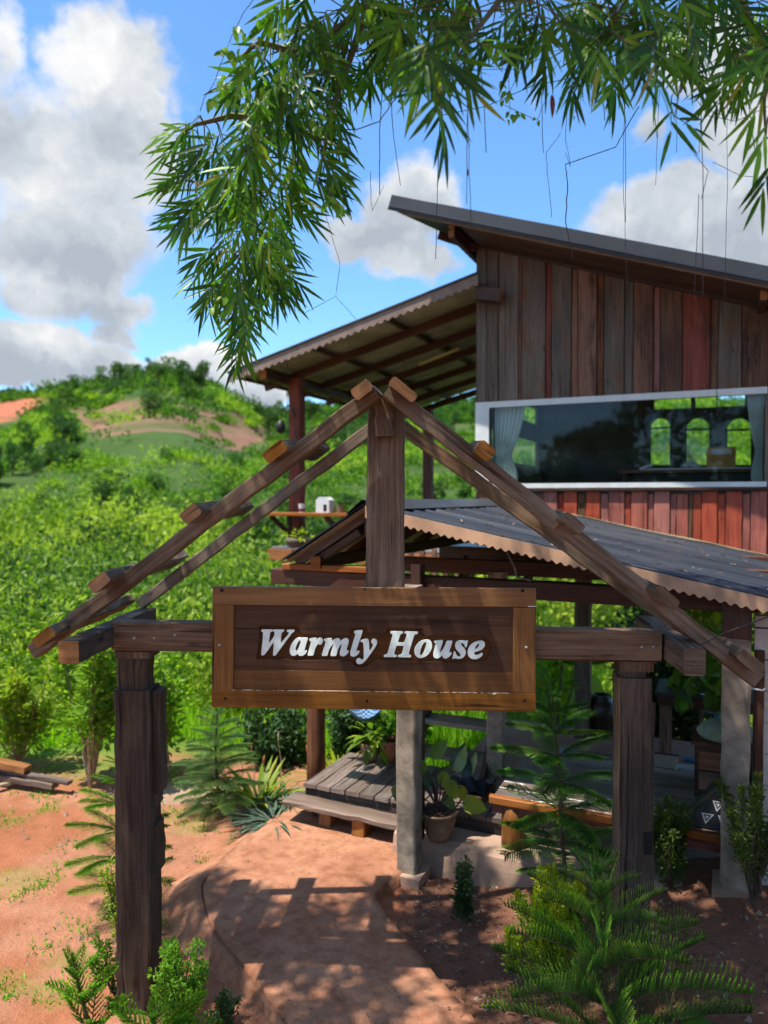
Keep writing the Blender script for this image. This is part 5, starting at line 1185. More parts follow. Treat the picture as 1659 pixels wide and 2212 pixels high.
    for (u, w, hh, m, lab, nm, cat) in ((652, .10, .13, 'paper_white', 'white cup with a pink band on the balcony shelf', 'cup', 'cup'), (702, .22, .23, 'paper_white', 'small white birdhouse-like box on the balcony shelf', 'white_box', 'box'), (735, .12, .11, 'clay_pot', 'small brown pot at the end of the balcony shelf', 'small_pot', 'pot')):
        a, _ = hp(u, 1100, .12); c = H(a, .12, zs); t = thing(nm, lab, cat, tuple(c))
        b = MB()
        if nm == 'white_box': HB(b, a - w / 2, a + w / 2, .04, .20, zs, zs + hh * .8); b.hexa([H(a - w / 2, .04, zs + hh * .8), H(a - w / 2, .20, zs + hh * .8), H(a - .06, .04, zs + hh), H(a - .06, .20, zs + hh), H(a + w / 2, .04, zs + hh * .8), H(a + w / 2, .20, zs + hh * .8), H(a + .06, .04, zs + hh), H(a + .06, .20, zs + hh)])
        else: b.lathe(c, [(0, 0), (w / 2 * .8, 0), (w / 2, hh), (w / 2 * .9, hh), (w / 2 * .7, .02)], 16)
        b.build('body', m, t)
        if nm == 'cup': k = MB(); k.lathe(c, [(w / 2 * .86, .015), (w / 2 * .93, .06)], 16); k.build('band', 'plank_red', t)
        if nm == 'white_box': k = MB(); HB(k, a + .02, a + .07, .034, .042, zs + .03, zs + .12); k.build('opening', 'hole_dark', t)
    # planter hanging from the balcony edge and small wind chime
    p = at(642, 1168, 10.9); t = thing('hanging_planter', 'pale hanging planter with yellow-green leaves below the balcony', 'planter', tuple(p)); b = MB()
    b.lathe(p - UPV * .12, [(0, 0), (.10, .01), (.17, .10), (.18, .16), (.16, .16), (.14, .08)], 18); b.build('bowl', 'grey_board', t, smooth=True)
    n = 60; d = rdir(n); d[:, 2] = d[:, 2] * .6 + .1; V, Fa = kite(np.array(p) + [0, 0, .05] + d * rng.uniform(.05, .26, (n, 1)), d + rdir(n) * .5, [0, 0, 1], rng.uniform(.06, .13, n), rng.uniform(.03, .06, n)); np_mesh('leaves', V, Fa, kite_uv(n, rng.random(n)), 'pale_bush_leaf', t)['kind'] = 'stuff'
    p = at(606, 905, 10.9); t = thing('wind_chime', 'dark wind chime hanging beside the tall patio post', 'ornament', tuple(p)); b = MB(); b.lathe(p - UPV * .22, [(0, 0), (.06, .03), (.075, .12), (.03, .2), (0, .21)], 12); b.build('bell', 'black_plastic', t, smooth=True)
    b = MB(); b.tube([p, p + Vector((.03, 0, .12)), p + Vector((.10, 0, .20)), p + Vector((.17, .0, .14)), p + Vector((.22, .05, .02))], .008, 5); b.tube([p + Vector((.10, 0, .20)), p + Vector((.10, .0, .9))], .004, 4); b.build('hook', 'black_plastic', t)
    # hose at the right edge
    b = MB(); pts = [onz(1655 + 6 * math.sin(i), 1880 + i * 14, .24 + .03 * (i < 2)) for i in range(5)]; b.tube([p + UPV * .03 for p in pts], .014, 6); tag(b.build('garden_hose', 'hose', smooth=True), 'pale blue hose end lying by the block wall under the shrub', 'hose')
    # interior: table, box, crumpled paper, curtains
    a0, zt = hp(1335, 1016, .9); tb = thing('indoor_table', 'long dark table inside the room behind the white window', 'table', tuple(H(a0 + 1.2, 1.2, HW['zf'])))
    b = MB(); HB(b, a0, 4.8, .9, 1.6, zt - .04, zt); b.build('table_top', 'plank_brown', tb)
    for x in (a0 + .06, 4.7):
        for y in (.95, 1.55): b = MB(); HB(b, x, x + .06, y - .03, y + .03, HW['zf'], zt - .04); b.build('leg', 'beam_dark', tb)
    b = MB(); x0, _ = hp(1386, 1010, .95); x1, _ = hp(1512, 1010, .95); HB(b, x0, x1 + 1.2, .95, 1.4, zt + .002, zt + .018); tag(b.build('white_cloth', 'paper_white'), 'thin white cloth spread on the indoor table', 'cloth')
    bx0, _ = hp(1526, 1000, 1.0); bx1, bz = hp(1590, 965, 1.0); t = thing('ochre_box', 'ochre box with a white label standing on the indoor table', 'box', tuple(H((bx0 + bx1) / 2, 1.15, zt)))
    b = MB(); HB(b, bx0, bx1, 1.0, 1.3, zt + .02, bz); b.build('box_body', 'ochre_box', t); b = MB(); HB(b, bx0 + .06, bx1 - .05, .993, .999, bz - .09, bz - .025); b.build('label_sheet', 'paper_white', t)
    p = H(hp(1492, 1000, 1.1)[0], 1.1, zt + .06); b = MB(); b.lathe(p - UPV * .035, [(0, 0), (.10, .01), (.12, .03), (.07, .07), (.02, .09), (0, .09)], 9)
    b.v = [v + Vector((R.gauss(0, .014), R.gauss(0, .014), R.gauss(0, .01))) for v in b.v]; tag(b.build('crumpled_paper', 'paper_white'), 'crumpled white paper bag beside the ochre box', 'paper')
    p = H(hp(1395, 1000, 1.1)[0], 1.1, zt + .04); b = MB(); b.timber(p - AX * .08 - UPV * .02, p + AX * .08 + UPV * .03, .06, .03, up=UPV, seg=3, jit=.006); tag(b.build('paper_roll', 'paper_white'), 'white paper roll at the left end of the indoor table', 'paper')
    def curtain(u0, u1, tie, ub0, ub1, vt, vb, lab, side):
        t = []; z1 = hp(u0, vt, .10)[1]; z0 = hp(u0, vb, .10)[1]; zt_ = hp(u0, tie, .10)[1]; A = [hp(u, 950, .10)[0] for u in (u0, u1, ub0, ub1)]; b = MB(); n = 60; m = 24
        for j in range(m + 1):
            z = z1 + (z0 - z1) * j / m; k = (z1 - z) / (z1 - zt_)
            if k <= 1: q = k ** 1.6
            else: q = 1 - .45 * min(1, (k - 1) * 3)
            l = A[0] + (A[2] - A[0]) * q; r_ = A[1] + (A[3] - A[1]) * q
            for i in range(n + 1): s = i / n; b.v.append(H(l + (r_ - l) * s, .10 + .022 * math.sin(s * 2 * PI * 8 + j * .08), z))
        for j in range(m):
            for i in range(n): q = j * (n + 1) + i; b.face([q, q + 1, q + n + 2, q + n + 1])
        o = b.build('curtain', 'curtain_cloth', smooth=True); tag(o, lab, 'curtain', 'curtains behind the white window')
    curtain(1064, 1134, 985, 1066, 1104, 876, 1046, 'pale green curtain gathered at the left end of the white window', 0)
    curtain(1612, 1650, 975, 1632, 1649, 846, 1046, 'pale green curtain gathered at the right end of the white window', 1)
porch_things()
# ================================================================== VEGETATION
def gzz(x, y): return float(gz(np.array([x]), np.array([y]))[0])
def join(parts):
    Vs, Fs, Us = [], [], []; o = 0
    for V, Fa, U in parts: Vs.append(V); Fs.append(Fa + o); Us.append(U); o += len(V)
    return np.concatenate(Vs), np.concatenate(Fs), np.concatenate(Us)

roof_leaves()
# ---- far hillside: trees one can pick out, scrub that reads as one mass
def crown_arrays(seed, n, H_, Rr, leaf, lobes=9):
    g = np.random.default_rng(seed); C = []
    for i in range(lobes):
        a = g.uniform(0, 2 * PI); r = Rr * g.uniform(.15, .75); C.append((r * math.cos(a), r * math.sin(a), H_ * g.uniform(.35, .88), Rr * g.uniform(.28, .52)))
    C = np.array(C); k = g.integers(0, lobes, n); d = norm(g.normal(size=(n, 3))); rad = g.uniform(.45, 1.08, n) ** .5
    P = C[k, :3] + d * (C[k, 3] * rad)[:, None] * [1, 1, .8]
    dd = norm(d + norm(g.normal(size=(n, 3))) * .9); V, Fa = kite(P, dd, norm(g.normal(size=(n, 3))), leaf * g.uniform(.6, 1.3, n), leaf * g.uniform(.4, .8, n))
    lob = g.uniform(0, 1, lobes); rv = np.clip(lob[k] * .6 + g.uniform(0, .4, n), 0, 1); return V, Fa, kite_uv(n, rv)
def hill_trees():
    protos = []
    for s in range(5):
        hh, rr = [(4.6, 1.9), (5.8, 1.8), (3.8, 2.2), (5.0, 2.5), (6.4, 1.5)][s]
        V, Fa, U = crown_arrays(40 + s, 620, hh, rr, .42)
        t = thing('hill_tree', 'dark broadleaf tree standing out from the scrub on the far hillside', 'tree', (0, 0, 0), group='trees dotted over the far hillside')
        c = np_mesh('crown', V, Fa, U, 'hill_tree_leaf', t)
        b = MB(); b.tube([(0, 0, -1), (.08, 0, hh * .3), (.0, .1, hh * .55), (.1, 0, hh * .8)], [.17, .13, .09, .04], 6)
        for k in range(4):
            a = k * 1.7 + s; b.tube([(0, 0, hh * .35), (math.cos(a) * rr * .4, math.sin(a) * rr * .4, hh * .6)], [.07, .03], 4)
        b.build('trunk', 'bark', t); protos.append(t)
    used = set()
    def place(u, y, s, sc_, lab=None, dz=0, grp=None):
        x = (u - CU) / F * y; z = gzz(x, y) + dz
        t = protos[s]
        if s in used: t = dup(t)
        used.add(s); t.location = (x, y, z); t.rotation_euler = (0, 0, R.uniform(0, 6)); t.scale = (sc_, sc_, sc_ * R.uniform(.9, 1.1))
        t['label'] = lab or 'dark broadleaf tree standing out from the scrub on the far hillside'; t['group'] = grp or 'trees dotted over the far hillside'
        return t
    ridge = [(84, .45, 0), (128, .5, 1), (215, .8, 1), (228, .7, 4), (296, .9, 1), (322, .95, 4), (346, 1.05, 3), (368, 1.0, 0), (390, .9, 3), (412, .75, 0), (452, .7, 2), (180, .45, 2), (262, .5, 2), (16, .5, 0), (50, .35, 2)]
    n0 = len(used)
    for u, s, k in ridge: place(u, 186 + R.uniform(-5, 2), k, s * .86, 'tree standing against the sky on the crest of the far hill', -.3, 'trees on the crest of the far hill')
    n = 0
    for tries in range(4000):
        if n >= 255: break
        y = 30 + 152 * R.random() ** 1.15; u = R.uniform(-120, 1150) if R.random() < .9 else R.uniform(-900, 2500); x = (u - CU) / F * y
        sc_ = R.uniform(.45, .95) * (.55 + .45 * float(sst(y, 40, 90))); z0 = gzz(x, y); U, V_ = proj(np.array([[x, y, z0 + q] for q in (0, 2 * sc_, 4 * sc_, 6 * sc_)]))
        if in_poly(U, V_, SCAR1).any() or (in_poly(U, V_, SCAR2).any() and R.random() < .94): continue
        if vnoise(x, y, 16, 77) < -.02 and R.random() < .72: continue
        s_ = R.randrange(5); zone = 'left of the left gate post' if u < 240 else ('behind the left rafters' if u < 780 else ('behind the house' if u < 1659 else 'out to the right')); hgt = 'foot' if y < 62 else ('middle' if y < 115 else 'top')
        lab = ['rounded dark', 'tall dark', 'low spreading', 'broad leafy', 'slender'][s_] + ' tree at the ' + hgt + ' of the far hillside ' + zone; place(u, y, s_, sc_, lab, dz=-1.0 * sc_, grp=lab.split(' far hillside')[0].replace('tree', 'trees') + ' hillside, ' + zone); n += 1
    for i in range(26):  # added unseen trees, so the window mirrors dark foliage instead of sky
        x = -26 + i * 1.9 + R.uniform(-1, 1); y = -17 - R.uniform(0, 7); t = dup(protos[i % 5]); t.location = (x, y, -.2); t.rotation_euler = (0, 0, R.uniform(0, 6)); t.scale = (1.3, 1.3, 1.25); t['label'] = 'unseen tree added behind the viewer to darken the reflection in the white window'; t['group'] = 'unseen trees added behind the viewer'
    # scrub mass
    N = 4300; per = 120; ys = 29 + (188 - 29) * rng.random(N) ** 1.25; us = np.where(rng.random(N) < .84, rng.uniform(-200, 1750, N), rng.uniform(-1500, 3300, N)); xs = (us - CU) / F * ys
    z = gz(xs, ys); U, V_ = proj(np.stack([xs, ys, z + 1.2], 1)); bad = in_poly(U, V_, SCAR1) | (in_poly(U, V_, SCAR2) & (rng.random(N) < .90)) | (vnoise(xs, ys, 5, 78) < -.22); keep = ~bad
    xs, ys, z = xs[keep], ys[keep], z[keep]; N = len(xs); size = rng.uniform(.6, 1.0, N) * np.where(rng.random(N) < .28, 2.1, 1) * (1 + .5 * sst(ys, 60, 150))
    k = np.repeat(np.arange(N), per); n = len(k); d = rdir(n); d[:, 2] = np.abs(d[:, 2])
    P = np.stack([xs, ys, z - .2], 1)[k] + d * (size[k] * rng.uniform(.5, 1.05, n))[:, None] * [1.25, 1.25, .85]
    lf = np.clip(ys[k] / 190, .16, .65); V, Fa = kite(P, norm(d + rdir(n) * .9), rdir(n), lf * rng.uniform(.6, 1.3, n), lf * rng.uniform(.4, .8, n))
    base = np.clip(.55 + vnoise(xs, ys, 14, 71) * .8 + rng.uniform(-.3, .3, N) - .3 * (size > 1.7), 0, 1); U = kite_uv(n, np.clip(base[k] + rng.uniform(-.15, .15, n), 0, 1))
    tag(np_mesh('hillside_scrub', V, Fa, U, 'hill_leaf'), kind='stuff')
hill_trees()

# ---- grass and low growth behind the porch and on the left
def field():
    N = 80000; y = 7.4 + 17 * rng.random(N) ** 1.9; u = rng.uniform(-250, 1900, N); x = (u - CU) / F * y
    h = H(0, 0, 0); a = (x - h.x) * AX.x + (y - h.y) * AX.y; b = (x - h.x) * BX.x + (y - h.y) * BX.y
    ok = ~((a > .5) & (b < 5.0)) & (y + vnoise(x, y, 1.1, 21) * 1.2 + .3 * vnoise(x, y, .35, 22) > 7.75 + .5 * sst(-x, .5, 2.0)) & (~((a > -.3) & (b < -2.6))) & ~((np.hypot((x + 1.9) / 1.0, (y - 7.0) / .5) < 1))
    x, y = x[ok], y[ok]; n = len(x); z = gz(x, y); d = rng.normal(size=(n, 3)) * .38; d[:, 2] = 1; clump = .55 + .9 * np.clip(vnoise(x, y, 1.6, 91) + .5, 0, 1)
    V, Fa = kite(np.stack([x, y, z - .02], 1), d, rdir(n), rng.uniform(.14, .34, n) * clump * (1 + .03 * y), rng.uniform(.008, .016, n) * (1 + .05 * y), wide=.35)
    tag(np_mesh('field_grass', V, Fa, kite_uv(n, np.clip(.5 + vnoise(x, y, 2.2, 92) * .8 + rng.uniform(-.25, .25, n), 0, 1)), 'grass_blade'), kind='stuff')
    # leafy undergrowth
    N = 780; y = 9.4 + 26 * rng.random(N) ** .95; u = rng.uniform(-250, 1900, N); x = (u - CU) / F * y; a = (x - h.x) * AX.x + (y - h.y) * AX.y; b = (x - h.x) * BX.x + (y - h.y) * BX.y
    ok = ~((a > -.4) & (b < 5.6)); ok &= ~((a > -4.2) & (b > -.4) & (b < 5.8) & (rng.random(N) < .7)); x, y = x[ok], y[ok]; N = len(x); z = gz(x, y); per = 380; k = np.repeat(np.arange(N), per); n = len(k); d = rdir(n); d[:, 2] = np.abs(d[:, 2]); sz = rng.uniform(.4, 1.0, N) ** 1.2 * np.where(rng.random(N) < .3, 1.5, 1) * (1 + .025 * y)
    P = np.stack([x, y, z], 1)[k] + d * (sz[k] * rng.uniform(.55, 1.08, n))[:, None] * [.9, .9, 1.15]; lf = .06 + .005 * y[k]
    V, Fa = kite(P, norm(d + rdir(n) * .9), rdir(n), lf * rng.uniform(.7, 1.5, n), lf * rng.uniform(.35, .7, n))
    bs = np.clip(.46 + vnoise(x, y, 4, 93) + rng.uniform(-.48, .42, N), 0, 1)
    tag(np_mesh('undergrowth', V, Fa, kite_uv(n, np.clip(bs[k] + rng.uniform(-.15, .15, n), 0, 1)), 'undergrowth_leaf'), kind='stuff')
    # weeds on the dirt
    N = 4200; cx = rng.uniform(-3.6, -1.0, 150); cy = rng.uniform(3.9, 7.6, 150); k = rng.integers(0, 150, N); x = cx[k] + rng.normal(0, .06, N); y = cy[k] + rng.normal(0, .05, N)
    ok = (vnoise(cx, cy, .5, 41) + vnoise(cx, cy, .15, 42) * .6)[k] > .02; ok |= rng.random(N) < .06; x, y = x[ok], y[ok]; n = len(x); d = rng.normal(size=(n, 3)) * .8; d[:, 2] = np.abs(d[:, 2]) + .4
    V, Fa = kite(np.stack([x, y, gz(x, y) - .005], 1), d, rdir(n), rng.uniform(.02, .06, n), rng.uniform(.006, .016, n)); tag(np_mesh('ground_weeds', V, Fa, kite_uv(n, rng.random(n)), 'grass_blade'), kind='stuff')
    # leaf litter and crumbs on the right-hand soil
    N = 2600; x = rng.uniform(.1, 3.4, N); y = rng.uniform(2.6, 5.5, N); z = gz(x, y); U, V_ = proj(np.stack([x, y, z], 1)); le = np.interp(V_, [1893, 1935, 2038, 2158, 2212, 2600], [860, 805, 885, 985, 1035, 1310]); ok = U > le + 8
    x, y, z = x[ok], y[ok], z[ok]; n = len(x); d = rng.normal(size=(n, 3)); d[:, 2] *= .15; up = rng.normal(size=(n, 3)) * .3; up[:, 2] = 1
    V, Fa = kite(np.stack([x, y, z + .008], 1), d, up, rng.uniform(.012, .055, n), rng.uniform(.006, .02, n)); tag(np_mesh('leaf_litter', V, Fa, kite_uv(n, rng.random(n) ** 1.6), 'litter_leaf'), kind='stuff')
    b = MB(); 
    for i in range(420):
        if i < 300: x, y = R.uniform(.15, 3.0), R.uniform(3.0, 5.4)
        else: x, y = R.uniform(-3.6, -1.1), R.uniform(4.2, 7.6)
        p = Vector((x, y, gzz(x, y))); u_, v_ = proj(np.array([tuple(p)])); 
        if i < 300 and u_[0] < np.interp(v_[0], [1893, 1935, 2038, 2158, 2212, 2600], [860, 805, 885, 985, 1035, 1310]) + 10: continue
        s = R.uniform(.006, .026) * (1 if R.random() < .9 else 1.6); base = len(b.v)
        for q in ((1, 0, 0), (0, 1, 0), (-1, 0, 0), (0, -1, 0), (0, 0, 1), (0, 0, -1)): b.v.append(p + Vector(q) * s * R.uniform(.6, 1.2))
        for f in ((0, 1, 4), (1, 2, 4), (2, 3, 4), (3, 0, 4), (1, 0, 5), (2, 1, 5), (3, 2, 5), (0, 3, 5)): b.face([base + i_ for i_ in f])
    tag(b.build('soil_crumbs', 'rock'), kind='stuff')
field()

# ---- generic shrub: stems and shoots, each shoot a column of leaves
def shrub(name, label, base, h, r, mat, n=2200, leaf=.028, lw=.5, shoots=14, cat='shrub', group=None, stem='bark', seed=1, bare=.1, lean=(0, 0), droop=.0, top=.6, spread=.16):
    g = np.random.default_rng(seed); base = Vector(base); t = thing(name, label, cat, tuple(base), group); b = MB(); P = []; D = []
    for s in range(shoots):
        a = g.uniform(0, 2 * PI); q = math.sqrt(g.uniform(0, 1)); tipx, tipy = r * q * math.cos(a) + lean[0], r * q * math.sin(a) + lean[1]; hh = h * (1 - .35 * q * g.uniform(.3, 1.2)) * g.uniform(.8, 1.0)
        pts = []
        for k in range(7):
            f = k / 6; pts.append(Vector((tipx * f ** 1.2, tipy * f ** 1.2, hh * f - droop * f * f * q)) + Vector((g.normal(0, .012), g.normal(0, .012), 0)) * (1 if k else 0) * h)
        b.tube([base + p for p in pts], [.008 * (1 - .8 * k / 6) * (.5 + h) for k in range(7)], 5)
        m = n // shoots; f = bare + (1 - bare) * g.random(m) ** top; idx = np.clip(f * 6, 0, 5.999); i0 = idx.astype(int); fr = (idx - i0)[:, None]; A = np.array([tuple(p) for p in pts]); c = A[i0] * (1 - fr) + A[i0 + 1] * fr
        d = norm(g.normal(size=(m, 3))); off = d * (spread * r * (1.15 - f) * g.random(m) ** .5 * 2.2)[:, None] * [1, 1, .6]; P.append(c + off); dd = d + [0, 0, .45]; D.append(dd)
    P = np.concatenate(P) + np.array(base); D = np.concatenate(D); m = len(P); V, Fa = kite(P, D, norm(g.normal(size=(m, 3)) + [0, 0, 1]), leaf * g.uniform(.6, 1.3, m), leaf * lw * g.uniform(.7, 1.2, m), wide=.5)
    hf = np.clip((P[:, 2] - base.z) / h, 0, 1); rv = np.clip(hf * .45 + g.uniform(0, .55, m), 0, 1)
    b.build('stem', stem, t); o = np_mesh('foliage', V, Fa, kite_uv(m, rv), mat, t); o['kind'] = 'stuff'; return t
S = lambda u, v, z=0.0: onz(u, v, z)
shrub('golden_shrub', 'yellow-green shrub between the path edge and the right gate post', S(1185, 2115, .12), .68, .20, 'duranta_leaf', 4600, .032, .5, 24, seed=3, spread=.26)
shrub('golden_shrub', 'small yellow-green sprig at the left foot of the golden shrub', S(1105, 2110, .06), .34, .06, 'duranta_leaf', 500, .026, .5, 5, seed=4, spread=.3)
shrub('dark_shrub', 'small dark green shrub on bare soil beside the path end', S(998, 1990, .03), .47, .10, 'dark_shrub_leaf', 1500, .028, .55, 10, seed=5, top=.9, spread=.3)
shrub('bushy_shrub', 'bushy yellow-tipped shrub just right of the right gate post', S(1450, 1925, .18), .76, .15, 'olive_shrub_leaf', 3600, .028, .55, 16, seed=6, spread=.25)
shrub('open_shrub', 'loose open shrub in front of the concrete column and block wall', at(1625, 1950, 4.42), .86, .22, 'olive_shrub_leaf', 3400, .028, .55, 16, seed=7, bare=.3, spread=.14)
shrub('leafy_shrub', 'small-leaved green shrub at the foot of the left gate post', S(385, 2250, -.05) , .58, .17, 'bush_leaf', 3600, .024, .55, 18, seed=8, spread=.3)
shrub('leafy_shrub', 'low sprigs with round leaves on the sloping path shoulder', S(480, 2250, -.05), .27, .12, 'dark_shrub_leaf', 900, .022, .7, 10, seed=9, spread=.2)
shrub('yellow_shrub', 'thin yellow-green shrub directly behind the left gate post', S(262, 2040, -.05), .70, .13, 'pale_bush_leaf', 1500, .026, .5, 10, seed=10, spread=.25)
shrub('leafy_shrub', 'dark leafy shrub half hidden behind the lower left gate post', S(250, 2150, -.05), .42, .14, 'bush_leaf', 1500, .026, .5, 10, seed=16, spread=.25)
# saplings on the left by the dirt yard
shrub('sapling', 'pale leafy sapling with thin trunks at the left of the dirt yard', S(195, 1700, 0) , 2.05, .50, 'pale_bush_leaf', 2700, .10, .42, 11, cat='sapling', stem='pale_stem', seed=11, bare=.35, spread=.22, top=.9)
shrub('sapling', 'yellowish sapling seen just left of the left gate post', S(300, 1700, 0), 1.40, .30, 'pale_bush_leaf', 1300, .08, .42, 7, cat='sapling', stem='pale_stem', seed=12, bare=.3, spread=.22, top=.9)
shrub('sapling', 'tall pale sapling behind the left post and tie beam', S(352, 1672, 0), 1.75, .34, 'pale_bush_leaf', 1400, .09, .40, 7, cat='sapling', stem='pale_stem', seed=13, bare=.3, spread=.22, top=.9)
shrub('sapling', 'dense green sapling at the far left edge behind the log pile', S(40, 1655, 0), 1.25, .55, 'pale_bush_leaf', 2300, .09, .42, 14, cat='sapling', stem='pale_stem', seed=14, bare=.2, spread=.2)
for i, (u, v, h_, r_, m, lab) in enumerate(((600, 1645, .62, .45, 'dark_shrub_leaf', 'dark green bush beside the log post behind the path'), (760, 1648, .85, .35, 'dark_shrub_leaf', 'feathery dark bush between the log post and the concrete post'),
        (880, 1610, .9, .35, 'bush_leaf', 'leafy bush behind the terracotta pots'), (60, 1560, .9, .7, 'bush_leaf', 'rounded green bush at the left edge beyond the yard'), (520, 1560, .8, .7, 'pale_bush_leaf', 'pale green bush beyond the young conifer on the left'))):
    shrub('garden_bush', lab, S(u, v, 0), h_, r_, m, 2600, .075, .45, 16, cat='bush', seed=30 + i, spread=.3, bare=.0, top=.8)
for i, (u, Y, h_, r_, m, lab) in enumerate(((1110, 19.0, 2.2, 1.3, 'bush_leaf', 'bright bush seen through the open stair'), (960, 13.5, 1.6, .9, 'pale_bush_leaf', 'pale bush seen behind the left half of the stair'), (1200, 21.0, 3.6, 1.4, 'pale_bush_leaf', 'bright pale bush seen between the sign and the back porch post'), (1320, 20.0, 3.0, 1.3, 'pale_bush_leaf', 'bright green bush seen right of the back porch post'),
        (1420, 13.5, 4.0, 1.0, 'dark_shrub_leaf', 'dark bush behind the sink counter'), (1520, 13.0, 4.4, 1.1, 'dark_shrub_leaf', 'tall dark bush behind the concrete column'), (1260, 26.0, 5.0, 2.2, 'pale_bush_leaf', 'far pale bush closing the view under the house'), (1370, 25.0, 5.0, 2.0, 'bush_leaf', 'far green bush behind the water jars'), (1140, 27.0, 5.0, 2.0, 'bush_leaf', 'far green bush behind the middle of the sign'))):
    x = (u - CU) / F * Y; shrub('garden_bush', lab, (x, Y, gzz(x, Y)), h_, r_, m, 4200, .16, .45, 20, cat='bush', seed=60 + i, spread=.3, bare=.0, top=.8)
def slope_grass():
    N = 26000; y = rng.uniform(14.5, 27, N); u = rng.uniform(880, 1480, N); x = (u - CU) / F * y; a = (x - 1.219) * .91 - (y - 9.8) * .4147; b = (x - 1.219) * .4147 + (y - 9.8) * .91; ok = b > 6.2; x, y = x[ok], y[ok]; n = len(x); d = rng.normal(size=(n, 3)) * .4; d[:, 2] = 1
    V, Fa = kite(np.stack([x, y, gz(x, y) - .02], 1), d, rdir(n), rng.uniform(.3, .7, n), rng.uniform(.03, .06, n)); tag(np_mesh('slope_grass', V, Fa, kite_uv(n, rng.uniform(.3, 1, n)), 'grass_blade'), kind='stuff')
slope_grass()
def path_litter():
    N = 420; v = rng.uniform(1800, 2215, N); u = rng.uniform(450, 1000, N); P = np.array([tuple(onz(a, b_, .072)) for a, b_ in zip(u, v)]); ok = (u > np.interp(v, [1813, 1863, 1933, 2023, 2108, 2212], [530, 480, 445, 480, 550, 632])) & (u < np.interp(v, [1813, 1893, 1933, 2038, 2158, 2212], [900, 850, 795, 870, 970, 1020])); P = P[ok]; n = len(P)
    d = rng.normal(size=(n, 3)); d[:, 2] *= .1; up = rng.normal(size=(n, 3)) * .2; up[:, 2] = 1; V, Fa = kite(P, d, up, rng.choice([.008, .012, .03, .05], n, p=[.5, .3, .14, .06]), rng.uniform(.004, .010, n)); tag(np_mesh('path_litter', V, Fa, kite_uv(n, rng.random(n) ** 2), 'litter_leaf'), kind='stuff')
path_litter()
# broad-leaved plant hanging over the porch on the right, and banana leaves
def broad(name, label, base, spec, mat, cat='plant', stem=.006, prof=((0, .10), (.15, .72), (.42, 1), (.75, .66), (1, 0)), curl=.25, fold=.10, rv=None):
    t = thing(name, label, cat, tuple(base)); base = Vector(base)
    for i, (tip, L_, W_, q) in enumerate(spec):
        tip = Vector(tip); d = (tip - base); hd = Vector((d.x, d.y, 0)); hd = hd.normalized() if hd.length > 1e-4 else Vector((1, 0, 0))
        b = MB(); b.tube([base, base.lerp(tip, .5) + UPV * (d.length * .10), tip], [stem, stem * .8, stem * .6], 6); b.build('stalk', 'twig', t)
        ld = (hd * .75 + UPV * R.uniform(-.55, .15) + Vector((R.gauss(0, .25), R.gauss(0, .25), 0))).normalized()
        V, Fa = blade([tuple(tip)], [tuple(ld)], [[-.25 + R.gauss(0, .2), -.65, .7]], L_, W_, curl=curl, fold=fold, prof=prof)
        np_mesh('leaf', V, Fa, blade_uv(1, q), mat, t, smooth=True)
    return t
oval = ((0, .25), (.10, .80), (.35, 1), (.7, .70), (1, 0))
def potted():
    p = onz(948, 1811, .225); t = thing('potted_plant', 'potted philodendron with large dark and yellow-green leaves on the slab edge', 'potted plant', tuple(p))
    b = MB(); b.lathe(p, [(0, 0), (.075, 0), (.10, .05), (.125, .14), (.135, .195), (.145, .20), (.145, .215), (.125, .215), (.118, .18), (0, .175)], 26); b.build('pot', 'clay_pot', t, smooth=True)
    b = MB(); g = random.Random(4)
    for i in range(60):
        a = g.uniform(0, 6.28); r_ = g.uniform(.02, .15); q = p + Vector((math.cos(a) * r_, math.sin(a) * r_, .19 + g.uniform(0, .03))); b.timber(q, q + Vector((g.uniform(-.06, .06), g.uniform(-.06, .06), g.uniform(-.03, .04))), .008, .004, seg=1, jit=.001, ch=.001)
    o = b.build('dry_bark', 'litter_leaf', t); o['kind'] = 'stuff'
    b = MB(); b.tube([p + UPV * .17, p + Vector((-.02, 0, .30)), p + Vector((-.05, .02, .42))], [.018, .016, .010], 8); b.build('stem', 'vine_stem', t)
    for (u, v, du, dv, L_, W_, q) in ((915, 1650, -30, 25, .19, .12, .62), (935, 1632, 20, -20, .18, .11, .55), (985, 1660, 15, -45, .22, .12, .05), (1005, 1672, 18, -38, .20, .11, .0), (905, 1740, -40, 15, .17, .12, .15), (910, 1762, -30, 18, .14, .09, .55),
            (955, 1672, 12, 30, .16, .10, .7), (972, 1690, 14, 45, .18, .11, .75), (995, 1700, 8, 40, .16, .09, .92), (1005, 1735, 45, 12, .21, .14, .86), (880, 1655, -22, 42, .15, .09, .6), (868, 1610, -10, 45, .13, .08, .5), (960, 1720, 28, 32, .14, .09, .6), (930, 1690, -28, -8, .15, .09, .3), (860, 1700, -8, 40, .14, .10, .2)):
        y = p.y + R.uniform(-.12, .08); a = at(u, v, y); c = at(u + du, v + dv, y + R.uniform(-.05, .02)); d = (c - a).normalized(); root = p + UPV * .22
        b = MB(); b.tube([root, root.lerp(a, .55) + UPV * .03, a], [.006, .005, .004], 6); b.build('stalk', 'vine_stem', t)
        V, Fa = blade([tuple(a - d * L_ * .1)], [tuple(d)], [[R.gauss(-.1, .25), -1, .55]], L_, W_, curl=.22, fold=.10, prof=oval); np_mesh('leaf', V, Fa, blade_uv(1, q), 'philodendron_leaf', t, smooth=True)
potted()
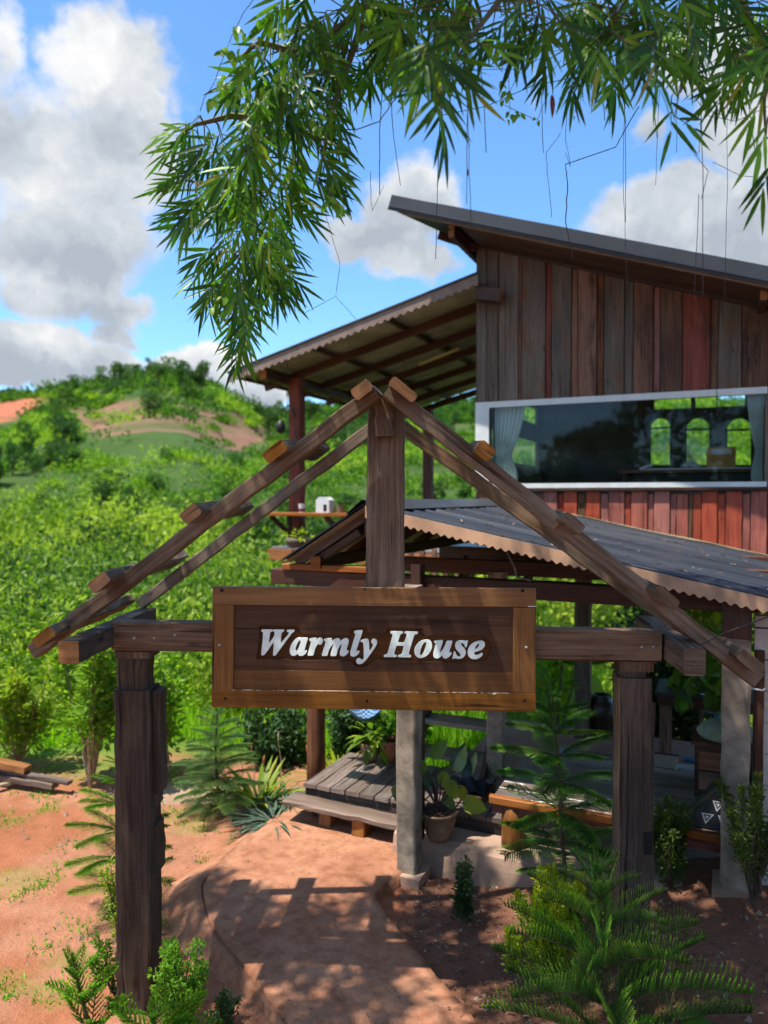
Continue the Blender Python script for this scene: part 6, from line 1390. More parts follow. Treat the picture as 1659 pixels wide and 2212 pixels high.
def clump(name, label, base, n, L_, W_, mat, up=.6, cat='plant', seed=1, curl=.4, r=.05, group=None):
    g = np.random.default_rng(seed); t = thing(name, label, cat, tuple(base), group); a = g.uniform(0, 2 * PI, n); e = g.uniform(up * .4, up * 1.5, n); d = np.stack([np.cos(a), np.sin(a), e], 1); P = np.array(base) + d * [r, r, 0] * g.uniform(0, 1, n)[:, None]
    V, Fa = blade(P, d, [0, 0, 1], L_ * g.uniform(.6, 1.2, n), W_ * g.uniform(.7, 1.2, n), curl=curl); b = MB(); b.tube([Vector(base) - UPV * .02, Vector(base) + UPV * .05], .02, 6); b.build('root_crown', 'bark', t)
    o = np_mesh('leaves', V, Fa, blade_uv(n, g.random(n)), mat, t); o['kind'] = 'stuff'; return t
clump('spiky_plant', 'blue-grey strap-leaved clump at the far left edge of the path', S(592, 1775, .0), 130, .34, .022, 'bluegrey_leaf', .5, seed=2, r=.16)
clump('spiky_plant', 'second blue-grey clump nearer the log post', S(622, 1735, .0), 90, .30, .022, 'bluegrey_leaf', .6, seed=3, r=.12)
clump('flowering_stalks', 'thin flowering stalks with pale leaves behind the blue-grey clumps', S(560, 1735, .0), 40, .42, .05, 'pale_bush_leaf', 1.4, seed=4, r=.16)
clump('ornamental_herb', 'ragged low herb with yellow flowers near the log post', S(735, 1680, .0), 60, .3, .03, 'duranta_leaf', 1.2, seed=6, r=.2)
def stalks():
    t = thing('ginger_flowers', 'upright stalks with small orange-red flower spikes beside the path end', 'flower', tuple(S(540, 1720, 0)))
    for (u, v, h_) in ((522, 1700, .34), (606, 1700, .45), (548, 1690, .3), (575, 1715, .28), (668, 1690, .3)):
        p = S(u, v, 0); b = MB(); b.tube([p, p + Vector((.01, 0, h_ * .5)), p + Vector((-.02, 0, h_))], [.006, .005, .004], 5); b.build('stalk', 'pale_stem', t)
        b = MB(); b.tube([p + Vector((-.02, 0, h_)), p + Vector((-.02, 0, h_ + .05)), p + Vector((-.015, 0, h_ + .09))], [.007, .013, .004], 6); b.build('flower_spike', 'terracotta' if u != 606 else 'pale_rope', t)
stalks()
base = S(1215, 1560, 0)
broad('banana_plant', 'broad bright banana leaves behind the porch right of the sign', at(1200, 1640, 11.5), [(at(1180, 1470, 11.3), 1.0, .34, .95), (at(1250, 1450, 11.6), 1.0, .34, .8), (at(1215, 1430, 11.7), .9, .3, .3), (at(1150, 1500, 11.2), .8, .3, .9)], 'bush_leaf', stem=.03)
g_ = []
for i in range(46):
    u, v = R.uniform(1468, 1560), R.uniform(1262, 1420); p = at(u, v, 6.9 + R.uniform(-.4, .4)); g_.append(p)
def overhang():
    t = thing('broadleaf_climber', 'bright broad-leaved climber filling the gap behind the right rafter under the porch edge', 'climber', tuple(at(1510, 1560, 7.0)))
    b = MB(); b.tube([at(1520, 1600, 7.0), at(1500, 1450, 7.0), at(1520, 1330, 7.0), at(1540, 1270, 7.0)], [.02, .016, .012, .006], 6); b.tube([at(1500, 1450, 7.0), at(1475, 1350, 7.0), at(1468, 1280, 7.0)], [.014, .01, .005], 6); b.build('stem', 'bark', t)
    n = 420; u = rng.uniform(1455, 1575, n); v = 1262 + rng.random(n) ** 1.1 * 260; Y = rng.uniform(6.5, 7.6, n); P = np.array([tuple(at(a, b_, c)) for a, b_, c in zip(u, v, Y)]); d = rdir(n) * .7 + [0, -.1, -.75]
    V, Fa = blade(P, d, rdir(n) * .4 + [0, -.8, .6], rng.uniform(.08, .17, n), rng.uniform(.05, .10, n), curl=.2, prof=oval)
    rv = np.clip(1.1 - (v - 1262) / 230 + rng.uniform(-.3, .2, n), 0, 1); np_mesh('leaves', V, Fa, blade_uv(n, rv), 'bush_leaf', t)['kind'] = 'stuff'
overhang()
broad('small_climber_plant', 'upright broad-leaved weed on the soil right of the gate', S(1445, 2190, .15), [(S(1432, 2100, .30), .17, .07, .6), (S(1465, 2110, .28), .17, .07, .35), (S(1470, 2205, .18), .2, .12, .3), (S(1420, 2205, .16), .16, .10, .75)], 'bush_leaf')

# ---- young conifers with whorled branches
def frond(seed, nb, bl, lift, needle, npb, droop, rise, wid=.34, fwd=.75, thick=.006):
    """unit-length branch along +x: axis tube and needle-covered branchlets"""
    g = np.random.default_rng(seed); tri = []; nrm_ = []
    ax = lambda t: np.stack([t, 0 * t, rise * t - droop * t * t], -1)
    P, D, Ln, RV = [], [], [], []
    ts = np.linspace(.10, 1.0, nb)
    for i, t0 in enumerate(ts):
        for sd in (-1, 1):
            tt = t0 + (0 if sd < 0 else .5 / nb); o = ax(np.array(tt)); L_ = bl * (1.0 - .62 * max(0, tt - .25)) * (min(1, tt / .25) ** .5) * g.uniform(.85, 1.1)
            if tt > .93: L_ *= .55
            d0 = norm(np.array([fwd, sd * (1 - .35 * lift), lift + g.normal(0, .07)])); s = np.linspace(.04, 1, npb)
            c = o + d0 * (s[:, None] * L_) + np.array([.25, 0, -.25 + lift * .45])[None] * (s[:, None] ** 2) * L_ * .55
            P.append(c); D.append(np.tile(d0 + [.12, 0, 0], (npb, 1))); Ln.append(np.full(npb, needle) * (1 - .45 * s ** 3)); RV.append(np.clip(.08 + g.uniform(-.06, .22) + .75 * s ** 1.6, 0, 1))  # inner needles darker, tips paler: shade and highlights put into the colour
    m = nb * 3; t = np.linspace(0.02, 1.02, m); P.append(ax(t)); D.append(np.tile([1, 0, rise - droop], (m, 1))); Ln.append(np.full(m, needle * 1.2)); RV.append(np.full(m, .25)); RV = np.repeat(np.concatenate(RV), 3)
    P, D, Ln = np.concatenate(P), norm(np.concatenate(D)), np.concatenate(Ln)
    P = np.repeat(P, 3, 0); D = np.repeat(D, 3, 0); Ln = np.repeat(Ln, 3); n = len(P); rad = norm(np.cross(D, rdir(n))); d = norm(D * .8 + rad * .75)
    w = norm(np.cross(d, rad)); hw = (Ln * .20)[:, None]
    V = np.stack([P - w * hw, P + w * hw, P + d * Ln[:, None]], 1).reshape(-1, 3); Fa = np.arange(n * 3).reshape(-1, 3); U = np.zeros((n, 3, 2)); U[..., 1] = np.clip(RV + g.uniform(-.1, .1, n), 0, 1)[:, None]
    b = MB(); tp = np.linspace(0, 1, 7); b.tube([tuple(ax(np.array(q))) for q in tp], [thick * (1 - .8 * q) for q in tp], 5)
    return V, Fa, U, b
def frond_mesh(mats, **k):
    V, Fa, U, b = frond(**k); nv = len(V); bv = np.array([tuple(v) for v in b.v]); tf = []
    for f in b.f:
        for j in range(1, len(f) - 1): tf.append([f[0] + nv, f[j] + nv, f[j + 1] + nv])
    V = np.concatenate([V, bv]); mi = np.concatenate([np.zeros(len(Fa), int), np.ones(len(tf), int)]); Fa = np.concatenate([Fa, np.array(tf)]); U = np.concatenate([U, np.zeros((len(tf), 3, 2))])
    return np_mesh('branch', V, Fa, U, mats, link=False, mi=mi).data
FR = {}
def conifer(name, label, base, whorls, trunk_r, mat, kind='near', lean=(0, 0), seed=1, cat='conifer', top=None):
    """whorls: (height, branch length, n, elevation angle)"""
    key = (mat, kind)
    if key not in FR:
        ks = {'near': dict(nb=27, bl=.24, lift=.95, needle=.021, npb=22, droop=.32, rise=.16, thick=.012), 'far': dict(nb=25, bl=.30, lift=-.10, needle=.030, npb=18, droop=.20, rise=.12, thick=.010), 'stubby': dict(nb=9, bl=.36, lift=.40, needle=.060, npb=26, droop=.10, rise=.18, thick=.016), 'bushy': dict(nb=13, bl=.34, lift=.35, needle=.055, npb=9, droop=.15, rise=.1, thick=.02)}[kind]
        FR[key] = [frond_mesh([mat, 'trunk_green'], seed=s * 3 + 1, **ks) for s in range(3)]
    rr = random.Random(seed); base = Vector(base); t = thing(name, label, cat, tuple(base)); hmax = max(w[0] for w in whorls) + (top or .06); b = MB()
    pos = lambda z: Vector((lean[0] * (z / hmax) ** 1.2 + .008 * math.sin(z * 9), lean[1] * z / hmax, z))
    b.tube([base + pos(hmax * k / 10) - (UPV * .05 if k == 0 else UPV * 0) for k in range(11)], [trunk_r * (1 - .8 * k / 10) for k in range(11)], 8); b.build('trunk', 'trunk_green', t)
    # needles on the leader
    n = 420; z = hmax * rng.uniform(.35, 1.0, n); P = np.array([tuple(base + pos(q)) for q in z]); d = rdir(n); d[:, 2] = np.abs(d[:, 2]) + .3; V, Fa = kite(P, d, rdir(n), .020, .005); np_mesh('leader_needles', V, Fa, kite_uv(n, rng.random(n)), mat, t)['kind'] = 'stuff'
    for (z, L_, n, el, *az) in whorls:
        a0 = rr.uniform(0, 6.28)
        for k in range(n):
            a = a0 + 2 * PI * k / n + rr.uniform(-.2, .2)
            if az: a = math.radians(az[0][k % len(az[0])])
            o = bpy.data.objects.new('branch', FR[key][rr.randrange(3)]); COL.objects.link(o); o.parent = t; o.location = pos(z); l = L_ * rr.uniform(.85, 1.1)
            o.rotation_euler = (rr.uniform(-.2, .2), -math.radians(el + rr.uniform(-7, 7)), a); o.scale = (l, l, l)
    return t
conifer('young_conifer', 'large young conifer with long arching branches in front of the right gate post', S(1318, 2285, .08), [(.05, .64, 6, 20, (3, 50, 130, 177, 230, 310)), (.24, .60, 6, 28, (15, 95, 165, 205, 260, 335)), (.42, .54, 6, 34, (5, 75, 150, 188, 240, 300)), (.60, .42, 6, 38, (12, 80, 165, 200, 255, 310)), (.76, .27, 5, 44), (.88, .14, 5, 56)], .012, 'araucaria_leaf', 'near', seed=3, lean=(-.06, .02), top=.03)
conifer('young_conifer', 'tall thin young conifer with layered feathery branches in front of the sitting platform', at(1222, 1955, 4.8), [(.22, .34, 5, 2), (.42, .44, 5, 5), (.62, .46, 5, 7), (.81, .43, 5, 9), (.98, .38, 5, 13), (1.13, .33, 5, 16), (1.26, .25, 5, 20), (1.37, .16, 4, 28), (1.45, .09, 4, 40)], .017, 'araucaria_mid', 'far', seed=5, lean=(-.10, 0), top=.05)
conifer('young_conifer', 'small blue-green conifer on the pale sandy patch left of the path end', S(468, 1752, 0), [(.08, .36, 7, 2), (.19, .40, 8, 5), (.30, .38, 8, 8), (.42, .34, 7, 12), (.54, .31, 7, 14), (.65, .28, 6, 14), (.76, .22, 6, 20), (.86, .15, 5, 30), (.92, .08, 5, 45)], .018, 'araucaria_blue', 'far', seed=7, top=.05)
conifer('young_conifer', 'bright green conifer with stubby shoots in the bottom left corner', at(205, 2330, 3.35), [(.20, .24, 4, 40, (10, 100, 165, 300)), (.34, .20, 4, 44, (30, 140, 200, 320)), (.46, .13, 4, 50), (.54, .07, 3, 55)], .014, 'araucaria_bright', 'stubby', seed=9, lean=(-.09, 0), top=.02)
conifer('young_conifer', 'bright low conifer branch spreading across the foot of the left gate post', at(330, 2350, 3.25), [(.14, .30, 4, 24, (5, 60, 150, 300)), (.24, .22, 4, 24, (12, 95, 175, 330)), (.31, .10, 3, 35)], .012, 'araucaria_bright', 'stubby', seed=11, top=.02)
conifer('young_conifer', 'yellow-green conifer whose branch tips show on both sides behind the left gate post', S(262, 1975, -.08), [(.20, .38, 6, 12), (.40, .36, 6, 12), (.58, .34, 6, 14, (10, 60, 150, 185, 240, 350)), (.76, .30, 6, 18, (5, 70, 165, 190, 250, 330)), (.92, .22, 5, 22), (1.04, .14, 5, 35)], .015, 'araucaria_bright', 'far', seed=13, top=.05)

# ---- logs and boards lying at the left
def debris():
    for i, (u0, v0, u1, v1, z, w, lab) in enumerate(((-30, 1672, 120, 1695, .10, .11, 'weathered board lying lowest on the scrap timber heap at the left edge'), (-30, 1655, 150, 1690, .16, .07, 'thin grey pole across the scrap timber heap'), (-20, 1700, 70, 1682, .06, .05, 'short pale stick at the foot of the scrap timber heap'), (-40, 1640, 60, 1662, .26, .12, 'dark reddish plank on top of the scrap timber heap'))):
        b = MB(); p = onz(u0, v0, z); q = onz(u1, v1, z * .7); b.timber(p, q, w, w * .5, seg=5, jit=.004); tag(b.build('scrap_timber', ('grey_board', 'grey_board', 'pale_stem', 'bench_wood')[i]), lab, 'timber', 'scrap timber at the left edge')
    for i, (u, v, s, lab, m) in enumerate(((430, 1705, .06, 'pale stone beside the small conifer', 'rock'), (268, 1722, .045, 'pinkish stone just left of the gate post', 'rock'), (512, 1758, .09, 'largest pale stone at the foot of the blue-grey clumps', 'concrete_slab'), (205, 1727, .04, 'small orange-red lump on the dirt near the sapling', 'terracotta'))):
        p = S(u, v, 0); bm = bmesh.new(); bmesh.ops.create_icosphere(bm, subdivisions=2, radius=s)
        for vv in bm.verts: vv.co *= 1 + .25 * mnoise.noise(vv.co * 9 / s * .1 + Vector((i * 3, 0, 0))); vv.co.z *= .55
        me = bpy.data.meshes.new('stone'); bm.to_mesh(me); bm.free(); me.materials.append(MATS[m]); o = bpy.data.objects.new('stone', me); COL.objects.link(o); o.location = p + UPV * s * .2; tag(o, lab, 'stone')
debris()

# ================================================================== THE BAMBOO overhead
def bamboo():
    t = thing('bamboo', 'bamboo arching over the gate with hanging sprays of long narrow green leaves', 'bamboo', tuple(at(1300, -700, 3.2)))
    culms = [[(1500, -900, 3.4), (1250, -420, 3.3), (1000, -140, 3.2), (800, 0, 3.2), (660, 120, 3.25), (590, 260, 3.3), (545, 420, 3.3), (530, 580, 3.35), (520, 720, 3.4)],
             [(1500, -900, 3.4), (1330, -420, 3.0), (1180, -150, 2.9), (1080, 0, 2.8), (1010, 90, 2.75), (960, 170, 2.7), (950, 250, 2.7)],
             [(1600, -900, 3.4), (1480, -400, 3.1), (1400, -120, 3.0), (1330, 20, 3.0), (1290, 110, 3.0)], [(1700, -700, 3.3), (1640, -250, 3.2), (1580, -20, 3.1), (1500, 90, 3.1), (1470, 200, 3.0)],
             [(1800, -500, 3.2), (1740, -100, 3.0), (1680, 60, 2.9), (1650, 200, 2.85), (1655, 330, 2.8)], [(590, 260, 3.3), (500, 250, 3.3), (420, 270, 3.3), (380, 300, 3.3)], [(545, 420, 3.3), (470, 400, 3.25), (400, 390, 3.2)],
             [(660, 120, 3.25), (560, 90, 3.2), (500, 140, 3.2)], [(800, 0, 3.2), (720, 230, 3.1), (700, 330, 3.1)]]
    C3 = [[at(*p) for p in c] for c in culms]
    for c in C3:
        b = MB(); b.tube(c, [.019 * (1 - .85 * i / (len(c) - 1)) for i in range(len(c))], 6); b.build('culm', 'twig', t)
    allp = [c[i].lerp(c[i + 1], k / 4) for c in C3 for i in range(len(c) - 1) for k in range(4)]
    AP = np.array([tuple(p) for p in allp])
    discs = [(640, 110, 95, 16, 3.2), (545, 170, 60, 9, 3.2), (770, 70, 95, 17, 3.2), (900, 30, 90, 15, 3.1), (590, 260, 85, 15, 3.25), (690, 230, 60, 8, 3.2), (520, 350, 80, 13, 3.3), (600, 380, 75, 12, 3.3), (680, 350, 40, 5, 3.3), (540, 460, 75, 11, 3.3), (460, 440, 45, 6, 3.3), (440, 330, 30, 4, 3.3),
             (590, 520, 45, 6, 3.3), (500, 540, 50, 6, 3.4), (540, 600, 60, 10, 3.4), (470, 580, 45, 7, 3.4), (590, 610, 40, 6, 3.4), (450, 640, 22, 3, 3.4), (520, 680, 45, 7, 3.4), (515, 735, 22, 3, 3.4), (395, 285, 20, 2, 3.3), (400, 385, 20, 2, 3.2), (420, 460, 18, 2, 3.2), (650, 20, 60, 6, 3.2),
             (1030, 20, 90, 10, 3.0), (1180, -10, 95, 12, 3.0), (1310, 20, 95, 13, 3.0), (1430, 30, 90, 12, 3.0), (1550, 20, 90, 12, 3.0), (1640, 60, 70, 8, 3.0), (1230, 90, 60, 7, 2.9), (1320, 110, 60, 8, 2.9), (1420, 100, 60, 8, 2.9), (1530, 110, 60, 6, 2.9), (1640, 150, 40, 5, 2.8),
             (935, 110, 30, 4, 2.6), (985, 90, 35, 4, 2.6), (860, 80, 60, 6, 3.0), (760, 160, 55, 6, 3.1)]
    sprays = []
    def add(u, v, Y, ang, spread, n, Ls=1.0): sprays.append((at(u, v, Y), ang, spread, n, Ls))
    for (u, v, r_, n, Y) in discs:
        for _ in range(n):
            a, q = R.uniform(0, 2 * PI), math.sqrt(R.random()); uu, vv = u + r_ * q * math.cos(a), v + r_ * q * math.sin(a)
            # hang angle measured from straight down, outward to the side of the mass
            if uu < 720: c = {True: 0, False: 0}[True]; cx = np.interp(vv, [0, 150, 300, 500, 700], [760, 640, 590, 540, 520]); ang = (uu - cx) / 130 * 45
            else: ang = R.gauss(0, 22)
            add(uu, vv, Y + R.uniform(-.3, .35), ang + R.gauss(0, 18), R.uniform(35, 62), R.randint(6, 9), R.uniform(.8, 1.1))
    for (u, v, Y, ang, sp, n, L_) in ((945, 190, 2.55, 0, 78, 9, 1.15), (955, 235, 2.55, 5, 60, 8, 1.1), (1000, 150, 2.6, 30, 50, 7, 1.05), (925, 130, 2.6, -25, 50, 7, 1.1), (1045, 95, 2.5, 62, 35, 5, .95), (1235, 175, 2.9, 8, 40, 7, .9), (1330, 185, 2.9, -6, 42, 7, .8), (1298, 165, 2.9, 20, 40, 6, .8),
            (1450, 240, 2.8, 0, 75, 4, 1.0), (1475, 262, 2.8, 40, 25, 3, .8), (1560, 190, 2.8, -15, 50, 8, .95), (1590, 150, 2.8, 15, 50, 7, .95), (1648, 205, 2.6, -20, 45, 6, 1.0), (1659, 370, 2.6, -8, 40, 6, .95), (1655, 275, 2.6, -15, 35, 5, 1.0), (1120, 60, 2.8, -10, 40, 6, 1), (700, 330, 3.1, 45, 30, 8, 1.0), (690, 290, 3.1, 50, 30, 8, 1.0),
            (720, 240, 3.0, 30, 40, 6, 1), (1180, 150, 2.9, -20, 40, 6, .9), (400, 270, 3.3, -80, 30, 5, .8), (385, 310, 3.2, -50, 40, 7, .9), (375, 395, 3.2, -55, 30, 6, .8), (390, 450, 3.3, -45, 30, 6, .9), (610, 600, 3.4, 35, 30, 6, .85), (625, 530, 3.4, 48, 30, 6, .8), (530, 700, 3.4, 0, 40, 7, .75), (640, 450, 3.3, 50, 35, 7, .95)):
        add(u, v, Y, ang, sp, n, L_)
    P, D, Up, Ln, W, RV = [], [], [], [], [], []; tw = MB()
    for (o, ang, sp, n, Ls) in sprays:
        a = math.radians(ang); m = Vector((math.sin(a), R.gauss(0, .25), -math.cos(a))).normalized(); view = Vector((R.gauss(0, .35), -1, R.gauss(0, .3))).normalized()
        side = m.cross(view).normalized(); nrm_ = side.cross(m).normalized(); tl = .10 * Ls; st = o - m * tl * .5
        k = int(np.argmin(((AP - np.array(tuple(st))) ** 2).sum(1) + (AP[:, 2] < st.z) * .3)); cp = allp[k]
        if (cp - st).length < .55: tw.tube([cp, cp.lerp(st, .5) + UPV * .03, st, o + m * tl * .5], [.0035, .003, .0022, .0012], 4, cap=False)
        else: tw.tube([st + UPV * .22 + side * .05, st + UPV * .1, st, o + m * tl * .5], [.003, .0026, .002, .0012], 4, cap=False)
        tone = R.uniform(.1, .8)
        for i in range(n):
            f = (i + .5) / n; s_ = (1 if i % 2 else -1); ang2 = math.radians(sp) * (1 - f * .85) * s_ * R.uniform(.75, 1.15)
            d = m * math.cos(ang2) + side * math.sin(ang2) + nrm_ * R.gauss(0, .12); base_ = st + m * tl * (f * 1.4); P.append(tuple(base_)); D.append(tuple(d)); Up.append(tuple((nrm_ + Vector((R.gauss(0, .35), R.gauss(0, .35), R.gauss(0, .35)))).normalized()))
            L_ = .165 * Ls * R.uniform(.7, 1.15) * (1 - .2 * abs(f - .5)); Ln.append(L_); W.append(L_ * R.uniform(.085, .13)); RV.append(R.uniform(.94, 1) if R.random() < .03 else min(.9, max(0, tone + R.gauss(0, .18))))
    o = tw.build('twigs', 'twig', t); o['kind'] = 'stuff'
    P, D, Up, Ln, W, RV = map(np.array, (P, D, Up, Ln, W, RV)); U, V_ = proj(P); vis = (U > -20) & (U < 1680) & (V_ > -20); score = np.where(vis, Ln / P[:, 1], 0)
    order = np.argsort(-score); big = order[:296]; rest = order[296:]
    vi = len(rest); V, Fa = blade(P[rest], D[rest], Up[rest], Ln[rest], W[rest], curl=rng.uniform(.02, .22, vi), fold=.10); np_mesh('leaves', V, Fa, blade_uv(vi, RV[rest]), 'bamboo_leaf', t)['kind'] = 'stuff'
    meshes = []
    for s in range(8):
        V, Fa = blade([[0, 0, 0]], [[1, 0, 0]], [[0, 0, 1]], 1.0, .125, curl=.04 + .025 * s, fold=.10); o = np_mesh('leaf', V, Fa, blade_uv(1, s / 7), 'bamboo_leaf', link=False); meshes.append(o.data)
    T0 = Vector(t.location)
    for i in big:
        d = Vector(D[i]).normalized(); y = -(d.cross(Vector(Up[i]))).normalized(); z = d.cross(y).normalized(); M = Matrix((d, y, z)).transposed().to_4x4(); L_ = float(Ln[i]); wf = float(W[i] / (Ln[i] * .125))
        o = bpy.data.objects.new('leaf', meshes[int(RV[i] * 7.99)]); COL.objects.link(o); o.parent = t; o.matrix_local = Matrix.Translation(Vector(P[i]) - T0) @ M @ Matrix.Diagonal((L_, L_ * wf, L_, 1))
    # the rest of the crown, higher up between the gate and the sun
    N = 3300; tx = rng.uniform(-1.7, 2.8, N); ty = rng.uniform(2.3, 5.5, N); keep = ~((tx < -1.0) & (ty < 3.95)); keep &= np.hypot(tx - .9, ty - 4.1) > .45; keep &= (np.hypot(tx - 1.15, ty - 3.6) > .35) | (rng.random(N) < .4);  keep &= ty < np.where(tx > .45, 4.62, 5.2 + .35 * np.sin(tx * 2.2)); tx, ty = tx[keep], ty[keep]; N = len(tx)
    cz = rng.uniform(5.4, 7.4, N); k1 = (cz - .8) / math.tan(SUN_EL); cx = tx + SH.x * k1; cy = ty + SH.y * k1; cz = np.maximum(cz, EYE + cy * .80 + .25); k1 = (cz - .8) / math.tan(SUN_EL); cx = tx + SH.x * k1; cy = ty + SH.y * k1
    dens = vnoise(cx, cy, .8, 95) * .6 + .8 * vnoise(cx, cy, .25, 96) > np.where(tx < .4, -.26, -.14); k4 = (cz - 4.0) / math.tan(SUN_EL); dens &= ~((np.abs(cx - SH.x * k4 + .62) < .62) & (np.abs(cy - SH.y * k4 - 3.3) < .5) & (rng.random(N) < .85)); cx, cy, cz = cx[dens], cy[dens], cz[dens]; N = len(cx); k = np.repeat(np.arange(N), 9); n = len(k)
    N2 = 620; c2 = np.stack([rng.uniform(-.7, 1.9, N2), rng.uniform(2.5, 4.2, N2), np.zeros(N2)], 1); c2[:, 2] = EYE + c2[:, 1] * .72 + rng.uniform(.15, 1.3, N2); cx = np.concatenate([cx, c2[:, 0]]); cy = np.concatenate([cy, c2[:, 1]]); cz = np.concatenate([cz, c2[:, 2]]); N = len(cx); k = np.repeat(np.arange(N), 9); n = len(k)
    m = norm(rng.normal(size=(N, 3)) * [.6, .6, .3] + [0, 0, -.7])[k]; d = norm(m + rdir(n) * .9); P2 = np.stack([cx, cy, cz], 1)[k] + m * rng.uniform(0, .12, n)[:, None]; L_ = rng.uniform(.12, .22, n)
    V, Fa = kite(P2, d, rdir(n), L_, L_ * .17); np_mesh('upper_crown', V, Fa, kite_uv(n, rng.random(n)), 'bamboo_leaf', t)['kind'] = 'stuff'
    b = MB()
    for c in (((1.9, 3.6, 3.9), (1.0, 3.6, 5.6), (-.6, 3.4, 6.2), (-2.6, 3.1, 6.0)), ((2.3, 4.2, 4.6), (1.4, 4.2, 6.2), (0, 4.0, 6.9), (-2.0, 3.8, 6.7)), ((2.2, 2.6, 4.6), (1.2, 2.6, 5.6), (-.4, 2.4, 6.0), (-2.2, 2.3, 5.7))): b.tube([Vector(p) + UPV * .9 for p in c], [.03, .024, .016, .008], 7)
    b.build('upper_culms', 'twig', t)
bamboo()
def creeper():
    t = thing('creeper', 'thin creeper stems and small bright leaves hanging from the bamboo', 'climber', tuple(at(1200, -300, 3.0)))
    def stem(pts, r_=.0016, Y=None, wig=5):
        P = []
        for i in range(len(pts) - 1):
            for k in range(5):
                f = k / 5; a, b_ = pts[i], pts[i + 1]; P.append(at(a[0] + (b_[0] - a[0]) * f + R.uniform(-wig, wig) * .16, a[1] + (b_[1] - a[1]) * f, a[2] + (b_[2] - a[2]) * f))
        P.append(at(*pts[-1])); b = MB(); b.tube(P, r_, 4, cap=False); b.build('stem', 'vine_stem', t, smooth=True)
    for (u, v0, v1, Y, dx) in ((1005, 100, 490, 2.6, 12), (1018, 90, 440, 2.7, -10), (1030, 60, 330, 2.7, 20), (1098, -10, 240, 2.5, 4), (1093, -10, 150, 2.6, -8), (995, 60, 270, 2.5, 30), (1180, 60, 330, 3.1, -6), (1212, 130, 200, 3.2, -45), (1345, 130, 480, 3.6, 6), (1352, 130, 620, 3.6, 3), (1400, 90, 300, 3.0, 20), (1430, 120, 400, 3.2, -14), (1510, 100, 640, 2.9, 8), (1540, 80, 330, 3.0, -30),
            (1570, 120, 700, 3.4, -6), (1610, 90, 330, 3.0, 22), (1290, 120, 260, 3.0, 16), (905, 60, 240, 2.9, -20), (830, 140, 420, 3.2, -10), (845, 150, 400, 3.2, 20), (955, 130, 560, 3.4, -14), (1240, 110, 220, 3.0, 5), (1455, 90, 330, 2.9, 6)):
        stem([(u, v0, Y), (u + dx * .5 + R.uniform(-8, 8), (v0 + v1) / 2, Y), (u + dx, v1, Y)], R.uniform(.0010, .0018))
    stem([(1380, 230, 3.2), (1350, 280, 3.2), (1330, 318, 3.2), (1222, 355, 3.2), (1226, 400, 3.2), (1222, 480, 3.3), (1238, 560, 3.3)], .0022)
    stem([(1236, 200, 3.2), (1210, 290, 3.2), (1180, 330, 3.2), (1182, 370, 3.2), (1192, 470, 3.2)], .0012); stem([(1222, 330, 3.3), (1232, 360, 3.3), (1222, 300, 3.3), (1230, 150, 3.3)], .0012)
    stem([(730, 280, 3.1), (770, 280, 3.0), (820, 262, 3.0), (845, 225, 3.0), (880, 180, 3.0)], .0026); stem([(640, 340, 3.1), (660, 300, 3.1), (690, 262, 3.1), (705, 235, 3.1)], .0028)
    stem([(1010, 150, 3), (1120, 150, 3), (1200, 110, 3), (1260, 100, 3)], .0014); stem([(950, 250, 3.2), (1050, 230, 3.2), (1150, 185, 3.2), (1280, 160, 3.2), (1340, 140, 3.2)], .0018)
    stem([(1500, 210, 3), (1530, 250, 3), (1590, 262, 3), (1659, 230, 3)], .0016); stem([(1540, 350, 3), (1600, 380, 3), (1659, 384, 3)], .0014); stem([(1460, 280, 2.8), (1530, 370, 2.8), (1515, 430, 2.8)], .0014); stem([(1510, 420, 3), (1500, 640, 3), (1545, 760, 3.1), (1550, 900, 3.2)], .0014)
    stem([(700, 340, 3.4), (705, 470, 3.4), (735, 570, 3.5), (725, 640, 3.5), (660, 675, 3.5)], .0013); stem([(725, 640, 3.5), (770, 690, 3.6)], .0013); stem([(800, 370, 3.3), (802, 440, 3.3), (805, 455, 3.3), (830, 400, 3.3)], .0012); stem([(1659, 1332, 3.1), (1560, 1370, 3.2), (1510, 1395, 3.3)], .0035)
    stem([(560, -20, 3.1), (525, 30, 3.1), (500, 80, 3.1), (480, 130, 3.1), (462, 180, 3.1), (440, 215, 3.1), (432, 240, 3.1)], .0016); stem([(690, 310, 3.0), (700, 380, 3.0), (712, 420, 3.0), (735, 455, 3.0)], .0015); stem([(1160, 80, 3.1), (1110, 180, 3.1), (1085, 225, 3.1), (1160, 260, 3.1), (1185, 200, 3.1)], .0014)
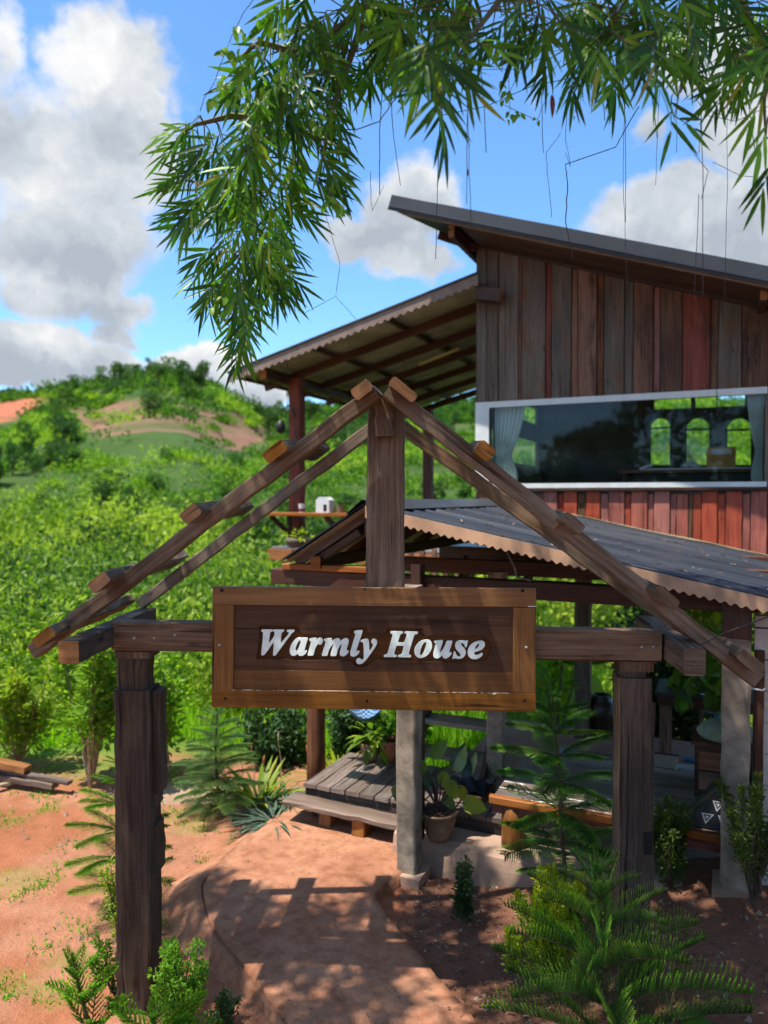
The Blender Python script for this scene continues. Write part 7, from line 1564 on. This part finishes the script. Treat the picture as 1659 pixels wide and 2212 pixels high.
    P, D, Up, Ln = [], [], [], []
    for (u, v, r_, n, s) in ((505, 60, 12, 4, 1.3), (487, 110, 12, 5, 1.5), (475, 180, 12, 5, 1.3), (457, 222, 8, 5, 1.2), (520, 205, 28, 26, 1.0), (600, 165, 30, 18, 1.0), (455, 290, 8, 3, .8), (440, 300, 10, 4, .8), (718, 400, 9, 5, 1.2), (708, 440, 14, 8, 1.1), (740, 455, 10, 6, 1.2), (700, 262, 22, 9, 1.3), (820, 15, 34, 12, 1.7), (970, 60, 40, 12, 1.6), (1010, 20, 26, 8, 1.6), (765, 20, 30, 8, 1.6), (900, 170, 40, 14, 1.2), (1085, 95, 20, 5, 1.3), (1090, 190, 18, 7, 1.0), (1100, 240, 22, 9, .9), (1160, 258, 6, 3, .7), (560, 500, 20, 4, 1.1), (490, 640, 18, 4, 1.1), (600, 460, 20, 3, 1.2), (1350, 60, 40, 9, 1.3), (1500, 40, 50, 10, 1.5), (1260, 130, 20, 5, 1.2), (540, 130, 40, 20, 1.0), (610, 60, 40, 14, 1.1)):
        for _ in range(n): P.append(tuple(at(u + R.gauss(0, r_ * .6), v + R.gauss(0, r_ * .6), 3.0 + R.uniform(-.15, .1)))); D.append((R.gauss(0, .5), R.gauss(0, .3), -R.uniform(.3, 1))); Up.append((R.gauss(0, .4), -1, R.gauss(.3, .4))); Ln.append(.034 * s * R.uniform(.7, 1.2))
    Ln = np.array(Ln)
    for i in range(len(P)):
        V, Fa = blade([P[i]], [D[i]], [Up[i]], Ln[i], Ln[i] * .6, curl=.15, fold=.15, prof=oval); np_mesh('leaf', V, Fa, blade_uv(1, R.random()), 'vine_leaf', t)
    for (u, v, Y, L_) in ((1192, 205, 2.8, .085), (1240, 250, 3.0, .02), (1010, 365, 2.9, .03)):
        V, Fa = blade([tuple(at(u, v, Y))], [(.06, 0, -1)], [(.2, -1, 0)], L_, L_ * .24, curl=.1, fold=.2); np_mesh('dry_leaf', V, Fa, blade_uv(1, .5), 'dry_leaf', t)
creeper()
